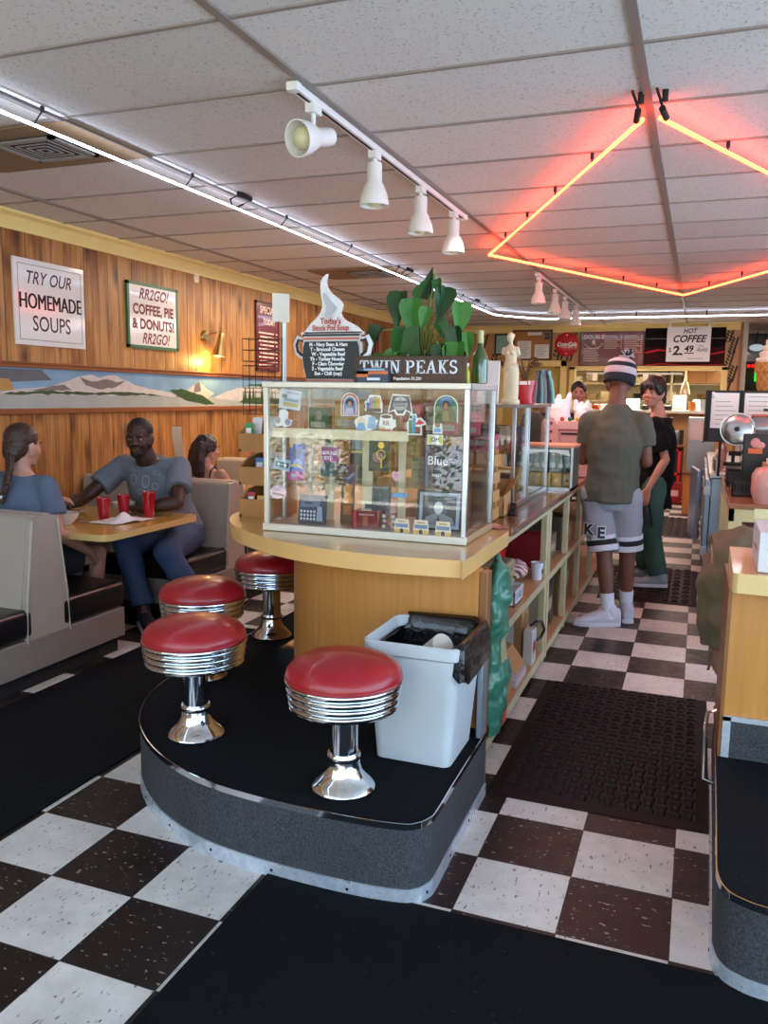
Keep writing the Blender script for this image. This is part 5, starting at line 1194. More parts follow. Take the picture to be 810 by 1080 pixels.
b = B(); b.slab((-.70, 2.04, SZ), (.3, 0, -1), (1, 0, .3), -.001, .02, .004); b.done('spine', P('#8a3a34'), t)
# wooden slatted crate and open carton on the brown counter
cw = M('crate_wood', '#b98a52', .5, var=.2)
t = thing('slatted_crate', 'light wood slatted crate on the brown counter behind the display case', 'crate', (-.66, 1.52, W))
for z in (W+.005, W+.09, W+.175, W+.255):
    b = B(); b.box(-.80, -.575, 1.42, 1.43, z, z+.052); b.box(-.583, -.573, 1.42, 1.64, z, z+.052); b.box(-.80, -.575, 1.63, 1.64, z, z+.052); b.done('slat', cw, t)
for x, y in ((-.80, 1.43), (-.60, 1.43), (-.60, 1.61), (-.80, 1.61)):
    b = B(); b.box(x, x+.018, y, y+.018, W, W+.33); b.done('corner_post', cw, t)
t = thing('open_carton', 'open brown cardboard carton tilted on the brown counter', 'carton', (-.61, 1.76, W))
b = B(); x0, x1, y0, y1 = -.66, -.56, 1.68, 1.84
b.prism([(y0, W), (y1, W), (y1, W+.17), (y0, W+.10)], (x1-.004, 0, 0), Y, Z, .004); b.prism([(y0, W), (y1, W), (y1, W+.17), (y0, W+.10)], (x0, 0, 0), Y, Z, .004); b.box(x0, x1, y0, y0+.004, W, W+.10); b.box(x0, x1, y1-.004, y1, W, W+.17); b.box(x0, x1, y0, y1, W, W+.004); b.done('body', cardboard, t)
b = B(); b.slab((x0, y0, W+.10), X, (0, -.5, -.6), .1, .06, .003); b.slab((x1, y0+.02, W+.11), (0, .9, .4), (.5, 0, .45), .13, .05, .003); b.done('flap', cardboard, t)
t = thing('black_dispenser', 'small black tape dispenser beside the brown carton on the counter', 'tape dispenser', (-.54, 1.80, W)); b = B(); b.box(-.553, -.52, 1.77, 1.83, W, W+.02); b.done('base', black, t, bevel=.004); b = B(); b.cyl((-.55, 1.80, W+.035), (-.525, 1.80, W+.035), .024); b.done('roll', black, t)
t = thing('flyer_stack', 'pink flyers scattered at the near end of the brown counter', 'papers', (-.55, 1.42, W))
for k, (x, y, r) in enumerate(((-.60, 1.385, .3), (-.53, 1.37, -.4), (-.56, 1.40, .9))):
    b = B(); b.box(x-.05, x+.05, y-.032, y+.032, W+.0005+.001*k, W+.0012+.001*k, rz=r); b.done('flyer', P(('#c98a94', '#b5656f', '#d9b08a')[k]), t)
# bottle display
t = thing('bottle_display', 'silver framed glass cooler box of teal bottles above yellow bags on the counter', 'display case', (-.65, 3.2, W))
x0, x1, y0, y1, z1 = -.86, -.42, 2.98, 3.27, 1.205
b = B(); b.box(x0, x1, y0, y1, W, W+.018); b.done('base', alu, t)
for xx in (x1-.014, x0): b = B(); b.box(xx, xx+.014, y0, y1, W, z1); b.done('side_panel', alu, t)
b = B(); b.box(x0-.005, x1+.005, y0-.008, y1+.005, z1, z1+.014); b.done('top', M('salmon_tray', '#d98a6a', .35), t)
b = B(); b.box(x0+.014, x1-.014, y1-.01, y1, W+.018, z1); b.done('back_panel', M('case_back_teal', '#6f8a86', .3, .4), t)
b = B(); b.prism([(-.2, .215), (-.19, .252), (.19, .252), (.2, .215), (.12, .235), (0, .242), (-.12, .235)], ((x0+x1)/2, y0+.012, W), X, Z, .01); b.prism([(x0-(x0+x1)/2+.014, 0.018), (x0-(x0+x1)/2+.04, .018), (x0-(x0+x1)/2+.02, .25), (x0-(x0+x1)/2+.014, .25)], ((x0+x1)/2, y0+.012, W), X, Z, .01); b.done('trim', alu, t)
b = B(); b.box(x0+.014, x1-.014, y0+.004, y0+.008, W+.018, z1-.002); b.done('front_glass', glass, t, smooth=False)
b = B(); b.box(x0+.014, x1-.014, y0+.012, y1-.012, W+.118, W+.124); b.done('shelf', glass, t, smooth=False)
teal = M('teal_glass', '#3f8f8a', .1, coat=1, spec=.7)
ct = M('white_cap', '#dfe6e6', .4)
for k in range(8):
    x = x0+.045+.052*k
    q = thing('teal_bottle', 'teal glass bottle, %s from the left in the silver framed box' % ('first second third fourth fifth sixth seventh eighth'.split()[k]), 'bottle', (x, y0+.07, W+.1245), 'teal bottles in the silver box')
    b = B(); b.lathe([(.016, 0), (.018, .003), (.018, .05), (.008, .075), (.0075, .092), (0, .092)], (x, y0+.07, W+.1245), 16); b.done('body', teal, q)
    b = B(); b.lathe([(.0185, .012), (.0185, .04)], (x, y0+.07, W+.1245), 16); b.done('label', P('#bfe0e0'), q)
    b = B(); b.lathe([(.009, .09), (.009, .102), (0, .102)], (x, y0+.07, W+.1245), 12); b.done('cap', ct, q)
for k in range(6):
    x = x0+.055+.07*k
    q = thing('yellow_snack_bag', 'yellow snack bag, %s from the left on the floor of the silver framed box' % ('first second third fourth fifth sixth'.split()[k]), 'snack bag', (x, y0+.06, W+.0185), 'yellow snack bags in the silver box')
    b = B(); c = V((x, y0+.06, W+.0185)); b.loft([(c+Z*.0, X*.033, Y*.004), (c+Z*.012, X*.032, Y*.02), (c+Z*.05, X*.031, Y*.024), (c+Z*.078, X*.032, Y*.012), (c+Z*.086, X*.034, Y*.002)], 16); b.done('bag', P('#c9a52c'), q)
    b = B(); b.cyl((x, y0+.033, W+.06), (x, y0+.037, W+.06), .012, seg=14); b.done('badge', P(('#e8c25a', '#3d3a20')[k % 2]), q)
# pink toy diner (money box)
pink = M('pink_plastic', '#d9a7a2', .4, var=.06)
t = thing('pink_cash_box', 'pink retro cash register shaped box with red and green ornaments on its top', 'cash register', (-.58, 4.0, W))
Y0 = 3.92
b = B(); b.box(-.735, -.315, Y0, Y0+.28, W, 1.28); b.done('body', pink, t, bevel=.01)
b = B(); b.prism([(-.70, 0), (-.58, 0), (-.575, .12), (-.59, .24), (-.62, .30), (-.68, .31), (-.705, .26)], (-.075, Y0-.03, W+.13), X, Z, .03); b.done('rounded_end', pink, t, bevel=.006)
b = B(); o = V((-.70, Y0-.061, W+.13))
for z in (.12, .19, .25): b.box(-.74, -.725, Y0-.064, Y0-.058, W+.13+z, W+.13+z+.02); b.box(-.715, -.70, Y0-.064, Y0-.058, W+.13+z, W+.13+z+.02)
b.done('windows', P('#5a3038'), t)
b = B(); b.box(-.645, -.325, Y0-.006, Y0+.01, 1.245, 1.258); b.done('slot', black, t)
b = B(); b.box(-.675, -.315, Y0-.01, Y0+.2, 1.28, 1.345); b.done('upper_deck', M('pink_deck', '#e0b4ae', .4), t, bevel=.006)
for k in range(6):
    b = B(); b.sph((-.64+.055*k, Y0+.0, 1.357), .017, seg=10); b.done('ornament', P(('#c02a2a', '#2f7a4a', '#e0a83a')[k % 3]), t)
b = B(); b.box(-.455, -.345, Y0-.004, Y0, 1.165, 1.2); b.done('label', P('#a89a88'), t)
# plastic bags and neighbours on the counter
bagm = M('white_plastic_film', '#e6e3e6', .3, var=.06, bump=.3, bscale=25, coat=.3)
def plastic_bag(c, w, d, h, label, mark='#9aa8a4'):
    t = thing('plastic_bag', label, 'bag', c, 'filled white takeaway bags'); c = V(c); b = B()
    b.loft([(c+Z*.002, X*w*.44, Y*d*.42), (c+Z*h*.05, X*w*.5, Y*d*.5), (c+Z*h*.45, X*w*.49, Y*d*.48), (c+Z*h*.80, X*w*.47, Y*d*.36), (c+Z*h*.90, X*w*.44, Y*d*.22)], 18)
    for s in (-1, 1): b.rcone(c+V((s*w*.36, 0, h*.86)), .03, c+V((s*w*.40, 0, h*.97)), .018, 10)
    b.rcone(c+V((-w*.05, 0, h*.86)), .03, c+V((0, 0, h*.94)), .02, 10)
    fuse(b, 'bag', bagm, t, .006, 3, .012, .05)
    b = B(); o = c+V((0, -d*.5-.006, h*.5)); b.rect(o, X, Z, -w*.16, w*.16, .02, .05); b.rect(o, X, Z, -w*.14, w*.14, -.02, -.005); b.rect(o, X, Z, -w*.12, w*.12, -.05, -.04); b.done('print', P(mark), t, recalc=False)
plastic_bag((-.76, 4.5, W), .20, .16, .62, 'tall white plastic takeaway bag beyond the pink cash register', '#7f8c8a')
plastic_bag((-.60, 4.65, W), .12, .12, .56, 'narrower white takeaway bag with green print, touching the person in the grey-green shirt', '#4f8a70')

# ------------------------------------------------------------------ trash bin
binm = M('grey_bin_plastic', '#bfc4c8', .4, var=.08, vscale=6)
t = thing('trash_bin', 'tall pale grey plastic trash bin standing on the platform by the counter end', 'trash bin', (-.565, .47, .255))
def rr(x0, x1, y0, y1, r, z, n=4):
    out = []
    for cx, cy, a0 in ((x1-r, y1-r, 0), (x0+r, y1-r, 90), (x0+r, y0+r, 180), (x1-r, y0+r, 270)):
        for k in range(n+1):
            a = math.radians(a0+90*k/n); out.append((cx+r*math.cos(a), cy+r*math.sin(a), z))
    return out
def rings(b, R, mi=0, cap0=True, cap1=False):
    n = len(R[0]); vs = [p for r in R for p in r]; fs = []
    for i in range(len(R)-1):
        for k in range(n): fs.append((i*n+k, i*n+(k+1) % n, (i+1)*n+(k+1) % n, (i+1)*n+k))
    if cap0: fs.append(tuple(range(n-1, -1, -1)))
    if cap1: fs.append(tuple(range((len(R)-1)*n, len(R)*n)))
    b.raw(vs, fs, mi)
BX0, BX1, BY0, BY1 = -.70, -.43, .37, .66
b = B()
def ring(o, z, r=.045, n=6): return rr(BX0-o*.85, BX1+o*.9, BY0-o*.9, BY1+o*.8, r, z, n)
rings(b, [ring(0, .256, .03), ring(.035, .635), ring(.048, .645), ring(.048, .683), ring(.040, .687), ring(.028, .67), ring(-.012, .29, .03)], cap1=True)
b.done('bin', binm, t)
lin_m = M('black_liner', '#0c0c0e', .22, var=.1, bump=.6, bscale=22, coat=.4)
b = B(); R = []
for k, (o_, z) in enumerate(((-.02, .38), (.0, .52), (.014, .64), (.026, .692), (.050, .697), (.060, .68), (.062, .645), (.064, .61))):
    n = len(ring(0, 0, .05)); row = []; cs = []
    for i in range(n):
        u = i/n; wv = 1.0 if (u < .30 or u > .83) else 0.0
        cs.append(wv)
    for i in range(n):
        u = i/n; wv = (cs[i-1]+2*cs[i]+cs[(i+1) % n])/4
        oo = o_ if k < 3 else .012+(o_-.012)*wv; zo = z if k < 3 else (.655-.012*(k-3))*(1-wv)+z*wv
        x, y, _z = ring(oo if k < 3 or wv < .99 else o_, 0, .05)[i]; w = .004*math.sin(i*1.9+k)*(.3 if k < 3 or wv < .5 else 1)
        droop = (k-4)*(.014*max(0, math.cos((u-.94)*2*PI))) if k > 4 and wv > .5 else 0
        row.append((x+w, y+w, zo-droop+(.010*math.sin(i*1.3) if k > 3 else 0)))
    R.append(row)
rings(b, R, cap0=True); o = b.done('liner', lin_m, t, recalc=False)
t2 = thing('crumpled_cup', 'pale paper cup lying inside the black liner of the trash bin', 'cup', (-.53, .5, .60)); b = B(); b.cyl((-.56, .52, .60), (-.49, .47, .655), .034, .042, 20); b.done('cup', M('cup_paper', '#c9bfb2', .6), t2)
t = thing('flat_panel', 'narrow grey metal strip leaning between the trash bin and the counter end', 'panel', (-.40, .70, .255)); b = B(); b.box(-.412, -.392, .66, .735, .2535, .60); b.done('strip', M('dull_metal', '#8d949c', .45, .6), t, bevel=.003)

# ------------------------------------------------------------------ inside the shelves
Z1, Z0 = .5005, .0755
def carton(name, label, x0, x1, y0, y1, z0, z1, m, cat='box', band=None, rz=0, flap=False):
    t = thing(name, label, cat, ((x0+x1)/2, (y0+y1)/2, z0)); b = B(); b.box(x0, x1, y0, y1, z0, z1, rz=rz); b.done('carton', m, t, bevel=.003)
    if band:
        b = B(); b.rect((x1, y0, z0), Y, Z, (y1-y0)*.15, (y1-y0)*.8, (z1-z0)*.35, (z1-z0)*.65, lift=.0012); b.done('print', band, t, recalc=False)
    if flap:
        b = B(); b.slab((x1, y0+.02, z1-.002), Y, (.55, 0, -.7), y1-y0-.04, .10, .003); b.slab((x0, y0, z1-.002), X, (0, -.3, .9), x1-x0, .07, .003); b.done('flap', m, t)
    return t
carton('red_case', 'red plastic carrying case on the middle shelf of the first bay', -.88, -.69, 2.17, 2.38, Z1, .66, M('red_case_plastic', '#d01822', .35, coat=.2), 'case', P('#7a1018'))
t = thing('red_cloth', 'crumpled red cloth on top of the red carrying case', 'cloth', (-.80, 2.26, .662)); b = B()
for k in range(5): b.sph((-.85+.025*k, 2.23+.03*(k % 3), .678+.008*(k % 2)), (.04, .05, .02), seg=10)
fuse(b, 'cloth', P('#b5303a'), t, .008, 2, .01, .03)
t = thing('striped_pouch', 'pink and white striped cloth pouch on the shelf in front of the red case', 'pouch', (-.605, 2.235, Z1)); b = B()
b.sph((-.605, 2.235, Z1+.07), (.07, .085, .055), seg=16); pm = N('pouch_stripes'); _p = pos(pm); _q = pm.sep(_p); pm.link(pm.mix(pm.math('GREATER_THAN', pm.math('SINE', pm.math('MULTIPLY', pm.math('ADD', _q[1], _q[2]), 190.0)), 0.0), lin('#8a4a4c'), lin('#d9c0bc')), pm.b.inputs['Base Color'])
fuse(b, 'pouch', pm.m, t, .008, 2, .02, .05)
def basket(c, w, d, h, label, m=None):
    m = m or M('white_basket', '#c9ccd8', .4); t = thing('plastic_basket', label, 'basket', c); x, y, z = c; e = .006
    b = B(); b.box(x-w/2, x+w/2, y-d/2, y+d/2, z, z+e); b.done('base', m, t)
    for nm, a in (('side', (x+w/2-e, x+w/2, y-d/2, y+d/2)), ('side', (x-w/2, x-w/2+e, y-d/2, y+d/2)), ('side', (x-w/2, x+w/2, y-d/2, y-d/2+e)), ('side', (x-w/2, x+w/2, y+d/2-e, y+d/2))):
        b = B(); b.box(*a, z, z+h*.3); b.box(*a, z+h*.82, z+h)
        n = 6
        for k in range(n+1):
            if a[1]-a[0] < .02: q = a[2]+(a[3]-a[2]-.012)*k/n; b.box(a[0], a[1], q, q+.012, z+h*.3, z+h*.82)
            else: q = a[0]+(a[1]-a[0]-.012)*k/n; b.box(q, q+.012, a[2], a[3], z+h*.3, z+h*.82)
        b.done(nm, m, t)
    return t
basket((-.56, 1.79, Z1), .14, .22, .075, 'white plastic basket of wrapped sweets at the front of the middle shelf')
basket((-.51, 2.02, Z1), .06, .08, .09, 'small white cup-like basket at the shelf edge by the red case') if False else None
t = thing('paper_cup', 'white paper cup with dark print standing at the shelf edge below the red case', 'cup', (-.505, 2.35, Z1)); b = B(); b.lathe([(.026, 0), (.035, .095), (.037, .097), (.034, .098), (.026, .01), (0, .01)], (-.505, 2.35, Z1), 24); b.done('cup', M('cup_white', '#d4d3de', .4), t); b = B(); b.box(-.4745, -.4725, 2.338, 2.362, Z1+.035, Z1+.06); b.done('print', ink, t)
for k in range(5):
    x, y = -.595+.04*(k % 2), 1.72+.045*(k//2)+.02*(k % 2)
    q = thing('sweet', ('brown wrapped sweet at the near end of the white basket', 'tan wrapped sweet beside the brown one in the white basket', 'dark sweet in the middle of the white basket', 'red wrapped sweet toward the back of the white basket', 'yellow sweet at the far end of the white basket')[k], 'sweet', (x, y, Z1+.007)); b = B(); b.sph((x, y, Z1+.045), (.022, .024, .038), seg=12); b.done('wrapper', P(('#6a3a22', '#c9a06a', '#2a1c1c', '#a8323a', '#d0a83a')[k]), q)
for k, (z, h, lab) in enumerate(((Z1, .055, 'lowest of the tan folded cloth stack on the middle shelf'), (Z1+.0555, .05, 'second tan folded cloth of the stack on the middle shelf'), (Z1+.106, .05, 'top tan folded cloth of the stack on the middle shelf'))):
    t = thing('folded_cloth', lab, 'cloth', (-.69, 2.03, z), 'folded cloths on the middle shelf'); b = B(); b.box(-.80, -.58, 1.94, 2.13, z, z+h); b.done('cloth', M('tan_cloth', '#9c8566', .8, var=.1), t, bevel=.018, seg=3)
carton('black_label_box', 'black box with pale lettering behind the white basket on the middle shelf', -.78, -.66, 1.70, 1.84, Z1, .585, black, 'box', P('#8d8a80'))
t = thing('grey_pot', 'dark round pot at the back of the first shelf bay', 'pot', (-.8, 1.3, Z1)); b = B(); b.lathe([(.08, 0), (.095, .01), (.095, .13), (.10, .135), (.09, .137), (.085, .02), (0, .02)], (-.8, 1.3, Z1), 28); b.done('pot', M('dark_pot', '#3a3330'), t)
# lower shelf
carton('open_carton', 'open brown carton on the low shelf nearest the counter end', -.64, -.49, 1.44, 1.69, Z0, .32, cardboard, 'carton', P('#7d5630'), flap=True)
carton('grey_carton', 'large grey-brown carton standing in the middle of the low shelf', -.86, -.56, 1.76, 2.04, Z0, .44, M('grey_board', '#7d726a', .8), 'carton')
carton('tall_carton', 'tall brown carton at the far end of the first low bay', -.72, -.54, 2.16, 2.34, Z0, .455, cardboard, 'carton', P('#8a6238'))
carton('printed_box', 'small red and white printed box with a black loop in front of the tall carton', -.52, -.47, 2.1, 2.22, Z0, .27, P('#c4bcb4'), 'box', P('#a83a36'))
t = thing('black_loop', 'black cable loop hanging over the small printed box', 'cable', (-.47, 2.18, .2)); b = B(); b.tube([(-.50, 2.2, .272), (-.466, 2.18, .31), (-.44, 2.2, .30), (-.432, 2.24, .25), (-.45, 2.25, .20), (-.466, 2.22, .19)], .008, 8); b.done('cable', black, t)
carton('blue_folder', 'pale blue folder standing behind the open brown carton', -.76, -.70, 1.60, 1.72, Z0, .42, P('#8fa8cc'), 'folder', P('#e0e4ea'))
carton('magazine_pile', 'pile of pale magazines lying along the front of the low shelf', -.555, -.475, 1.72, 1.98, Z0, .12, P('#b9aeb4'), 'magazines')
for k, (y0, y1, z1_, c, lab) in enumerate(((2.66, 2.82, .70, '#8a1a20', 'red canister at the near end of the second shelf bay'), (2.86, 3.1, .66, '#6d5a48', 'brown bundle on the middle shelf of the second bay'), (3.3, 3.55, .72, '#4a4038', 'dark box on the middle shelf of the third bay'), (3.62, 3.78, .64, '#8d7a5c', 'tan carton on the middle shelf of the third bay'))):
    carton('stored_box', lab, -.74, -.52, y0, y1, Z1, z1_, P(c), 'box', P('#a89a80'))
for k, (y0, y1, z1_, c, lab) in enumerate(((2.64, 2.7, .42, '#b9ad98', 'narrow white upright board in the second low bay'), (2.8, 3.08, .36, '#2b2624', 'black crate on the low shelf of the second bay'), (3.28, 3.5, .33, '#7d5c3c', 'brown carton on the low shelf of the third bay'), (3.56, 3.78, .4, '#5c554e', 'grey carton at the far end of the third low bay'))):
    carton('stored_box', lab, -.76, -.52, y0, y1, Z0, z1_, P(c), 'box', P('#a89a80'))
# green bag hanging at the end
gb = M('green_bag_film', '#3f7a66', .3, var=.25, vscale=8, bump=.4, bscale=18, coat=.3)
t = thing('green_plastic_bag', 'long crumpled green plastic bag hanging at the near end of the open shelves', 'bag', (-.47, 1.15, .08)); b = B()
c = V((-.45, 1.15, 0))
b.loft([(c+V((0, -.03, .085)), X*.02, Y*.07), (c+V((0, .0, .2)), X*.045, Y*.135), (c+V((0, .0, .36)), X*.045, Y*.14), (c+V((0, -.02, .48)), X*.03, Y*.085), (c+V((0, -.01, .60)), X*.045, Y*.12), (c+V((0, .01, .74)), X*.04, Y*.12), (c+V((0, .0, .83)), X*.02, Y*.05)], 22)
b.rcone(c+V((0, 0, .80)), .02, c+V((-.01, .02, .855)), .012); bg = fuse(b, 'bag', gb, t, .008, 2, .05, .075)
b = B(); b.raw([c+V((.1, y, z)) for y, z in ((-.09, .42), (-.01, .54), (.11, .45), (.06, .41))], [(0, 1, 2, 3)]); bmesh.ops.subdivide_edges(b.bm, edges=b.bm.edges[:], cuts=6, use_grid_fill=True); project(b, bg, NX, .004); b.done('tag', P('#a9a684'), t, recalc=False)
b = B(); b.raw([c+V((.1, y, z)) for y, z in ((-.06, .11), (.04, .17), (.06, .23), (-.02, .18))], [(0, 1, 2, 3)]); bmesh.ops.subdivide_edges(b.bm, edges=b.bm.edges[:], cuts=6, use_grid_fill=True); project(b, bg, NX, .004); b.done('red_print', P('#b5483e'), t, recalc=False)
# ------------------------------------------------------------------ right side of the aisle
t = thing('prep_table', 'cream painted prep table with brown top on the right of the aisle', 'table', (.95, 4.0, 0))
lp = M('cream_leg_paint', '#d3c08a', .45, var=.08)
b = B(); b.box(.485, 1.6, 3.05, 4.95, .875, .905); b.done('tabletop', M('prep_top', '#9a6a48', .25, var=.15, coat=.3), t, bevel=.004)
b = B(); b.box(.49, 1.6, 3.06, 3.09, .80, .875); b.box(.49, .52, 3.06, 4.94, .80, .875); b.box(.49, 1.6, 4.91, 4.94, .80, .875); b.done('apron', lp, t)
for x, y in ((.49, 3.06), (.49, 4.86), (1.52, 3.06), (1.52, 4.86)):
    b = B(); b.box(x, x+.075, y, y+.075, 0, .80); b.done('leg', lp, t, bevel=.004)
b = B(); b.box(.50, 1.58, 3.1, 4.9, .40, .43); b.done('shelf', M('prep_shelf', '#8a6a50', .5), t)
def simple(name, label, cat, x0, x1, y0, y1, z0, z1, m, pm=None, bevel=.006, part='body'):
    t = thing(name, label, cat, ((x0+x1)/2, (y0+y1)/2, z0)); b = B(); b.box(x0, x1, y0, y1, z0, z1); b.done(part, m, t, bevel=bevel)
    if pm:
        b = B(); b.rect((x0, y0, z0), X, Z, (x1-x0)*.2, (x1-x0)*.8, (z1-z0)*.35, (z1-z0)*.65, lift=.0015); b.rect((x0, y1, z0), NY, Z, (y1-y0)*.2, (y1-y0)*.8, (z1-z0)*.4, (z1-z0)*.6, lift=.0015); b.done('print', pm, t, recalc=False)
    return t
simple('storage_tub', 'dark storage tub under the prep table', 'tub', .62, .95, 3.2, 3.6, .431, .66, M('dark_tub', '#26242c', .4), P('#5a5460'))
simple('storage_tub', 'pale pink tub deeper under the prep table', 'tub', .56, .80, 3.9, 4.4, .431, .62, M('pale_pink_tub', '#b08a88', .4), P('#8a6a68'))
# black basket
TT = .9055
bk = basket((.585, 3.55, TT), .14, .16, .10, 'small black plastic basket at the front corner of the prep table', black)
# pink bowl
t = thing('pink_bowl', 'wide pale pink bowl on the prep table left of the black basket', 'bowl', (.66, 4.75, TT)); b = B(); b.lathe([(.08, 0), (.10, .008), (.17, .06), (.178, .065), (.165, .062), (.09, .014), (0, .012)], (.66, 4.75, TT), 40); b.done('bowl', M('pink_bowl', '#d39a90', .3, coat=.2), t)
# pink bin
t = thing('pink_tub', 'rounded pale pink plastic tub behind the white box at the right edge', 'tub', (.72, 3.14, TT)); b = B()
rings(b, [rr(.63, .85, 3.08, 3.3, .05, TT), rr(.61, .87, 3.06, 3.32, .06, TT+.06), rr(.61, .87, 3.06, 3.32, .06, TT+.16), rr(.63, .85, 3.08, 3.3, .06, TT+.20), rr(.67, .81, 3.12, 3.26, .05, TT+.215)], cap1=True); b.done('tub', M('pink_tub', '#d49a92', .35, coat=.2), t)
simple('brown_carton', 'brown cardboard carton at the right edge beside the black box', 'carton', .69, .95, 3.38, 3.66, TT, 1.12, cardboard, P('#8a6238'))
t = thing('cup_stack', 'row of small white cups standing in the brown carton', 'cups', (.72, 3.42, 1.121)); 
for k in range(4):
    b = B(); b.lathe([(.014, 0), (.02, .035), (0, .035)], (.715+.045*k, 3.42, 1.1205), 14); b.done('cup', paper, t)
t = simple('black_box', 'black box with a pink and orange sticker in front of the slicer', 'box', .575, .90, 3.72, 3.86, TT, 1.29, black)
b = B(); o = V((.645, 3.72, 1.20)); b.sph(o+NY*.001+Z*.035, (.03, .004, .032), seg=14); b.sph(o+NY*.001+V((.03, 0, .02)), (.03, .004, .024), seg=14); b.done('sticker_top', P('#d98a86'), t); b = B(); b.box(.605, .69, 3.716, 3.72, 1.165, 1.20); b.done('sticker_foot', P('#d9622f'), t)
# slicer
t = thing('meat_slicer', 'silver meat slicer with a big round blade on the prep table', 'meat slicer', (.62, 4.25, TT))
b = B(); b.box(.44+.06, .80, 4.12, 4.5, TT+.02, TT+.12); b.done('base', black, t, bevel=.01)
for x, y in ((.52, 4.14), (.78, 4.14), (.52, 4.46), (.78, 4.46)):
    b = B(); b.cyl((x, y, TT), (x, y, TT+.022), .018, seg=14); b.done('foot', black, t)
b = B(); d = V((-.25, -1, .12)).normalized(); o = V((.55, 4.2, 1.305))
b.lathe([(.104, -.012), (.106, .0), (.10, .008), (.085, .012), (.05, .016), (0, .016)], o, 44, axis=d); bl = b.done('blade', M('blade_steel', '#c9ccd2', .2, 1), t)
b = B(); b.lathe([(.018, .0), (.018, .006), (0, .006)], o+d*.015, 20, axis=d); b.done('hub', black, bl)
b = B(); b.tube([o-d*.004+V((.112*math.cos(a*PI/24), 0, .112*math.sin(a*PI/24))) for a in range(48)], .006, 6, closed=True); b.done('blade_guard', steel, t)
b = B(); b.loft([((.60, 4.30, 1.30), Y*.06, Z*.075), ((.66, 4.30, 1.31), Y*.085, Z*.095), ((.85, 4.3, 1.31), Y*.085, Z*.095), ((.98, 4.3, 1.28), Y*.07, Z*.08)], 24); b.done('motor_housing', M('slicer_grey', '#a9acb2', .25, .7), t)
b = B(); b.box(.64, .95, 4.26, 4.34, 1.395, 1.412); b.done('red_cover', M('salmon_cover', '#c2604a', .4), t, bevel=.005)
b = B(); b.box(.47, .66, 4.02, 4.16, TT+.15, TT+.17); b.cyl((.53, 4.08, TT+.17), (.53, 4.08, TT+.23), .012); b.box(.50, .58, 4.06, 4.1, TT+.22, TT+.25); b.done('carriage', blackm, t)
b = B(); b.cyl((.59, 4.15, 1.02), (.59, 4.15, 1.2), .014); b.cyl((.62, 4.15, 1.02), (.62, 4.15, 1.2), .014); b.done('carriage_rods', chrome, t)
# order board
t = thing('order_board', 'black framed board with white order sheets above the slicer', 'board', (.85, 4.9, 1.18))
b = B(); b.box(.33, 1.3, 4.88, 4.9, 1.18, 1.585); b.done('panel', black, t, bevel=.004)
b = B(); b.box(.345, .36, 4.85, 4.9, 1.18, 1.58); b.box(.585, .60, 4.87, 4.88, 1.18, 1.585); b.done('divider', blackm, t)
b = B(); b.box(.45, .47, 4.9, 4.93, TT, 1.2); b.box(1.2, 1.22, 4.9, 4.93, TT, 1.2); b.done('post', blackm, t)
for x0, x1, z0, lab in ((.375, .575, 1.29, 'white order sheet with curled top on the left of the black board'), (.615, .95, 1.33, 'white order sheet on the right of the black board')):
    q = thing('order_sheet', lab, 'paper', ((x0+x1)/2, 4.875, z0)); b = B(); b.slab((x0, 4.879, z0), X, Z, x1-x0, 1.565-z0, .002); b.done('sheet', paper, q)
    b = B(); o = V((x0, 4.8765, z0))
    for k in range(6): b.rect(o, X, Z, .03, (x1-x0)*(.9-.1*(k % 3)), .03+.035*k, .034+.035*k)
    b.done('writing', M('grey_ink', '#8d8780'), q, recalc=False)
    if x0 < .5: b = B(); b.cyl((x0, 4.872, 1.55), (x0+.02, 4.872, 1.55), .022); b.done('curled_corner', paper, q)
t = simple('coffee_grinder', 'copper topped grinder with black lever, right edge above the slicer', 'grinder', .86, 1.0, 4.62, 4.8, TT, 1.40, M('copper_brown', '#7a4a38', .35, .4))
b = B(); b.cyl((.90, 4.66, 1.40), (.90, 4.66, 1.47), .02); b.box(.74, 1.0, 4.64, 4.68, 1.43, 1.45); b.sph((.90, 4.66, 1.485), .02); b.done('lever', black, t)
# ice cream cone lamp
t = thing('giant_ice_cream', 'giant soft serve ice cream cone figure at the right edge', 'ice cream figure', (.78, 5.0, 1.586))
cn = N('waffle_cone'); _p = cn.tc.outputs['Object']; _q = cn.sep(_p); _a = cn.math('ARCTAN2', _q[1], _q[0])
_s1 = cn.math('SINE', cn.math('ADD', cn.math('MULTIPLY', _a, 9.0), cn.math('MULTIPLY', _q[2], 70.0))); _s2 = cn.math('SINE', cn.math('SUBTRACT', cn.math('MULTIPLY', _a, 9.0), cn.math('MULTIPLY', _q[2], 70.0)))
_m = cn.mapr(cn.math('MAXIMUM', _s1, _s2), .75, .95); cn.link(cn.mix(_m, lin('#b9793a'), lin('#d9a05c')), cn.b.inputs['Base Color']); cn.b.inputs['Roughness'].default_value = .5; cn.bump(_m, .8, .01)
b = B(); b.lathe([(.085, 0), (.092, .02), (.105, .14), (.115, .145), (.118, .215), (.112, .22), (0, .22)], (.79, 5.0, 1.586), 36); b.done('cone', cn.m, t)
b = B(); pr = [(0.06, .215)]
for k in range(5):
    R = .112-.021*k; z = .235+.046*k; pr += [(R*.9, z-.02), (R, z), (R*.96, z+.016), (R*.80, z+.024)]
pr += [(.012, .452), (0, .465)]
b.lathe(pr, (.79, 5.0, 1.586), 36); b.done('swirl', M('soft_serve', '#ece4da', .4, var=.05), t)
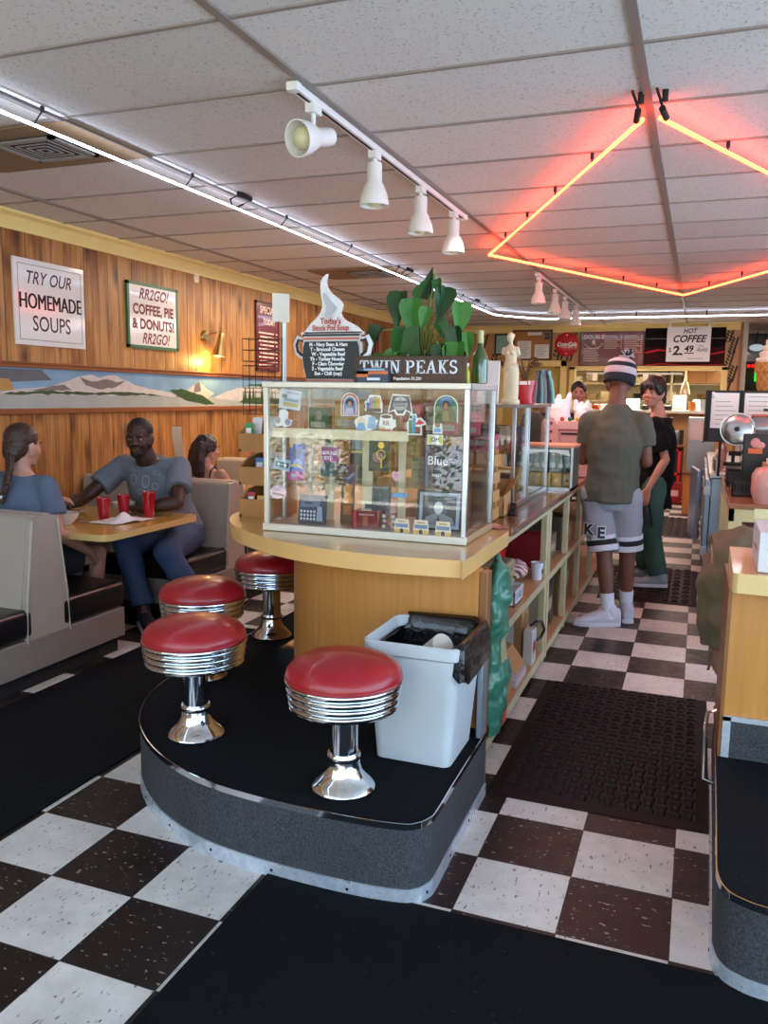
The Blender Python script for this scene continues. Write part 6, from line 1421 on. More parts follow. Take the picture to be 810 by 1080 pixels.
t = thing('pedestal_cabinet', 'dark cabinet behind the order board, under the giant ice cream', 'cabinet', (.95, 5.05, 0)); b = B(); b.box(.64, 1.5, 4.96, 5.2, 0, 1.585); b.done('body', M('dark_cabinet', '#221d1b', .5), t, bevel=.006); b = B(); b.box(1.06, 1.07, 4.955, 4.96, .05, 1.5); b.done('door_gap', black, t)
# under-counter cooler with its door open
sb = M('cooler_steel', '#9db2c9', .3, .85, var=.06)
t = thing('undercounter_cooler', 'long stainless under-counter cooler with door ajar in the aisle', 'cooler', (.8, 6.6, 0))
b = B(); b.box(.42, 1.1, 5.22, 8.3, .10, .86); b.done('body', sb, t, bevel=.006)
b = B(); b.box(.40, 1.1, 5.2, 8.32, .86, .90); b.done('worktop', steel, t, bevel=.006)
b = B(); b.box(.46, 1.1, 5.26, 8.26, 0, .10); b.done('plinth', blackm, t)
for y0 in (5.26, 6.28, 7.3):
    b = B(); b.box(.375, .42, y0, y0+.96, .14, .84); dr = b.done('door', sb, t, bevel=.006)
    b = B(); b.cyl((.355, y0+.86, .4), (.355, y0+.86, .7), .010); b.cyl((.355, y0+.86, .41), (.376, y0+.86, .41), .007); b.cyl((.355, y0+.86, .69), (.376, y0+.86, .69), .007); b.done('handle', chrome, dr)
    for z in (.2, .72): b = B(); b.box(.365, .42, y0-.035, y0+.02, z, z+.07); b.done('hinge', steel, dr)
b = B(); b.slab((.345, 6.22, .16), (-.12, .99, 0), Z, .55, .68, -.035); dr = b.done('open_door', M('door_blue_steel', '#8fb0dc', .28, .7), t, bevel=.008)
for k, (x, y, h, r, m, lab) in enumerate(((.46, 5.5, .14, .03, steel, 'chrome shaker at the near end of the cooler top'), (.50, 5.75, .18, .035, P('#c99a94'), 'pink syrup bottle on the cooler top behind the chrome shaker'), (.47, 6.05, .12, .04, P('#b9b5b0'), 'grey cup stack on the cooler top'), (.52, 6.4, .22, .04, P('#8a5a50'), 'brown syrup bottle on the cooler top'))):
    q = thing('shaker' if k == 0 else 'syrup_bottle', lab, 'bottle', (x, y, .9005)); b = B(); b.lathe([(r, 0), (r, h*.7), (r*.5, h*.85), (r*.5, h), (0, h)], (x, y, .9005), 20); b.done('body', m, q); b = B(); b.lathe([(r*.55, h), (r*.3, h+.04), (0, h+.04)], (x, y, .9005), 14); b.done('cap', P('#e0dcd8'), q)
# white box on the right counter
t = thing('white_box', 'white cardboard box with red script on the right counter', 'box', (.72, .99, .931)); b = B(); b.box(.508, .93, .83, 1.16, .931, 1.07); b.done('carton', M('box_white', '#d9d6da', .5, var=.03), t, bevel=.003)
b = B(); o = V((.508, .83, .931)); b.tube([o+V((.03, -.001, .08)), o+V((.09, -.001, .10)), o+V((.16, -.001, .085)), o+V((.22, -.001, .095))], .003, 5); b.rect(V((.508, .83, 1.0705)), X, Y, .05, .2, .05, .06); b.rect(o, X, Z, .05, .2, .04, .048); b.rect((.508, 1.16, .931), NY, Z, .10, .24, .06, .072); b.done('print', P('#b5303a'), t, recalc=False)
b = B(); b.slab((.508, 1.16, 1.07), X, (0, .75, .65), .42, .05, .002); b.done('lid_flap', M('flap_cream', '#d8cf9c', .5), t)

# ------------------------------------------------------------------ far end of the aisle
t = thing('wood_cabinet', 'honey wood cabinet end at the far end of the aisle', 'cabinet', (.3, 9.6, 0)); b = B(); b.box(.15, .9, 9.4, 10.2, 0, .53); b.done('body', panel_m, t, bevel=.004); b = B(); b.box(.13, .9, 9.38, 10.2, .53, .565); b.done('top', brown_top, t, bevel=.003)
t = thing('steel_dispenser', 'tall brushed steel dispenser standing behind the wood cabinet', 'dispenser', (.28, 9.3, .566)); b = B(); b.box(.16, .5, 9.5, 9.9, .566, 1.28); b.done('body', steel, t, bevel=.008); b = B(); b.box(.19, .47, 9.485, 9.5, .98, 1.24); b.done('pink_panel', M('pinkish_steel', '#c9a9a6', .2, .6), t); b = B(); b.cyl((.36, 9.48, .96), (.36, 9.5, .96), .012); b.done('knob', black, t)
t = thing('back_counter', 'low back counter with red cabinet under the pass-through window', 'counter', (-.6, 11.2, 0))
b = B(); b.box(-1.6, .1, 10.9, 11.5, .80, .84); b.done('worktop', brown_top, t, bevel=.004); b = B(); b.box(-1.6, .1, 10.95, 11.5, .0, .80); b.done('body', M('red_brown_body', '#4a1a18', .5), t)
b = B()
for x in (-.30, .03): b.box(x, x+.04, 10.93, 10.95, .10, .78)
for z in (.10, .38, .74): b.box(-.30, .07, 10.93, 10.95, z, z+.04)
b.done('red_frame', red, t)
b = B(); b.box(-.26, .03, 10.94, 10.955, .42, .74); b.box(-.26, .03, 10.94, 10.955, .14, .38); b.done('dark_bay', blackm, t)
t = thing('espresso_machine', 'small grey coffee machine with black lever below the pass-through', 'coffee machine', (-.15, 11.2, .841))
b = B(); b.box(-.33, .02, 11.0, 11.4, .841, 1.04); b.done('body', M('machine_grey', '#8d95a0', .3, .5), t, bevel=.02); b = B(); b.cyl((-.10, 11.05, 1.04), (-.10, 11.05, 1.13), .02); b.cyl((-.10, 11.05, 1.13), (-.09, 11.03, 1.24), .018); b.done('lever', black, t)
b = B(); b.cyl((-.15, 10.98, .91), (-.15, 11.0, .91), .04); b.done('portafilter', black, t)
simple('black_jar', 'black jar right of the grey coffee machine', 'jar', .03, .09, 11.0, 11.1, .841, 1.06, black)
simple('register', 'dark cash register on the back counter, left of the coffee machine', 'cash register', -1.2, -.7, 11.0, 11.35, .841, 1.12, black, P('#6a6a70'))
simple('waste_box', 'white and pink packets on a low red box beside the red cabinet', 'box', -.12, .12, 10.55, 10.8, 0, .30, P('#8a1a1e'), P('#d9b0b0'))

# ------------------------------------------------------------------ kitchen seen through the pass-through
ss = M('kitchen_steel', '#b5b3a8', .35, .6, var=.1)
t = thing('kitchen_shelf', 'long steel kitchen shelf rack beyond the pass-through', 'shelf', (-.6, 14.6, 0))
for z in (1.45, 1.78, 2.1): b = B(); b.box(-2.2, .7, 14.4, 14.8, z, z+.03); b.done('board', ss, t)
for x in (-2.2, -1.2, -.25, .66): b = B(); b.box(x, x+.04, 14.4, 14.44, 0, 2.4); b.done('upright', ss, t)
t = thing('cook_line', 'long steel cooking counter in the kitchen', 'counter', (-.6, 13.6, 0)); b = B(); b.box(-2.4, .6, 13.3, 13.9, 0, .92); b.done('body', ss, t, bevel=.01); b = B(); b.box(-2.4, .6, 13.25, 13.9, .92, .96); b.done('worktop', steel, t)
kp = ('#d9d2b8', '#8a8d84', '#c9b078', '#6a6a60', '#e0dcd0', '#a89878', '#4a4a48', '#b5b0a0')
names = 'cream grey straw dark-grey white tan charcoal stone'.split()
kinds = (('plate_stack', 'stack of plates', 'plates'), ('steel_pan', 'round pan', 'pan'), ('food_tub', 'square food tub', 'tub'), ('storage_jar', 'storage jar', 'jar'))
i = 0
for z, lv in ((1.481, 'lowest'), (1.811, 'middle')):
    for k in range(9):
        x = -2.0+.29*k; kd = kinds[(k+int(z*3)) % 4]; c = P(kp[(k*3+int(z*7)) % 8]); q = thing(kd[0], '%s %s, %s from the left on the %s kitchen shelf' % (names[(k*3+int(z*7)) % 8], kd[1], 'first second third fourth fifth sixth seventh eighth ninth'.split()[k], lv), kd[2], (x, 14.55, z), 'kitchenware on the shelf')
        b = B()
        if kd[0] == 'plate_stack':
            pr = [(0, 0)]
            for m_ in range(6): pr += [(.06, .002+.022*m_), (.11, .018+.022*m_), (.10, .02+.022*m_)]
            b.lathe(pr+[(0, .13)], (x, 14.55, z), 24)
        elif kd[0] == 'steel_pan': b.lathe([(.10, 0), (.12, .01), (.13, .12), (.135, .12), (.125, .11), (0, .02)], (x, 14.55, z), 24); b.cyl((x+.12, 14.5, z+.1), (x+.2, 14.35, z+.12), .010)
        elif kd[0] == 'food_tub': b.box(x-.11, x+.11, 14.45, 14.65, z, z+.15, taper=.1); b.box(x-.12, x+.12, 14.44, 14.66, z+.15, z+.165)
        else: b.lathe([(.07, 0), (.075, .01), (.075, .16), (.05, .19), (.06, .19), (.06, .22), (0, .22)], (x, 14.55, z), 20)
        b.done('body', c, q)
for k, (x, c, sh, lab) in enumerate(((-1.45, '#d9d2c4', 0, 'white plate stack at the left end of the pass-through sill'), (-1.28, '#c9572a', 1, 'orange tub lid on the left of the pass-through sill'), (-.52, '#2a2622', 1, 'dark squat pot in the middle of the pass-through sill'), (-.18, '#22201e', 1, 'second dark squat pot on the pass-through sill'), (.18, '#c97a2a', 2, 'amber sauce jar at the right end of the pass-through sill'), (.36, '#b9ccd2', 3, 'pale blue water jug at the right end of the pass-through sill'))):
    q = thing(('plate_stack', 'squat_pot', 'sauce_jar', 'water_jug')[sh], lab, ('plates', 'pot', 'jar', 'jug')[sh], (x, 11.68, 1.3355)); b = B(); c0 = (x, 11.68, 1.3355)
    if sh == 0: b.lathe([(.05, 0), (.09, .01), (.09, .09), (0, .09)], c0, 24)
    elif sh == 1: b.lathe([(.06, 0), (.075, .03), (.06, .07), (.02, .085), (.02, .095), (0, .097)], c0, 24)
    elif sh == 2: b.lathe([(.05, 0), (.055, .01), (.055, .10), (.045, .12), (.05, .12), (.05, .14), (0, .14)], c0, 20)
    else: b.lathe([(.06, 0), (.065, .02), (.075, .16), (.08, .18), (.07, .18), (.06, .03), (0, .03)], c0, 22); b.tube([(x+.07, 11.68, 1.48), (x+.12, 11.68, 1.46), (x+.12, 11.68, 1.39), (x+.065, 11.68, 1.37)], .008, 6)
    b.done('body', P(c), q)
t = thing('heat_lamp', 'conical heat lamp with warm rim hanging in the pass-through window', 'lamp', (.05, 11.9, 1.62)); b = B(); b.lathe([(.085, 0), (.075, .05), (.05, .16), (.02, .20), (.012, .36), (0, .36)], (.05, 12.05, 1.60), 28); b.done('shade', M('heat_shade', '#b9a08a', .3, .7), t); b = B(); b.lathe([(0, .004), (.07, .004), (.075, .012), (.06, .03), (0, .03)], (.05, 12.05, 1.60), 24); b.done('bulb', M('heat_bulb', (1, .6, .25), .4, emit=6, var=0), t)
t = thing('ticket_rail', 'steel ticket rail with hanging order slips across the pass-through top', 'rail', (-.7, 11.98, 1.9)); b = B(); b.box(-1.5, .0, 11.96, 11.98, 1.90, 1.93); b.done('rail', steel, t)
for k in range(6): b = B(); b.slab((-1.4+.2*k, 11.955, 1.80-.02*(k % 2)), X, Z, .08, .12, .001); b.done('slip', paper, t)
t = thing('upper_cabinet', 'brown kitchen cabinet at the upper right of the pass-through', 'cabinet', (.3, 14.0, 1.75)); b = B(); b.box(.0, .80, 13.9, 14.3, 1.80, 2.25); b.done('body', M('kitchen_brown', '#7a4f2c', .5), t); b = B(); b.box(.36, .37, 13.895, 13.9, 1.82, 2.2); b.done('door_gap', black, t)
t = thing('wall_clock', 'round dark clock face on the far kitchen wall', 'clock', (-.95, 15.18, 1.75)); b = B(); b.lathe([(.15, 0), (.15, .03), (.13, .04), (0, .035)], (-.95, 15.2, 1.9), 30, axis=NY); b.done('face', P('#d8d2c0'), t); b = B(); b.lathe([(.13, .03), (.15, .05), (.155, .0)], (-.95, 15.2, 1.9), 30, axis=NY); b.done('rim', black, t); b = B(); b.box(-.955, -.945, 15.15, 15.16, 1.9, 2.0); b.box(-.95, -.88, 15.15, 15.16, 1.895, 1.905); b.done('hands', black, t)
t = thing('exhaust_hood', 'long steel exhaust hood hung over the kitchen cook line', 'hood', (-.8, 13.6, 2.0)); b = B(); b.box(-2.2, .5, 13.4, 14.0, 2.02, 2.689); b.done('body', ss, t, bevel=.006)
for k, x in enumerate((-1.75, -1.15, -.55, .1)):
    b = B(); b.box(x-.17, x+.17, 13.385, 13.4, 2.05, 2.4); q = b.done('filter', ss, t); b = B()
    for m_ in range(5): b.box(x-.15+.065*m_, x-.13+.065*m_, 13.37, 13.386, 2.07, 2.38)
    b.done('slots', steel, q)
for k, (x, y, z, w, h, c, lab) in enumerate(((-1.3, 13.4, .9605, .2, .45, '#a9a890', 'grey-green steel box on the left of the cook line'), (-.85, 13.5, .9605, .25, .55, '#c9c2ae', 'cream upright box on the cook line'), (-.4, 13.4, .9605, .2, .5, '#8d8c80', 'grey steel box in the middle of the cook line'), (-.05, 13.5, .9605, .22, .62, '#d9d2c0', 'tall cream box on the cook line'), (.3, 13.4, .9605, .25, .55, '#c9c6b8', 'pale box at the right of the cook line'))):
    simple('steel_box', lab, 'box', x-w/2, x+w/2, y-.1, y+.1, z, z+h, P(c), P('#6d6a60'))
# dark room on the right
t = thing('exit_sign', 'small green glowing exit light in the dark room at the right edge', 'exit sign', (1.35, 14.15, 1.86)); b = B(); b.box(1.17, 1.36, 14.12, 14.18, 1.85, 2.03); b.done('housing', M('exit_green', (.1, .9, .2), .4, emit=1.6, var=0), t)
t = thing('led_strip', 'red dotted light strip in the dark room at the right edge', 'light strip', (1.3, 14.15, 2.1))
for k in range(12): b = B(); b.box(.98+.065*k, 1.02+.065*k, 14.16, 14.19, 2.10, 2.14); b.done('dot', M('led_red', (1, .06, .06), .4, emit=3, var=0), t)
t = thing('ceiling_globe', 'pale round lamp in the dark room at the right edge', 'lamp', (1.2, 13.8, 2.4)); b = B(); b.sph((1.15, 13.8, 2.42), (.12, .12, .06)); b.done('globe', M('globe_white', '#c9d9e6', .4, emit=.6), t); b = B(); b.cyl((1.15, 13.8, 2.47), (1.15, 13.8, 2.69), .012); b.done('stem', black, t)
t = thing('dark_window', 'dark framed window pane in the room at the right edge', 'window', (1.6, 14.19, 2.2)); b = B(); b.box(1.0, 2.4, 14.17, 14.195, 2.2, 2.66); b.done('pane', M('dark_pane', '#3a3c40', .15, coat=1), t); b = B(); b.box(1.0, 2.4, 14.15, 14.19, 2.40, 2.43); b.box(1.25, 1.28, 14.15, 14.19, 2.2, 2.66); b.done('mullion', black, t)

# ------------------------------------------------------------------ on the booth table
ZB = .7205
cupm = M('red_tumbler', '#a80f22', .15, coat=.6, var=.06)
def cup(x, y, h, label):
    t = thing('red_tumbler', label, 'cup', (x, y, ZB), 'red tumblers on the booth table'); b = B(); r = .036
    b.lathe([(r*.80, 0), (r*.82, .004), (r, h*.6), (r*1.12, h), (r*1.06, h), (r*.93, h*.6), (r*.74, .01), (0, .01)], (x, y, ZB), 28); b.done('cup', cupm, t)
    b = B(); b.lathe([(r*1.13, h-.004), (r*1.14, h), (r*1.10, h+.003), (r*1.06, h)], (x, y, ZB), 28); b.done('rim', cupm, t)
cup(-3.135, 1.945, .135, 'red plastic tumbler nearest the woman with the braid, leftmost of three')
cup(-3.12, 2.12, .135, 'middle red plastic tumbler of the three on the booth table')
cup(-2.955, 2.16, .16, 'taller red plastic tumbler at the far right corner of the booth table')
def bowl(x, y, r, h, label, m):
    t = thing('soup_bowl', label, 'bowl', (x, y, ZB)); b = B(); b.lathe([(r*.5, 0), (r*.52, .006), (r*.85, h*.5), (r, h), (r*.95, h), (r*.78, h*.5), (r*.4, .012), (0, .012)], (x, y, ZB), 32); b.done('bowl', m, t)
    b = B(); b.lathe([(r*.8, h*.62), (0, h*.64)], (x, y, ZB), 24); b.done('soup', M('soup', '#8a6a48', .3), t)
china = M('white_china', '#d9d2cc', .25, coat=.4, var=.03)
bowl(-3.22, 1.70, .085, .07, 'white soup bowl beside the woman with the braid', china)
bowl(-3.20, 2.22, .075, .075, 'white bowl behind the red tumblers, in front of the man', china)
t = thing('napkin', 'crumpled white napkin near the table end', 'napkin', (-2.97, 1.93, ZB)); b = B(); n = 14; vs = []; fs = []
for i in range(n+1):
    for j in range(n+1):
        u, v = i/n-.5, j/n-.5; h = .003+.05*math.exp(-((u-.1)**2+(v+.05)**2)*40)+.012*abs(math.sin(u*17+v*6))*(1-abs(v)*1.4)
        vs.append((-2.98+u*.2+.07*v, 1.93+v*.30, ZB+max(.001, h)))
for i in range(n):
    for j in range(n): fs.append((i*(n+1)+j, (i+1)*(n+1)+j, (i+1)*(n+1)+j+1, i*(n+1)+j+1))
b.raw(vs, fs); o = b.done('cloth', M('napkin_white', '#e3e0e2', .7, var=.03), t, ang=50); md = o.modifiers.new('s', 'SOLIDIFY'); md.thickness = .002; md.offset = 1
t = thing('spoon', 'steel spoon lying beside the napkin', 'spoon', (-3.06, 1.86, ZB)); b = B(); b.tube([(-3.16, 1.80, ZB+.006), (-3.06, 1.84, ZB+.008), (-3.01, 1.86, ZB+.005)], [.003, .004, .004], 6); b.done('handle', chrome, t); b = B(); b.sph((-3.18, 1.793, ZB+.006), (.028, .017, .005)); b.done('bowl', chrome, t)
t = thing('dark_glass', 'dark drinking glass in front of the woman with the braid', 'glass', (-3.5, 1.80, ZB)); b = B(); b.lathe([(.034, 0), (.036, .01), (.042, .10), (.039, .10), (.033, .012), (0, .012)], (-3.45, 1.86, ZB), 24); b.done('glass', M('cola_glass', '#3a2a24', .1, coat=1), t)
t = thing('condiment_caddy', 'black condiment caddy by the wall end of the booth table', 'caddy', (-3.85, 1.9, ZB)); b = B(); b.box(-3.95, -3.75, 1.85, 1.97, ZB, ZB+.06); b.done('tray', black, t, bevel=.004)
for k in range(3): b = B(); b.lathe([(.022, 0), (.024, .09), (.014, .11), (.014, .135), (0, .135)], (-3.91+.06*k, 1.91, ZB+.06), 16); b.done('jar', P(('#b5202c', '#d0a83a', '#d9d6d0')[k]), t)
t = thing('side_plate', 'pale plate with food scraps in the middle of the booth table', 'plate', (-3.5, 2.08, ZB)); b = B(); b.lathe([(.05, 0), (.055, .004), (.10, .016), (.098, .018), (.05, .007), (0, .006)], (-3.5, 2.08, ZB), 30); b.done('plate', china, t); b = B(); b.sph((-3.5, 2.08, ZB+.015), (.04, .03, .012)); b.sph((-3.47, 2.1, ZB+.014), (.02, .025, .010)); fuse(b, 'food', P('#8a5a30'), t, .005, 2)
# menu card holder behind the man's bench
t = thing('menu_card', 'curved cream menu card in a small steel holder behind the man', 'menu card', (-3.72, 3.62, ZB))
b = B(); vs = []; fs = []
for i in range(7):
    for j in range(9): vs.append((-3.76+.085*i/6, 3.62-.05*math.sin(j/8*1.6)+.01*i/6, ZB+.24+.27*j/8))
for i in range(6):
    for j in range(8): fs.append((i*9+j, (i+1)*9+j, (i+1)*9+j+1, i*9+j+1))
b.raw(vs, fs); o = b.done('card', M('menu_cream', '#e6d6bc', .5, var=.03), t); md = o.modifiers.new('s', 'SOLIDIFY'); md.thickness = .003
b = B(); b.cyl((-3.72, 3.62, ZB+.004), (-3.72, 3.62, ZB+.24), .010); b.cyl((-3.72, 3.62, ZB), (-3.72, 3.62, ZB+.008), .04); b.sph((-3.72, 3.61, ZB+.24), .025); b.done('holder', chrome, t)
# ------------------------------------------------------------------ people
def norm(v): return V(v).normalized()
def frame(fwd, up=Z):
    f = norm(fwd); r = f.cross(V(up)).normalized(); u = r.cross(f).normalized()
    return Matrix((r, f, u)).transposed()           # local x right, y forward, z up
def skin_mat(name, col, rough=.5):
    if name in MATS: return MATS[name]
    m = M(name, col, rough, var=.1, vscale=20); b = m.node_tree.nodes['Principled BSDF']; b.inputs['Subsurface Weight'].default_value = .06; return m
def add_head(b, c, R, k=1.0):
    c = V(c); q = lambda x, y, z: c+R @ V((x*k, y*k, z*k))
    e = lambda p, r: b.sph(q(*p), tuple(v*k for v in r), R, 18)
    e((0, -.012, .035), (.074, .094, .085)); e((0, .012, -.02), (.067, .078, .082)); e((0, .03, -.055), (.053, .055, .058)); e((0, .06, -.094), (.026, .024, .02))
    e((0, .070, .022), (.048, .022, .013)); e((.036, .058, -.032), (.026, .026, .024)); e((-.036, .058, -.032), (.026, .026, .024))
    b.rcone(q(0, .088, .012), .009*k, q(0, .106, -.026), .0125*k, 10); e((.012, .094, -.030), (.010, .012, .009)); e((-.012, .094, -.030), (.010, .012, .009))
    e((0, .083, -.058), (.024, .014, .008)); e((0, .081, -.070), (.021, .013, .009))
    for s in (-1, 1): e((s*.076, -.008, -.010), (.011, .022, .033)); e((s*.068, .0, -.03), (.014, .02, .03))
def face_parts(t, body, c, R, k, iris='#2a1a12', brow='#1d1512', lip='#9c5a50', lid=None):
    c = V(c); q = lambda x, y, z: c+R @ V((x*k, y*k, z*k))
    for s in (-1, 1):
        b = B(); b.sph(q(s*.031, .0785, -.001), (.0125*k, .010*k, .0054*k), R, 14); e = b.done('eye', M('eye_white', '#a9a29a', .3, var=0), body)
        b = B(); b.sph(q(s*.031, .0875, -.001), (.0066*k, .0040*k, .0062*k), R, 12); b.done('iris', M('iris_'+iris[1:], iris, .15, var=0), body)
        b = B(); b.tube([q(s*.014, .094, .018), q(s*.03, .093, .024), q(s*.048, .082, .018)], [.0035*k, .0045*k, .002*k], 6); b.done('eyebrow', M('brow_'+brow[1:], brow, .8, var=0), body)
    b = B(); b.sph(q(0, .0925, -.058), (.021*k, .007*k, .005*k), R, 14); b.sph(q(0, .091, -.068), (.018*k, .007*k, .0055*k), R, 14); b.done('lips', M('lip_'+lip[1:], lip, .4, var=0), body)
def add_hand(b, w, d, n, side, k=1.0, curl=.5):
    """w wrist, d finger direction, n palm normal (towards the palm side), side = +1 thumb on (d x n)"""
    w, d, n = V(w), norm(d), V(n); n = (n-d*n.dot(d)).normalized(); s = d.cross(n).normalized()*side
    P0 = lambda a, c_, e_: w+(s*a+d*c_+n*e_)*k
    b.loft([(P0(0, -.01, 0), s*.026*k, n*.020*k), (P0(0, .03, 0), s*.036*k, n*.016*k), (P0(0, .07, 0), s*.041*k, n*.0145*k), (P0(0, .092, 0), s*.039*k, n*.011*k)], 14)
    for i, (a, L) in enumerate(((.031, .072), (.0105, .080), (-.0105, .074), (-.031, .058))):
        p = P0(a, .086, 0); dd = (d+s*a*3.2).normalized(); pts = [P0(a*.8, .07, 0), p]; ang = curl*(.75+.12*i)
        for j, f in enumerate((.45, .32, .23)):
            th = ang*(j+.6); v = dd*math.cos(th)+n*math.sin(th); p = p+v*L*f*k; pts.append(p)
        b.chain(pts, [.0095*k, .0088*k, .0082*k, .0075*k, .0065*k], 8)
    p = P0(.026, .02, .004); q1 = p+(s*.75+d*.6+n*.25).normalized()*.038*k; q2 = q1+(s*.35+d*.85+n*(.2+.3*curl)).normalized()*.032*k; q3 = q2+(d*.9+n*(.3+.4*curl)+s*.05).normalized()*.025*k
    b.chain([p, q1, q2, q3], [.015*k, .0115*k, .0098*k, .0078*k], 8)
def lerp(a, b_, t): return V(a)*(1-t)+V(b_)*t
def torso_secs(J, g=0.0, gx=1.0, gy=1.0, lo=0.0, hi=1.0, belly=0.0):
    """elliptic rings pelvis -> neck base; g inflates"""
    pe, ch, ne = V(J['pelvis']), V(J['chest']), V(J['neck']); r0 = norm(V(J['hipR'])-V(J['hipL'])); r1 = norm(V(J['shR'])-V(J['shL'])); sw = (V(J['shR'])-V(J['shL'])).length/2
    up0 = norm(ch-pe)
    stn = [(-.12, .135, .10), (.0, .165, .118), (.28, .150, .108), (.6, .152, .112), (.85, .168, .122), (1.0, .172, .118)]
    S = []
    for t, a, c in stn:
        p = pe+(ch-pe)*t if t > 0 else pe+(up0*t)
        r = norm(lerp(r0, r1, max(0, t))); f = up0.cross(r).normalized(); bel = belly*math.exp(-((t-.3)/.35)**2)
        S.append((t, p+f*bel*.55, r*(a*gx+g+bel*.35), f*(c*gy+g+bel*.6)))
    f1 = norm(ne-ch).cross(r1).normalized()
    shm = (V(J['shR'])+V(J['shL']))/2
    S.append((1.3, lerp(ch, shm, .6), r1*(sw*.93+g), f1*(.098*gy+g))); S.append((1.55, shm+norm(ne-ch)*.012, r1*(sw*.80+g), f1*(.078*gy+g))); S.append((1.8, lerp(shm, ne, .62), r1*(.085+g), f1*(.066+g))); 
    S.append((2.0, ne, r1*(.060+g*.6), f1*(.060+g*.6)))
    return [(p, a, c) for t, p, a, c in S if lo <= t <= hi]
def person(name, label, loc, J, skin, k=1.0, gx=1.0, gy=1.0, limb=1.0, belly=0.0, hands=(1, 1), curl=(.5, .5), palm=None, head_k=1.0, lip='#9c5a50', brow='#1d1512', voxel=.0068, feet=True, neck_r=.056):
    t = thing(name, label, 'person', loc)
    b = B(); R = frame(J['look'], J.get('headup', Z))
    b.loft(torso_secs(J, 0, gx, gy, -1, 3, belly), 22)
    hd = V(J['head']); ne = V(J['neck'])
    b.rcone(ne, neck_r*1.08, hd+R @ V((0, -.02, -.05)), neck_r)
    add_head(b, hd, R, head_k)
    for s, c in (('L', -1), ('R', 1)):
        sh, el, wr = V(J['sh'+s]), V(J['el'+s]), V(J['wr'+s])
        b.chain([lerp(sh, V(J['chest']), .18), sh, lerp(sh, el, .45), el], [.056*limb, .052*limb, .048*limb, .040*limb], 14)
        b.chain([el, lerp(el, wr, .3), wr], [.041*limb, .043*limb, .029*limb], 14)
        if hands[0 if s == 'L' else 1]:
            d = norm(J.get('hd'+s, wr-el)); n = V(J.get('pn'+s, (0, 0, -1)))
            tside = J.get('th'+s, c)
            add_hand(b, wr+d*.008, d, n, tside, .98*k, curl[0 if s == 'L' else 1])
        hi, kn, an = V(J['hip'+s]), V(J['kn'+s]), V(J['an'+s])
        b.chain([hi, lerp(hi, kn, .4), kn], [.088*limb, .078*limb, .054*limb], 16); b.chain([kn, lerp(kn, an, .32), lerp(kn, an, .7), an], [.052*limb, .056*limb, .042*limb, .036*limb], 14)
        to = V(J['toe'+s]); fd = norm(to-an); b.chain([an+V((0, 0, -.035)), lerp(an, to, .6)+V((0, 0, -.02)), to], [.034, .032, .026], 12)
    body = fuse(b, 'body', skin, t, voxel, 5)
    face_parts(t, body, hd, R, head_k, lip=lip, brow=brow)
    return t, R, body
def shirt(t, J, m, g=.016, sleeve=.55, gx=1.0, gy=1.0, limb=1.0, belly=0.0, lo=-.05, name='shirt', folds=.016, neck=1.85, flare=0.0, sl_r=.07):
    b = B(); S = torso_secs(J, g, gx, gy, lo, neck, belly)
    if flare: p, a, c = S[0]; S.insert(0, (p-norm(V(J['chest'])-V(J['pelvis']))*flare, a*1.03, c*1.05))
    b.loft(S, 24)
    for s in ('L', 'R'):
        sh, el, wr = V(J['sh'+s]), V(J['el'+s]), V(J['wr'+s]); e = lerp(sh, el, sleeve); d = norm(el-sh)
        x, y, _ = basis(d); r0, r1 = .058*limb+g*.35, sl_r*limb
        b.chain([lerp(sh, V(J['neck']), .45)-Z*.035, sh], [r0*.9, r0], 14)
        b.loft([(sh-d*.01, x*r0, y*r0), (lerp(sh, e, .5), x*r1, y*r1), (e, x*r1*1.02, y*r1*1.02)], 18)
    return fuse(b, name, m, t, .0085, 5, folds, .13)
def trousers(t, J, m, end=1.0, g=.014, gx=1.0, gy=1.0, limb=1.0, name='trousers', knee_r=.072, hem_r=.068, top=.22, folds=.014, belly=0.0, seat=.1):
    b = B(); S = torso_secs(J, g, gx, gy, -.2, top, belly); b.loft(S, 22)
    for s in ('L', 'R'):
        hi, kn, an = V(J['hip'+s]), V(J['kn'+s]), V(J['an'+s])
        if end <= .5: pts = [hi, lerp(hi, kn, end)]; 
        d = norm(kn-hi); x, y, _ = basis(d); r = (.088*limb+g)*1.02
        b.sph(hi, r, seg=16)
        if end <= 1.0:
            e = lerp(hi, kn, end); b.loft([(hi, x*r, y*r), (lerp(hi, e, .5), x*(r*.98), y*(r*.98)), (e, x*hem_r, y*hem_r)], 20)
        else:
            b.loft([(hi, x*r, y*r), (lerp(hi, kn, .5), x*(r*.92), y*(r*.92)), (kn, x*knee_r, y*knee_r)], 20); b.sph(kn, knee_r, seg=16)
            e = lerp(kn, an, end-1); d2 = norm(an-kn); x2, y2, _ = basis(d2); b.loft([(kn, x2*knee_r, y2*knee_r), (lerp(kn, e, .5), x2*(knee_r+hem_r)/2, y2*(knee_r+hem_r)/2), (e, x2*hem_r, y2*hem_r)], 20)
    return fuse(b, name, m, t, .0085, 5, folds, .14)
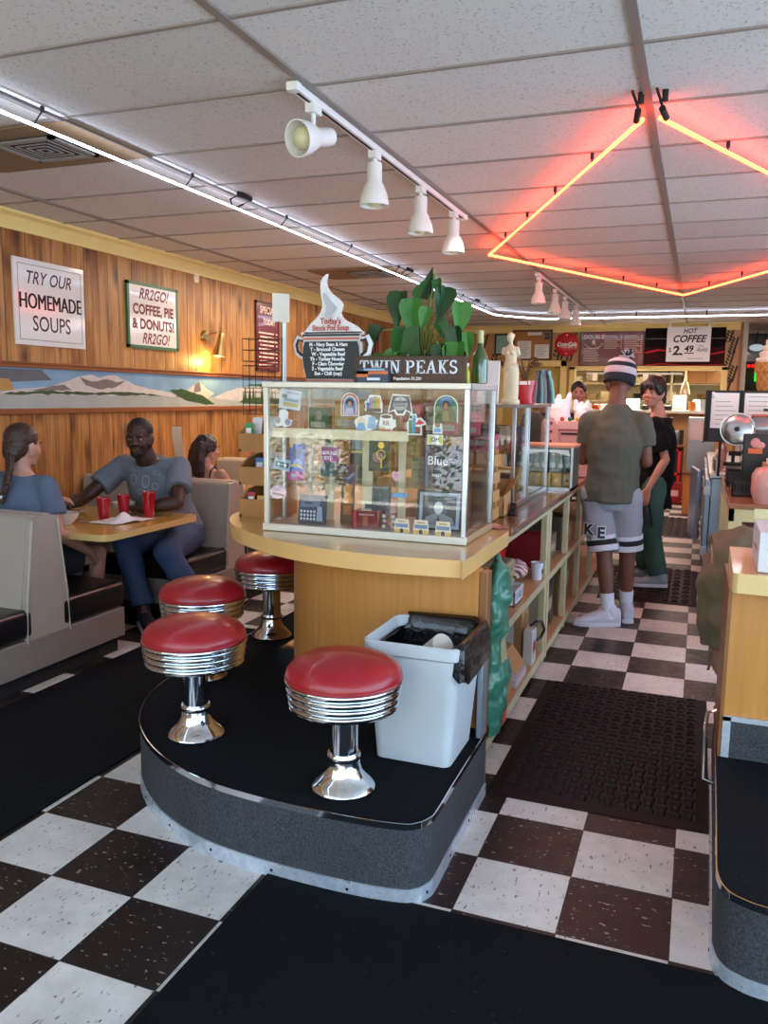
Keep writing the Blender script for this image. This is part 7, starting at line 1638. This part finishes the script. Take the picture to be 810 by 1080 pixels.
def shoe(t, an, toe, m, sole_m, hi=.09, k=1.0):
    an, toe = V(an), V(toe); f = toe-an; f.z = 0; f.normalize(); s = f.cross(Z); g = V((an.x, an.y, 0)); z0 = J_floor
    q = lambda a, c, z: g+f*a*k+s*c*k+Z*(z0+z*k)
    b = B(); b.loft([(q(-.075, 0, .055), s*.026*k, Z*.045*k), (q(-.06, 0, .058), s*.036*k, Z*.053*k), (q(-.01, 0, .062), s*.039*k, Z*.055*k), (q(.05, 0, .055), s*.041*k, Z*.044*k), (q(.11, 0, .042), s*.046*k, Z*.032*k), (q(.165, 0, .035), s*.043*k, Z*.024*k), (q(.20, 0, .03), s*.026*k, Z*.014*k)], 20)
    b.chain([q(-.02, 0, .07), q(-.012, 0, .10)], [.043*k, .041*k], 14)
    o = fuse(b, 'shoe', m, t, .006, 3)
    b = B(); out = [(-.082, 0), (-.07, .034), (-.02, .040), (.05, .041), (.11, .049), (.17, .044), (.205, .02), (.21, 0)]; pts = out+[(a, -c) for a, c in out[::-1] if c > 0]
    P_ = [q(a, c, .0) for a, c in pts]; nn = len(P_); b.raw(P_+[p+Z*.026*k for p in P_], [tuple(range(nn-1, -1, -1)), tuple(range(nn, 2*nn))]+[(i, (i+1) % nn, nn+(i+1) % nn, nn+i) for i in range(nn)]); b.done('sole', sole_m, o, bevel=.004)
    b = B()
    for i in range(4): b.tube([q(.03+.02*i, -.024, .096-.010*i), q(.032+.02*i, 0, .104-.011*i), q(.03+.02*i, .024, .096-.010*i)], .0035*k, 5)
    b.done('laces', sole_m, o)
    return o
def hair_cap(t, body, c, R, k, m, extra=None, name='hair', vox=.006, front=.05, folds=.006, fs=.03):
    c = V(c); q = lambda x, y, z: c+R @ V((x*k, y*k, z*k)); b = B()
    b.sph(q(0, -.02, .048), (.084*k, .098*k, .084*k), R, 20); b.sph(q(0, -.055, .0), (.078*k, .065*k, .085*k), R, 18)
    if extra: extra(b, q)
    return fuse(b, name, m, t, vox, 2, folds, fs)
dark_skin = skin_mat('deep_brown_skin', '#3e241a'); brown_skin = skin_mat('brown_skin', '#6e4231'); pale_skin = skin_mat('pale_skin', '#b98a78'); fair = skin_mat('warm_fair_skin', '#b07a66')
blackhair = M('black_hair', '#14100f', .4, var=.2, bump=.6, bscale=90); brownhair = M('brown_hair', '#3a241a', .42, var=.3, bump=.6, bscale=80); darkred = M('dark_auburn_hair', '#2a1512', .4, var=.3, bump=.6, bscale=80)
white_sole = M('shoe_white', '#c9c8d0', .45, var=.04)
J_floor = 0.0

# --- man in the beanie (back to us)
J = dict(pelvis=(-.225, 3.47, .90), chest=(-.222, 3.47, 1.25), neck=(-.222, 3.475, 1.475), head=(-.222, 3.52, 1.622), look=(-.35, 1, -.05), shL=(-.39, 3.47, 1.36), shR=(-.055, 3.47, 1.36),
         elL=(-.425, 3.50, 1.10), elR=(-.015, 3.49, 1.10), wrL=(-.36, 3.72, 1.16), wrR=(-.11, 3.72, 1.16), hdL=(.4, .9, .15), hdR=(-.4, .9, .15), pnL=(.9, -.3, 0), pnR=(-.9, -.3, 0), thL=-1, thR=1,
         hipL=(-.32, 3.47, .86), hipR=(-.13, 3.47, .86), knL=(-.245, 3.42, .47), knR=(-.105, 3.50, .48), anL=(-.20, 3.38, .10), anR=(-.098, 3.56, .10), toeL=(-.37, 3.32, .045), toeR=(-.15, 3.72, .045))
t, R, body = person('person', 'person in a striped pompom beanie and olive shirt standing with back to the camera', (-.2, 3.47, 0), J, brown_skin, gx=1.02, limb=1.0, palm=None)
olive = M('olive_cotton', '#4d4c40', .8, var=.12, vscale=7)
shirt(t, J, olive, .018, .60, gx=1.02, lo=-.05, flare=.07, folds=.03, sl_r=.07, neck=2.05)
grey_s = M('grey_shorts', '#8c8d96', .8, var=.08)
sho = trousers(t, J, grey_s, .93, .016, name='shorts', hem_r=.098, folds=.02)
bs = M('band_black', '#17171c', .8); bw = M('band_white', '#c9cbd6', .8)
for s in ('L', 'R'):
    d = norm(V(J['kn'+s])-V(J['hip'+s])); x, y, _ = basis(d); h0 = lerp(J['hip'+s], J['kn'+s], .93)
    for a, c, m in ((-.105, -.078, bw), (-.078, -.042, bs), (-.042, -.004, bw)):
        b = B(); r = .105; b.loft([(h0+d*a, x*r, y*r), (h0+d*c, x*(r-.001), y*(r-.001))], 24); b.done('hem_band', m, t)
lb = M('letter_black', '#15151a', .6, var=0)
for L_, px in (('K', -.345), ('E', -.268)):
    for bold, mi, gap in ((.010, 1, .0015), (.004, 0, .003)):
        off = root_of(sho).location; tree = BVHTree.FromPolygons([v.co+off for v in sho.data.vertices], [tuple(p.vertices) for p in sho.data.polygons])
        h = tree.ray_cast(V((px, 3.0, .645 if L_ == 'K' else .628)), Y); n_ = (h[1]+NY*.6).normalized(); u = n_.cross(Z)*-1; u.normalize(); v = n_.cross(u)
        b = B(); b.text(L_, .10, h[0]+n_*(.006+gap*2), u, v, 0, bold=bold); b.done('letter', (lb, bw)[mi], t, recalc=False, smooth=False)
for s in ('L', 'R'):
    kn, an = V(J['kn'+s]), V(J['an'+s]); b = B(); d = norm(an-kn); x, y, _ = basis(d); p = an-d*.12
    b.loft([(p, x*.048, y*.048), (an, x*.042, y*.042), (an+d*.05, x*.046, y*.046)], 18); b.done('sock', M('sock_white', '#d4d6e2', .8), t)
    shoe(t, J['an'+s], J['toe'+s], M('shoe_leather', '#bfc0cb', .45, var=.06), white_sole, k=1.12)
# legs below the shorts are darker: separate stocking-thin skin is not needed, the body carries one tone
c = V(J['head'])+V((0, -.005, .01)); q = lambda x, y, z: c+R @ V((x, y, z))
Rt = R @ Matrix.Rotation(math.radians(-9), 3, 'X') @ Matrix.Rotation(math.radians(8), 3, 'Y')
ax = (Rt @ V((0, -.02, 1))).normalized(); hb = c+R @ V((0, -.008, -.028))
hat = [M('beanie_navy', '#15161f', .9, var=.15, bump=.5, bscale=70), M('beanie_grey', '#b9a9b0', .9, var=.1, bump=.5, bscale=70)]
b = B(); b.lathe([(.096, .0), (.103, .008), (.105, .045), (.102, .058)], hb, 36, axis=ax); b.done('beanie_cuff', hat[0], t)
b = B(); b.lathe([(.100, .055), (.105, .068), (.101, .104)], hb, 36, axis=ax); b.done('beanie_band', hat[1], t)
b = B(); b.lathe([(.102, .102), (.101, .118), (.094, .132)], hb, 36, axis=ax); b.done('beanie_stripe', hat[0], t)
b = B(); b.lathe([(.095, .130), (.084, .150), (.058, .166), (.02, .174), (0, .175)], hb, 36, axis=ax); b.done('beanie_crown', hat[1], t)
b = B(); pc = hb+ax*.185+R @ V((.02, -.035, 0))
for k in range(70):
    a = random.random()*2*PI; zc = random.random()*2-1; rr_ = math.sqrt(1-zc*zc); d = V((rr_*math.cos(a), rr_*math.sin(a), zc)); b.cyl(pc+d*.012, pc+d*(.042+.012*random.random()), .008, .004, 6, k % 2)
b.done('pompom', [hat[0], M('pompom_grey', '#a9a6b0', .9)], t)

# --- person in black
J = dict(pelvis=(.0, 4.72, .88), chest=(-.005, 4.72, 1.20), neck=(-.012, 4.72, 1.40), head=(-.055, 4.70, 1.565), look=(-.45, -.9, -.06), shL=(-.02, 4.55, 1.31), shR=(-.0, 4.88, 1.31),
         elL=(.07, 4.50, 1.05), elR=(.03, 4.94, 1.03), wrL=(-.045, 4.45, .82), wrR=(-.04, 4.95, .82), hdL=(-.25, .0, -1), hdR=(-.2, 0, -1), pnL=(0, 1, 0), pnR=(0, -1, 0), thL=-1, thR=1,
         hipL=(.0, 4.63, .86), hipR=(0, 4.81, .86), knL=(-.01, 4.61, .48), knR=(-.05, 4.82, .48), anL=(.06, 4.62, .10), anR=(-.05, 4.84, .10), toeL=(-.12, 4.58, .045), toeR=(-.24, 4.84, .045))
J_floor = .025
t, R, body = person('person', 'dark haired person in black shirt and green trousers, turning to look at the camera', (0, 4.72, .024), J, fair, gx=.84, gy=.88, limb=.82, curl=(.45, .45), lip='#a8605a', neck_r=.05)
shirt(t, J, M('black_cotton', '#070709', .9, spec=.2), .024, .78, gx=.92, gy=.98, limb=.95, lo=-.2, flare=.12, folds=.03, sl_r=.078)
trousers(t, J, M('green_trousers', '#2f5246', .75, var=.12), 1.93, .02, gx=.84, gy=.9, limb=.85, knee_r=.08, hem_r=.075, folds=.025)
for s in ('L', 'R'): shoe(t, J['an'+s], J['toe'+s], M('grey_shoe', '#8a8a92', .6), white_sole)
def ex(b, q):
    b.sph(q(0, .05, .058), (.072, .05, .05), R, 16); b.sph(q(.066, .02, .02), (.028, .06, .06), R, 14); b.sph(q(-.066, .02, .025), (.028, .055, .055), R, 14); b.sph(q(0, -.085, -.06), (.06, .045, .06), R, 14); b.sph(q(.03, -.09, -.105), (.04, .035, .04), R, 12)
    for s in (-.045, -.015, .02, .05): b.chain([q(s, .085, .06), q(s*1.15, .102, .028)], [.02, .008], 8)
hair_cap(t, body, J['head'], R, 1.0, blackhair, ex)
q = thing('black_pouch', 'small black pouch hanging on a strap at the thigh of the person in black', 'pouch', (-.06, 4.5, .58)); b = B(); b.box(-.135, -.035, 4.47, 4.52, .575, .70); b.done('pouch', black, q, bevel=.012); b = B(); b.tube([(-.08, 4.5, .70), (-.05, 4.52, .78), (-.02, 4.53, .86)], .008, 6); b.tube([(-.03, 4.48, .70), (-.01, 4.49, .60), (.005, 4.5, .52)], .006, 6); b.done('strap', black, q); b = B(); b.rect((-.11, 4.469, .635), X, Z, 0, .04, 0, .012); b.done('label', P('#5a5a60'), q, recalc=False)

# --- man on the booth bench
J = dict(pelvis=(-3.10, 2.66, .555), chest=(-3.14, 2.50, .90), neck=(-3.155, 2.41, 1.07), head=(-3.16, 2.35, 1.21), look=(.30, -1, -.08), shL=(-2.93, 2.47, 1.015), shR=(-3.38, 2.47, 1.015),
         elL=(-2.84, 2.30, .80), elR=(-3.52, 2.22, .80), wrL=(-3.06, 2.20, .765), wrR=(-3.50, 2.02, .78), hdL=(-1, -.1, .0), hdR=(.3, -1, .0), pnL=(0, 0, -1), pnR=(.3, 0, -1), thL=-1, thR=1,
         hipL=(-2.99, 2.64, .53), hipR=(-3.22, 2.64, .53), knL=(-2.84, 2.17, .50), knR=(-3.16, 2.18, .52), anL=(-2.72, 2.36, .12), anR=(-2.98, 2.12, .10), toeL=(-2.66, 2.24, .045), toeR=(-2.82, 1.98, .045))
J_floor = .0
t, R, body = person('person', 'large bald man in a grey printed t-shirt and jeans sitting at the booth table', (-3.1, 2.6, 0), J, dark_skin, gx=1.16, gy=1.2, limb=1.12, belly=.05, curl=(.7, .9), lip='#5f3a32', brow='#120c0a', head_k=1.08, neck_r=.066)
gt = M('grey_blue_cotton', '#69727f', .85, var=.1)
sht = shirt(t, J, gt, .018, .62, gx=1.16, gy=1.2, limb=1.16, belly=.05, lo=-.02, folds=.02, sl_r=.072)
trousers(t, J, M('blue_denim', '#33496f', .8, var=.18, vscale=6), 1.9, .016, gx=1.12, gy=1.12, limb=1.1, knee_r=.085, hem_r=.07, folds=.025)
for s in ('L', 'R'): shoe(t, J['an'+s], J['toe'+s], M('navy_shoe', '#1d2433', .6), white_sole, k=1.08)
b = B(); c = V(J['head']); q = lambda x, y, z: c+R @ V((x*1.08, y*1.08, z*1.08)); b.sph(q(0, -.02, .044), (.0815*1.02, .101*1.02, .085*1.02), R, 24)
hb = fuse(b, 'cropped_hair', M('cropped_black_hair', '#0e0b0a', .6), t, .006, 2)
b = B(); b.sph(q(0, .052, -.085), (.045, .042, .04), R, 14); b.sph(q(0, .094, -.048), (.024, .008, .006), R, 10); fuse(b, 'beard', M('cropped_black_hair', '#0e0b0a'), t, .006, 2)
for k, (a, c_, w, h) in enumerate(((-.11, .055, .06, .014), (-.11, .0, .06, .08), (-.01, -.01, .06, .09), (.07, .05, .06, .03), (.06, -.04, .05, .05), (-.05, -.08, .05, .04))):
    b = B(); o = V((-3.12, 2.0, .93)); ou = [(a+w/2*math.cos(i*PI/10), c_+h/2*math.sin(i*PI/10)) for i in range(20)]; n_ = len(ou); sc = .72
    vs = [o+X*p[0]+Z*p[1] for p in ou]+[o+X*(a+(p[0]-a)*sc)+Z*(c_+(p[1]-c_)*sc) for p in ou]; b.raw(vs, [(i, (i+1) % n_, n_+(i+1) % n_, n_+i) for i in range(n_)])
    project(b, sht, Y, .002); b.done('print', M('shirt_print', '#8f979f', .8), t, recalc=False)

# --- woman with the braid
J = dict(pelvis=(-3.26, 1.44, .56), chest=(-3.27, 1.42, .89), neck=(-3.27, 1.425, 1.06), head=(-3.27, 1.455, 1.20), look=(.10, 1, -.08), shL=(-3.44, 1.44, .99), shR=(-3.10, 1.44, .985),
         elL=(-3.50, 1.60, .82), elR=(-3.02, 1.42, .72), wrL=(-3.36, 1.72, .84), wrR=(-3.06, 1.72, .56), hdL=(.8, .5, .2), hdR=(-.25, .7, -.5), pnL=(.1, .3, -1), pnR=(-.6, 0, -.5), thL=-1, thR=1,
         hipL=(-3.35, 1.46, .53), hipR=(-3.17, 1.46, .53), knL=(-3.36, 1.88, .53), knR=(-3.13, 1.88, .52), anL=(-3.36, 1.80, .12), anR=(-3.15, 1.82, .12), toeL=(-3.36, 1.97, .045), toeR=(-3.14, 1.99, .045))
t, R, body = person('person', 'woman with a long brown braid and blue-grey t-shirt sitting at the booth table', (-3.26, 1.45, 0), J, pale_skin, gx=.95, gy=.95, limb=.9, curl=(.7, .6), lip='#b5706a', brow='#4a3022', neck_r=.05)
shirt(t, J, M('slate_cotton', '#56647a', .85, var=.1), .017, .62, gx=.97, gy=.97, limb=.95, lo=-.02, folds=.022, sl_r=.07)
trousers(t, J, M('dark_shorts', '#1d202c', .8), .55, .016, gx=.95, limb=.95, name='shorts', hem_r=.095, folds=.01)
for s in ('L', 'R'): shoe(t, J['an'+s], J['toe'+s], M('grey_shoe', '#8a8a92'), white_sole)
hair_cap(t, body, J['head'], R, 1.0, brownhair, lambda b, q: (b.sph(q(0, -.075, -.04), (.06, .05, .06), R, 14), b.sph(q(.05, -.02, .04), (.035, .07, .05), R, 12)))
c = V(J['head']); q = lambda x, y, z: c+R @ V((x, y, z)); b = B(); pts = [q(.03, -.115, -.06), q(.055, -.135, -.13), q(.05, -.155, -.22), q(.03, -.165, -.31)]
for k in range(22):
    f = k/21*3; i = min(2, int(f)); p = lerp(pts[i], pts[i+1], f-i); r = .021*(1-.45*k/21); b.sph(p+R @ V((.011*(1 if k % 2 else -1), 0, 0)), (r, r, r*1.15), seg=10)
br = fuse(b, 'braid', brownhair, t, .004, 1); b = B(); b.lathe([(.012, -.008), (.015, 0), (.012, .008)], q(.033, -.163, -.285), 14, axis=(0, 0, 1)); b.done('hair_tie', P('#c9ccd4'), br)

# --- girl beyond the man's bench
J = dict(pelvis=(-3.33, 3.38, .53), chest=(-3.34, 3.40, .80), neck=(-3.34, 3.41, .945), head=(-3.33, 3.43, 1.07), look=(.55, .85, -.02), shL=(-3.48, 3.41, .88), shR=(-3.19, 3.40, .88),
         elL=(-3.52, 3.55, .70), elR=(-3.13, 3.54, .68), wrL=(-3.42, 3.72, .755), wrR=(-3.2, 3.74, .755), hdL=(.3, 1, 0), hdR=(-.3, 1, 0), thL=-1, thR=1,
         hipL=(-3.42, 3.4, .51), hipR=(-3.25, 3.4, .51), knL=(-3.42, 3.78, .50), knR=(-3.25, 3.78, .50), anL=(-3.42, 3.74, .12), anR=(-3.25, 3.74, .12), toeL=(-3.42, 3.9, .045), toeR=(-3.25, 3.9, .045))
t, R, body = person('person', 'girl with long dark hair and black strap top sitting beyond the bench of the man', (-3.33, 3.4, 0), J, pale_skin, k=.9, gx=.82, gy=.82, limb=.78, curl=(.4, .4), head_k=.93, neck_r=.044)
shirt(t, J, M('black_cotton', '#0d0d10'), .012, .03, gx=.82, gy=.85, limb=.0, lo=-.02, name='top', folds=.008, neck=1.0, sl_r=.001)
b = B()
for s in ('L', 'R'): sh = lerp(J['sh'+s], J['neck'], .42); b.tube([sh+V((0, -.085, -.07)), sh+V((0, -.055, .0)), sh+V((0, 0, .028)), sh+V((0, .06, -.02))], .007, 6)
b.done('strap', black, t)
trousers(t, J, M('dark_shorts', '#1d202c'), 1.9, .012, gx=.82, limb=.8)
for s in ('L', 'R'): shoe(t, J['an'+s], J['toe'+s], M('grey_shoe', '#8a8a92'), white_sole, k=.9)
def ex(b, q):
    for x in (-.06, -.03, 0, .03, .055): b.chain([q(x, -.08, .03), q(x*1.35, -.105, -.08), q(x*1.5, -.10, -.19), q(x*1.4, -.09, -.27)], [.04, .038, .032, .018], 10)
    b.chain([q(-.085, .0, .03), q(-.095, -.02, -.10), q(-.09, -.03, -.2)], [.025, .03, .02], 10); b.sph(q(.07, -.01, .03), (.022, .06, .06), R, 12)
hair_cap(t, body, J['head'], R, .93, darkred, ex, folds=.012)

# --- person bending behind the right counter
J = dict(pelvis=(.50, 1.72, .78), chest=(.78, 1.74, .80), neck=(.97, 1.76, .76), head=(1.10, 1.77, .71), look=(.6, .1, -.7), headup=(.7, 0, .6), shL=(.90, 1.93, .80), shR=(.90, 1.56, .80),
         elL=(1.0, 2.0, .56), elR=(1.0, 1.52, .56), wrL=(1.12, 1.9, .38), wrR=(1.12, 1.6, .38), hdL=(.3, 0, -1), hdR=(.3, 0, -1), pnL=(0, -1, 0), pnR=(0, 1, 0), thL=-1, thR=1,
         hipL=(.47, 1.82, .74), hipR=(.47, 1.63, .74), knL=(.55, 1.85, .42), knR=(.46, 1.60, .36), anL=(.60, 1.86, .10), anR=(.62, 1.62, .10), toeL=(.80, 1.86, .045), toeR=(.82, 1.62, .045))
t, R, body = person('person', 'person in khaki shorts bending down behind the right counter', (.5, 1.72, 0), J, fair, gx=1.0, limb=.95, curl=(.6, .6))
khaki = M('khaki_cotton', '#6f6048', .85, var=.14)
shirt(t, J, M('faded_pink_shirt', '#b08078', .8), .014, .5, lo=.25, folds=.012)
ks = trousers(t, J, khaki, .80, .03, gx=1.05, gy=1.15, limb=1.12, name='shorts', hem_r=.105, folds=.075, top=.5)
for s in ('L', 'R'): shoe(t, J['an'+s], J['toe'+s], M('navy_shoe', '#1d2433'), white_sole)
b = B(); b.tube([(.40, 1.57, .47), (.395, 1.55, .42), (.40, 1.55, .37), (.395, 1.55, .345)], .006, 6); b.done('drawstring', khaki, t)

# --- two workers behind the counter, seen only as heads among the bags
for x, y, zh, look, lab, sk, hr in ((-1.24, 6.6, 1.58, (.9, -.45, 0), 'dark haired worker seen in profile behind the second glass case and the tall takeaway bag', fair, blackhair), (-.93, 6.9, 1.56, (.15, -1, 0), 'dark haired worker facing the camera between the two takeaway bags', pale_skin, blackhair)):
    J = dict(pelvis=(x, y, .88), chest=(x, y, 1.18), neck=(x, y, 1.385), head=(x, y-.02, zh), look=look, shL=(x+.17, y, 1.30), shR=(x-.17, y, 1.30), elL=(x+.2, y-.04, 1.04), elR=(x-.2, y-.04, 1.04), wrL=(x+.14, y-.22, .98), wrR=(x-.14, y-.22, .98), hdL=(-.3, -1, 0), hdR=(.3, -1, 0), thL=-1, thR=1,
             hipL=(x+.09, y, .86), hipR=(x-.09, y, .86), knL=(x+.09, y, .48), knR=(x-.09, y, .48), anL=(x+.09, y, .1), anR=(x-.09, y, .1), toeL=(x+.1, y-.16, .045), toeR=(x-.1, y-.16, .045))
    t, R, body = person('person', lab, (x, y, 0), J, sk, gx=.88, limb=.85, voxel=.008)
    shirt(t, J, M('dark_work_shirt', '#23252c', .8), .018, .6, gx=.9, limb=.9, lo=-.05); trousers(t, J, M('dark_shorts', '#1d202c'), 1.92, .014, gx=.9, limb=.9)
    for s in ('L', 'R'): shoe(t, J['an'+s], J['toe'+s], black, black)
    hair_cap(t, body, J['head'], R, 1.0, hr, lambda b, q: b.sph(q(0, -.09, -.05), (.05, .045, .06), R, 12))
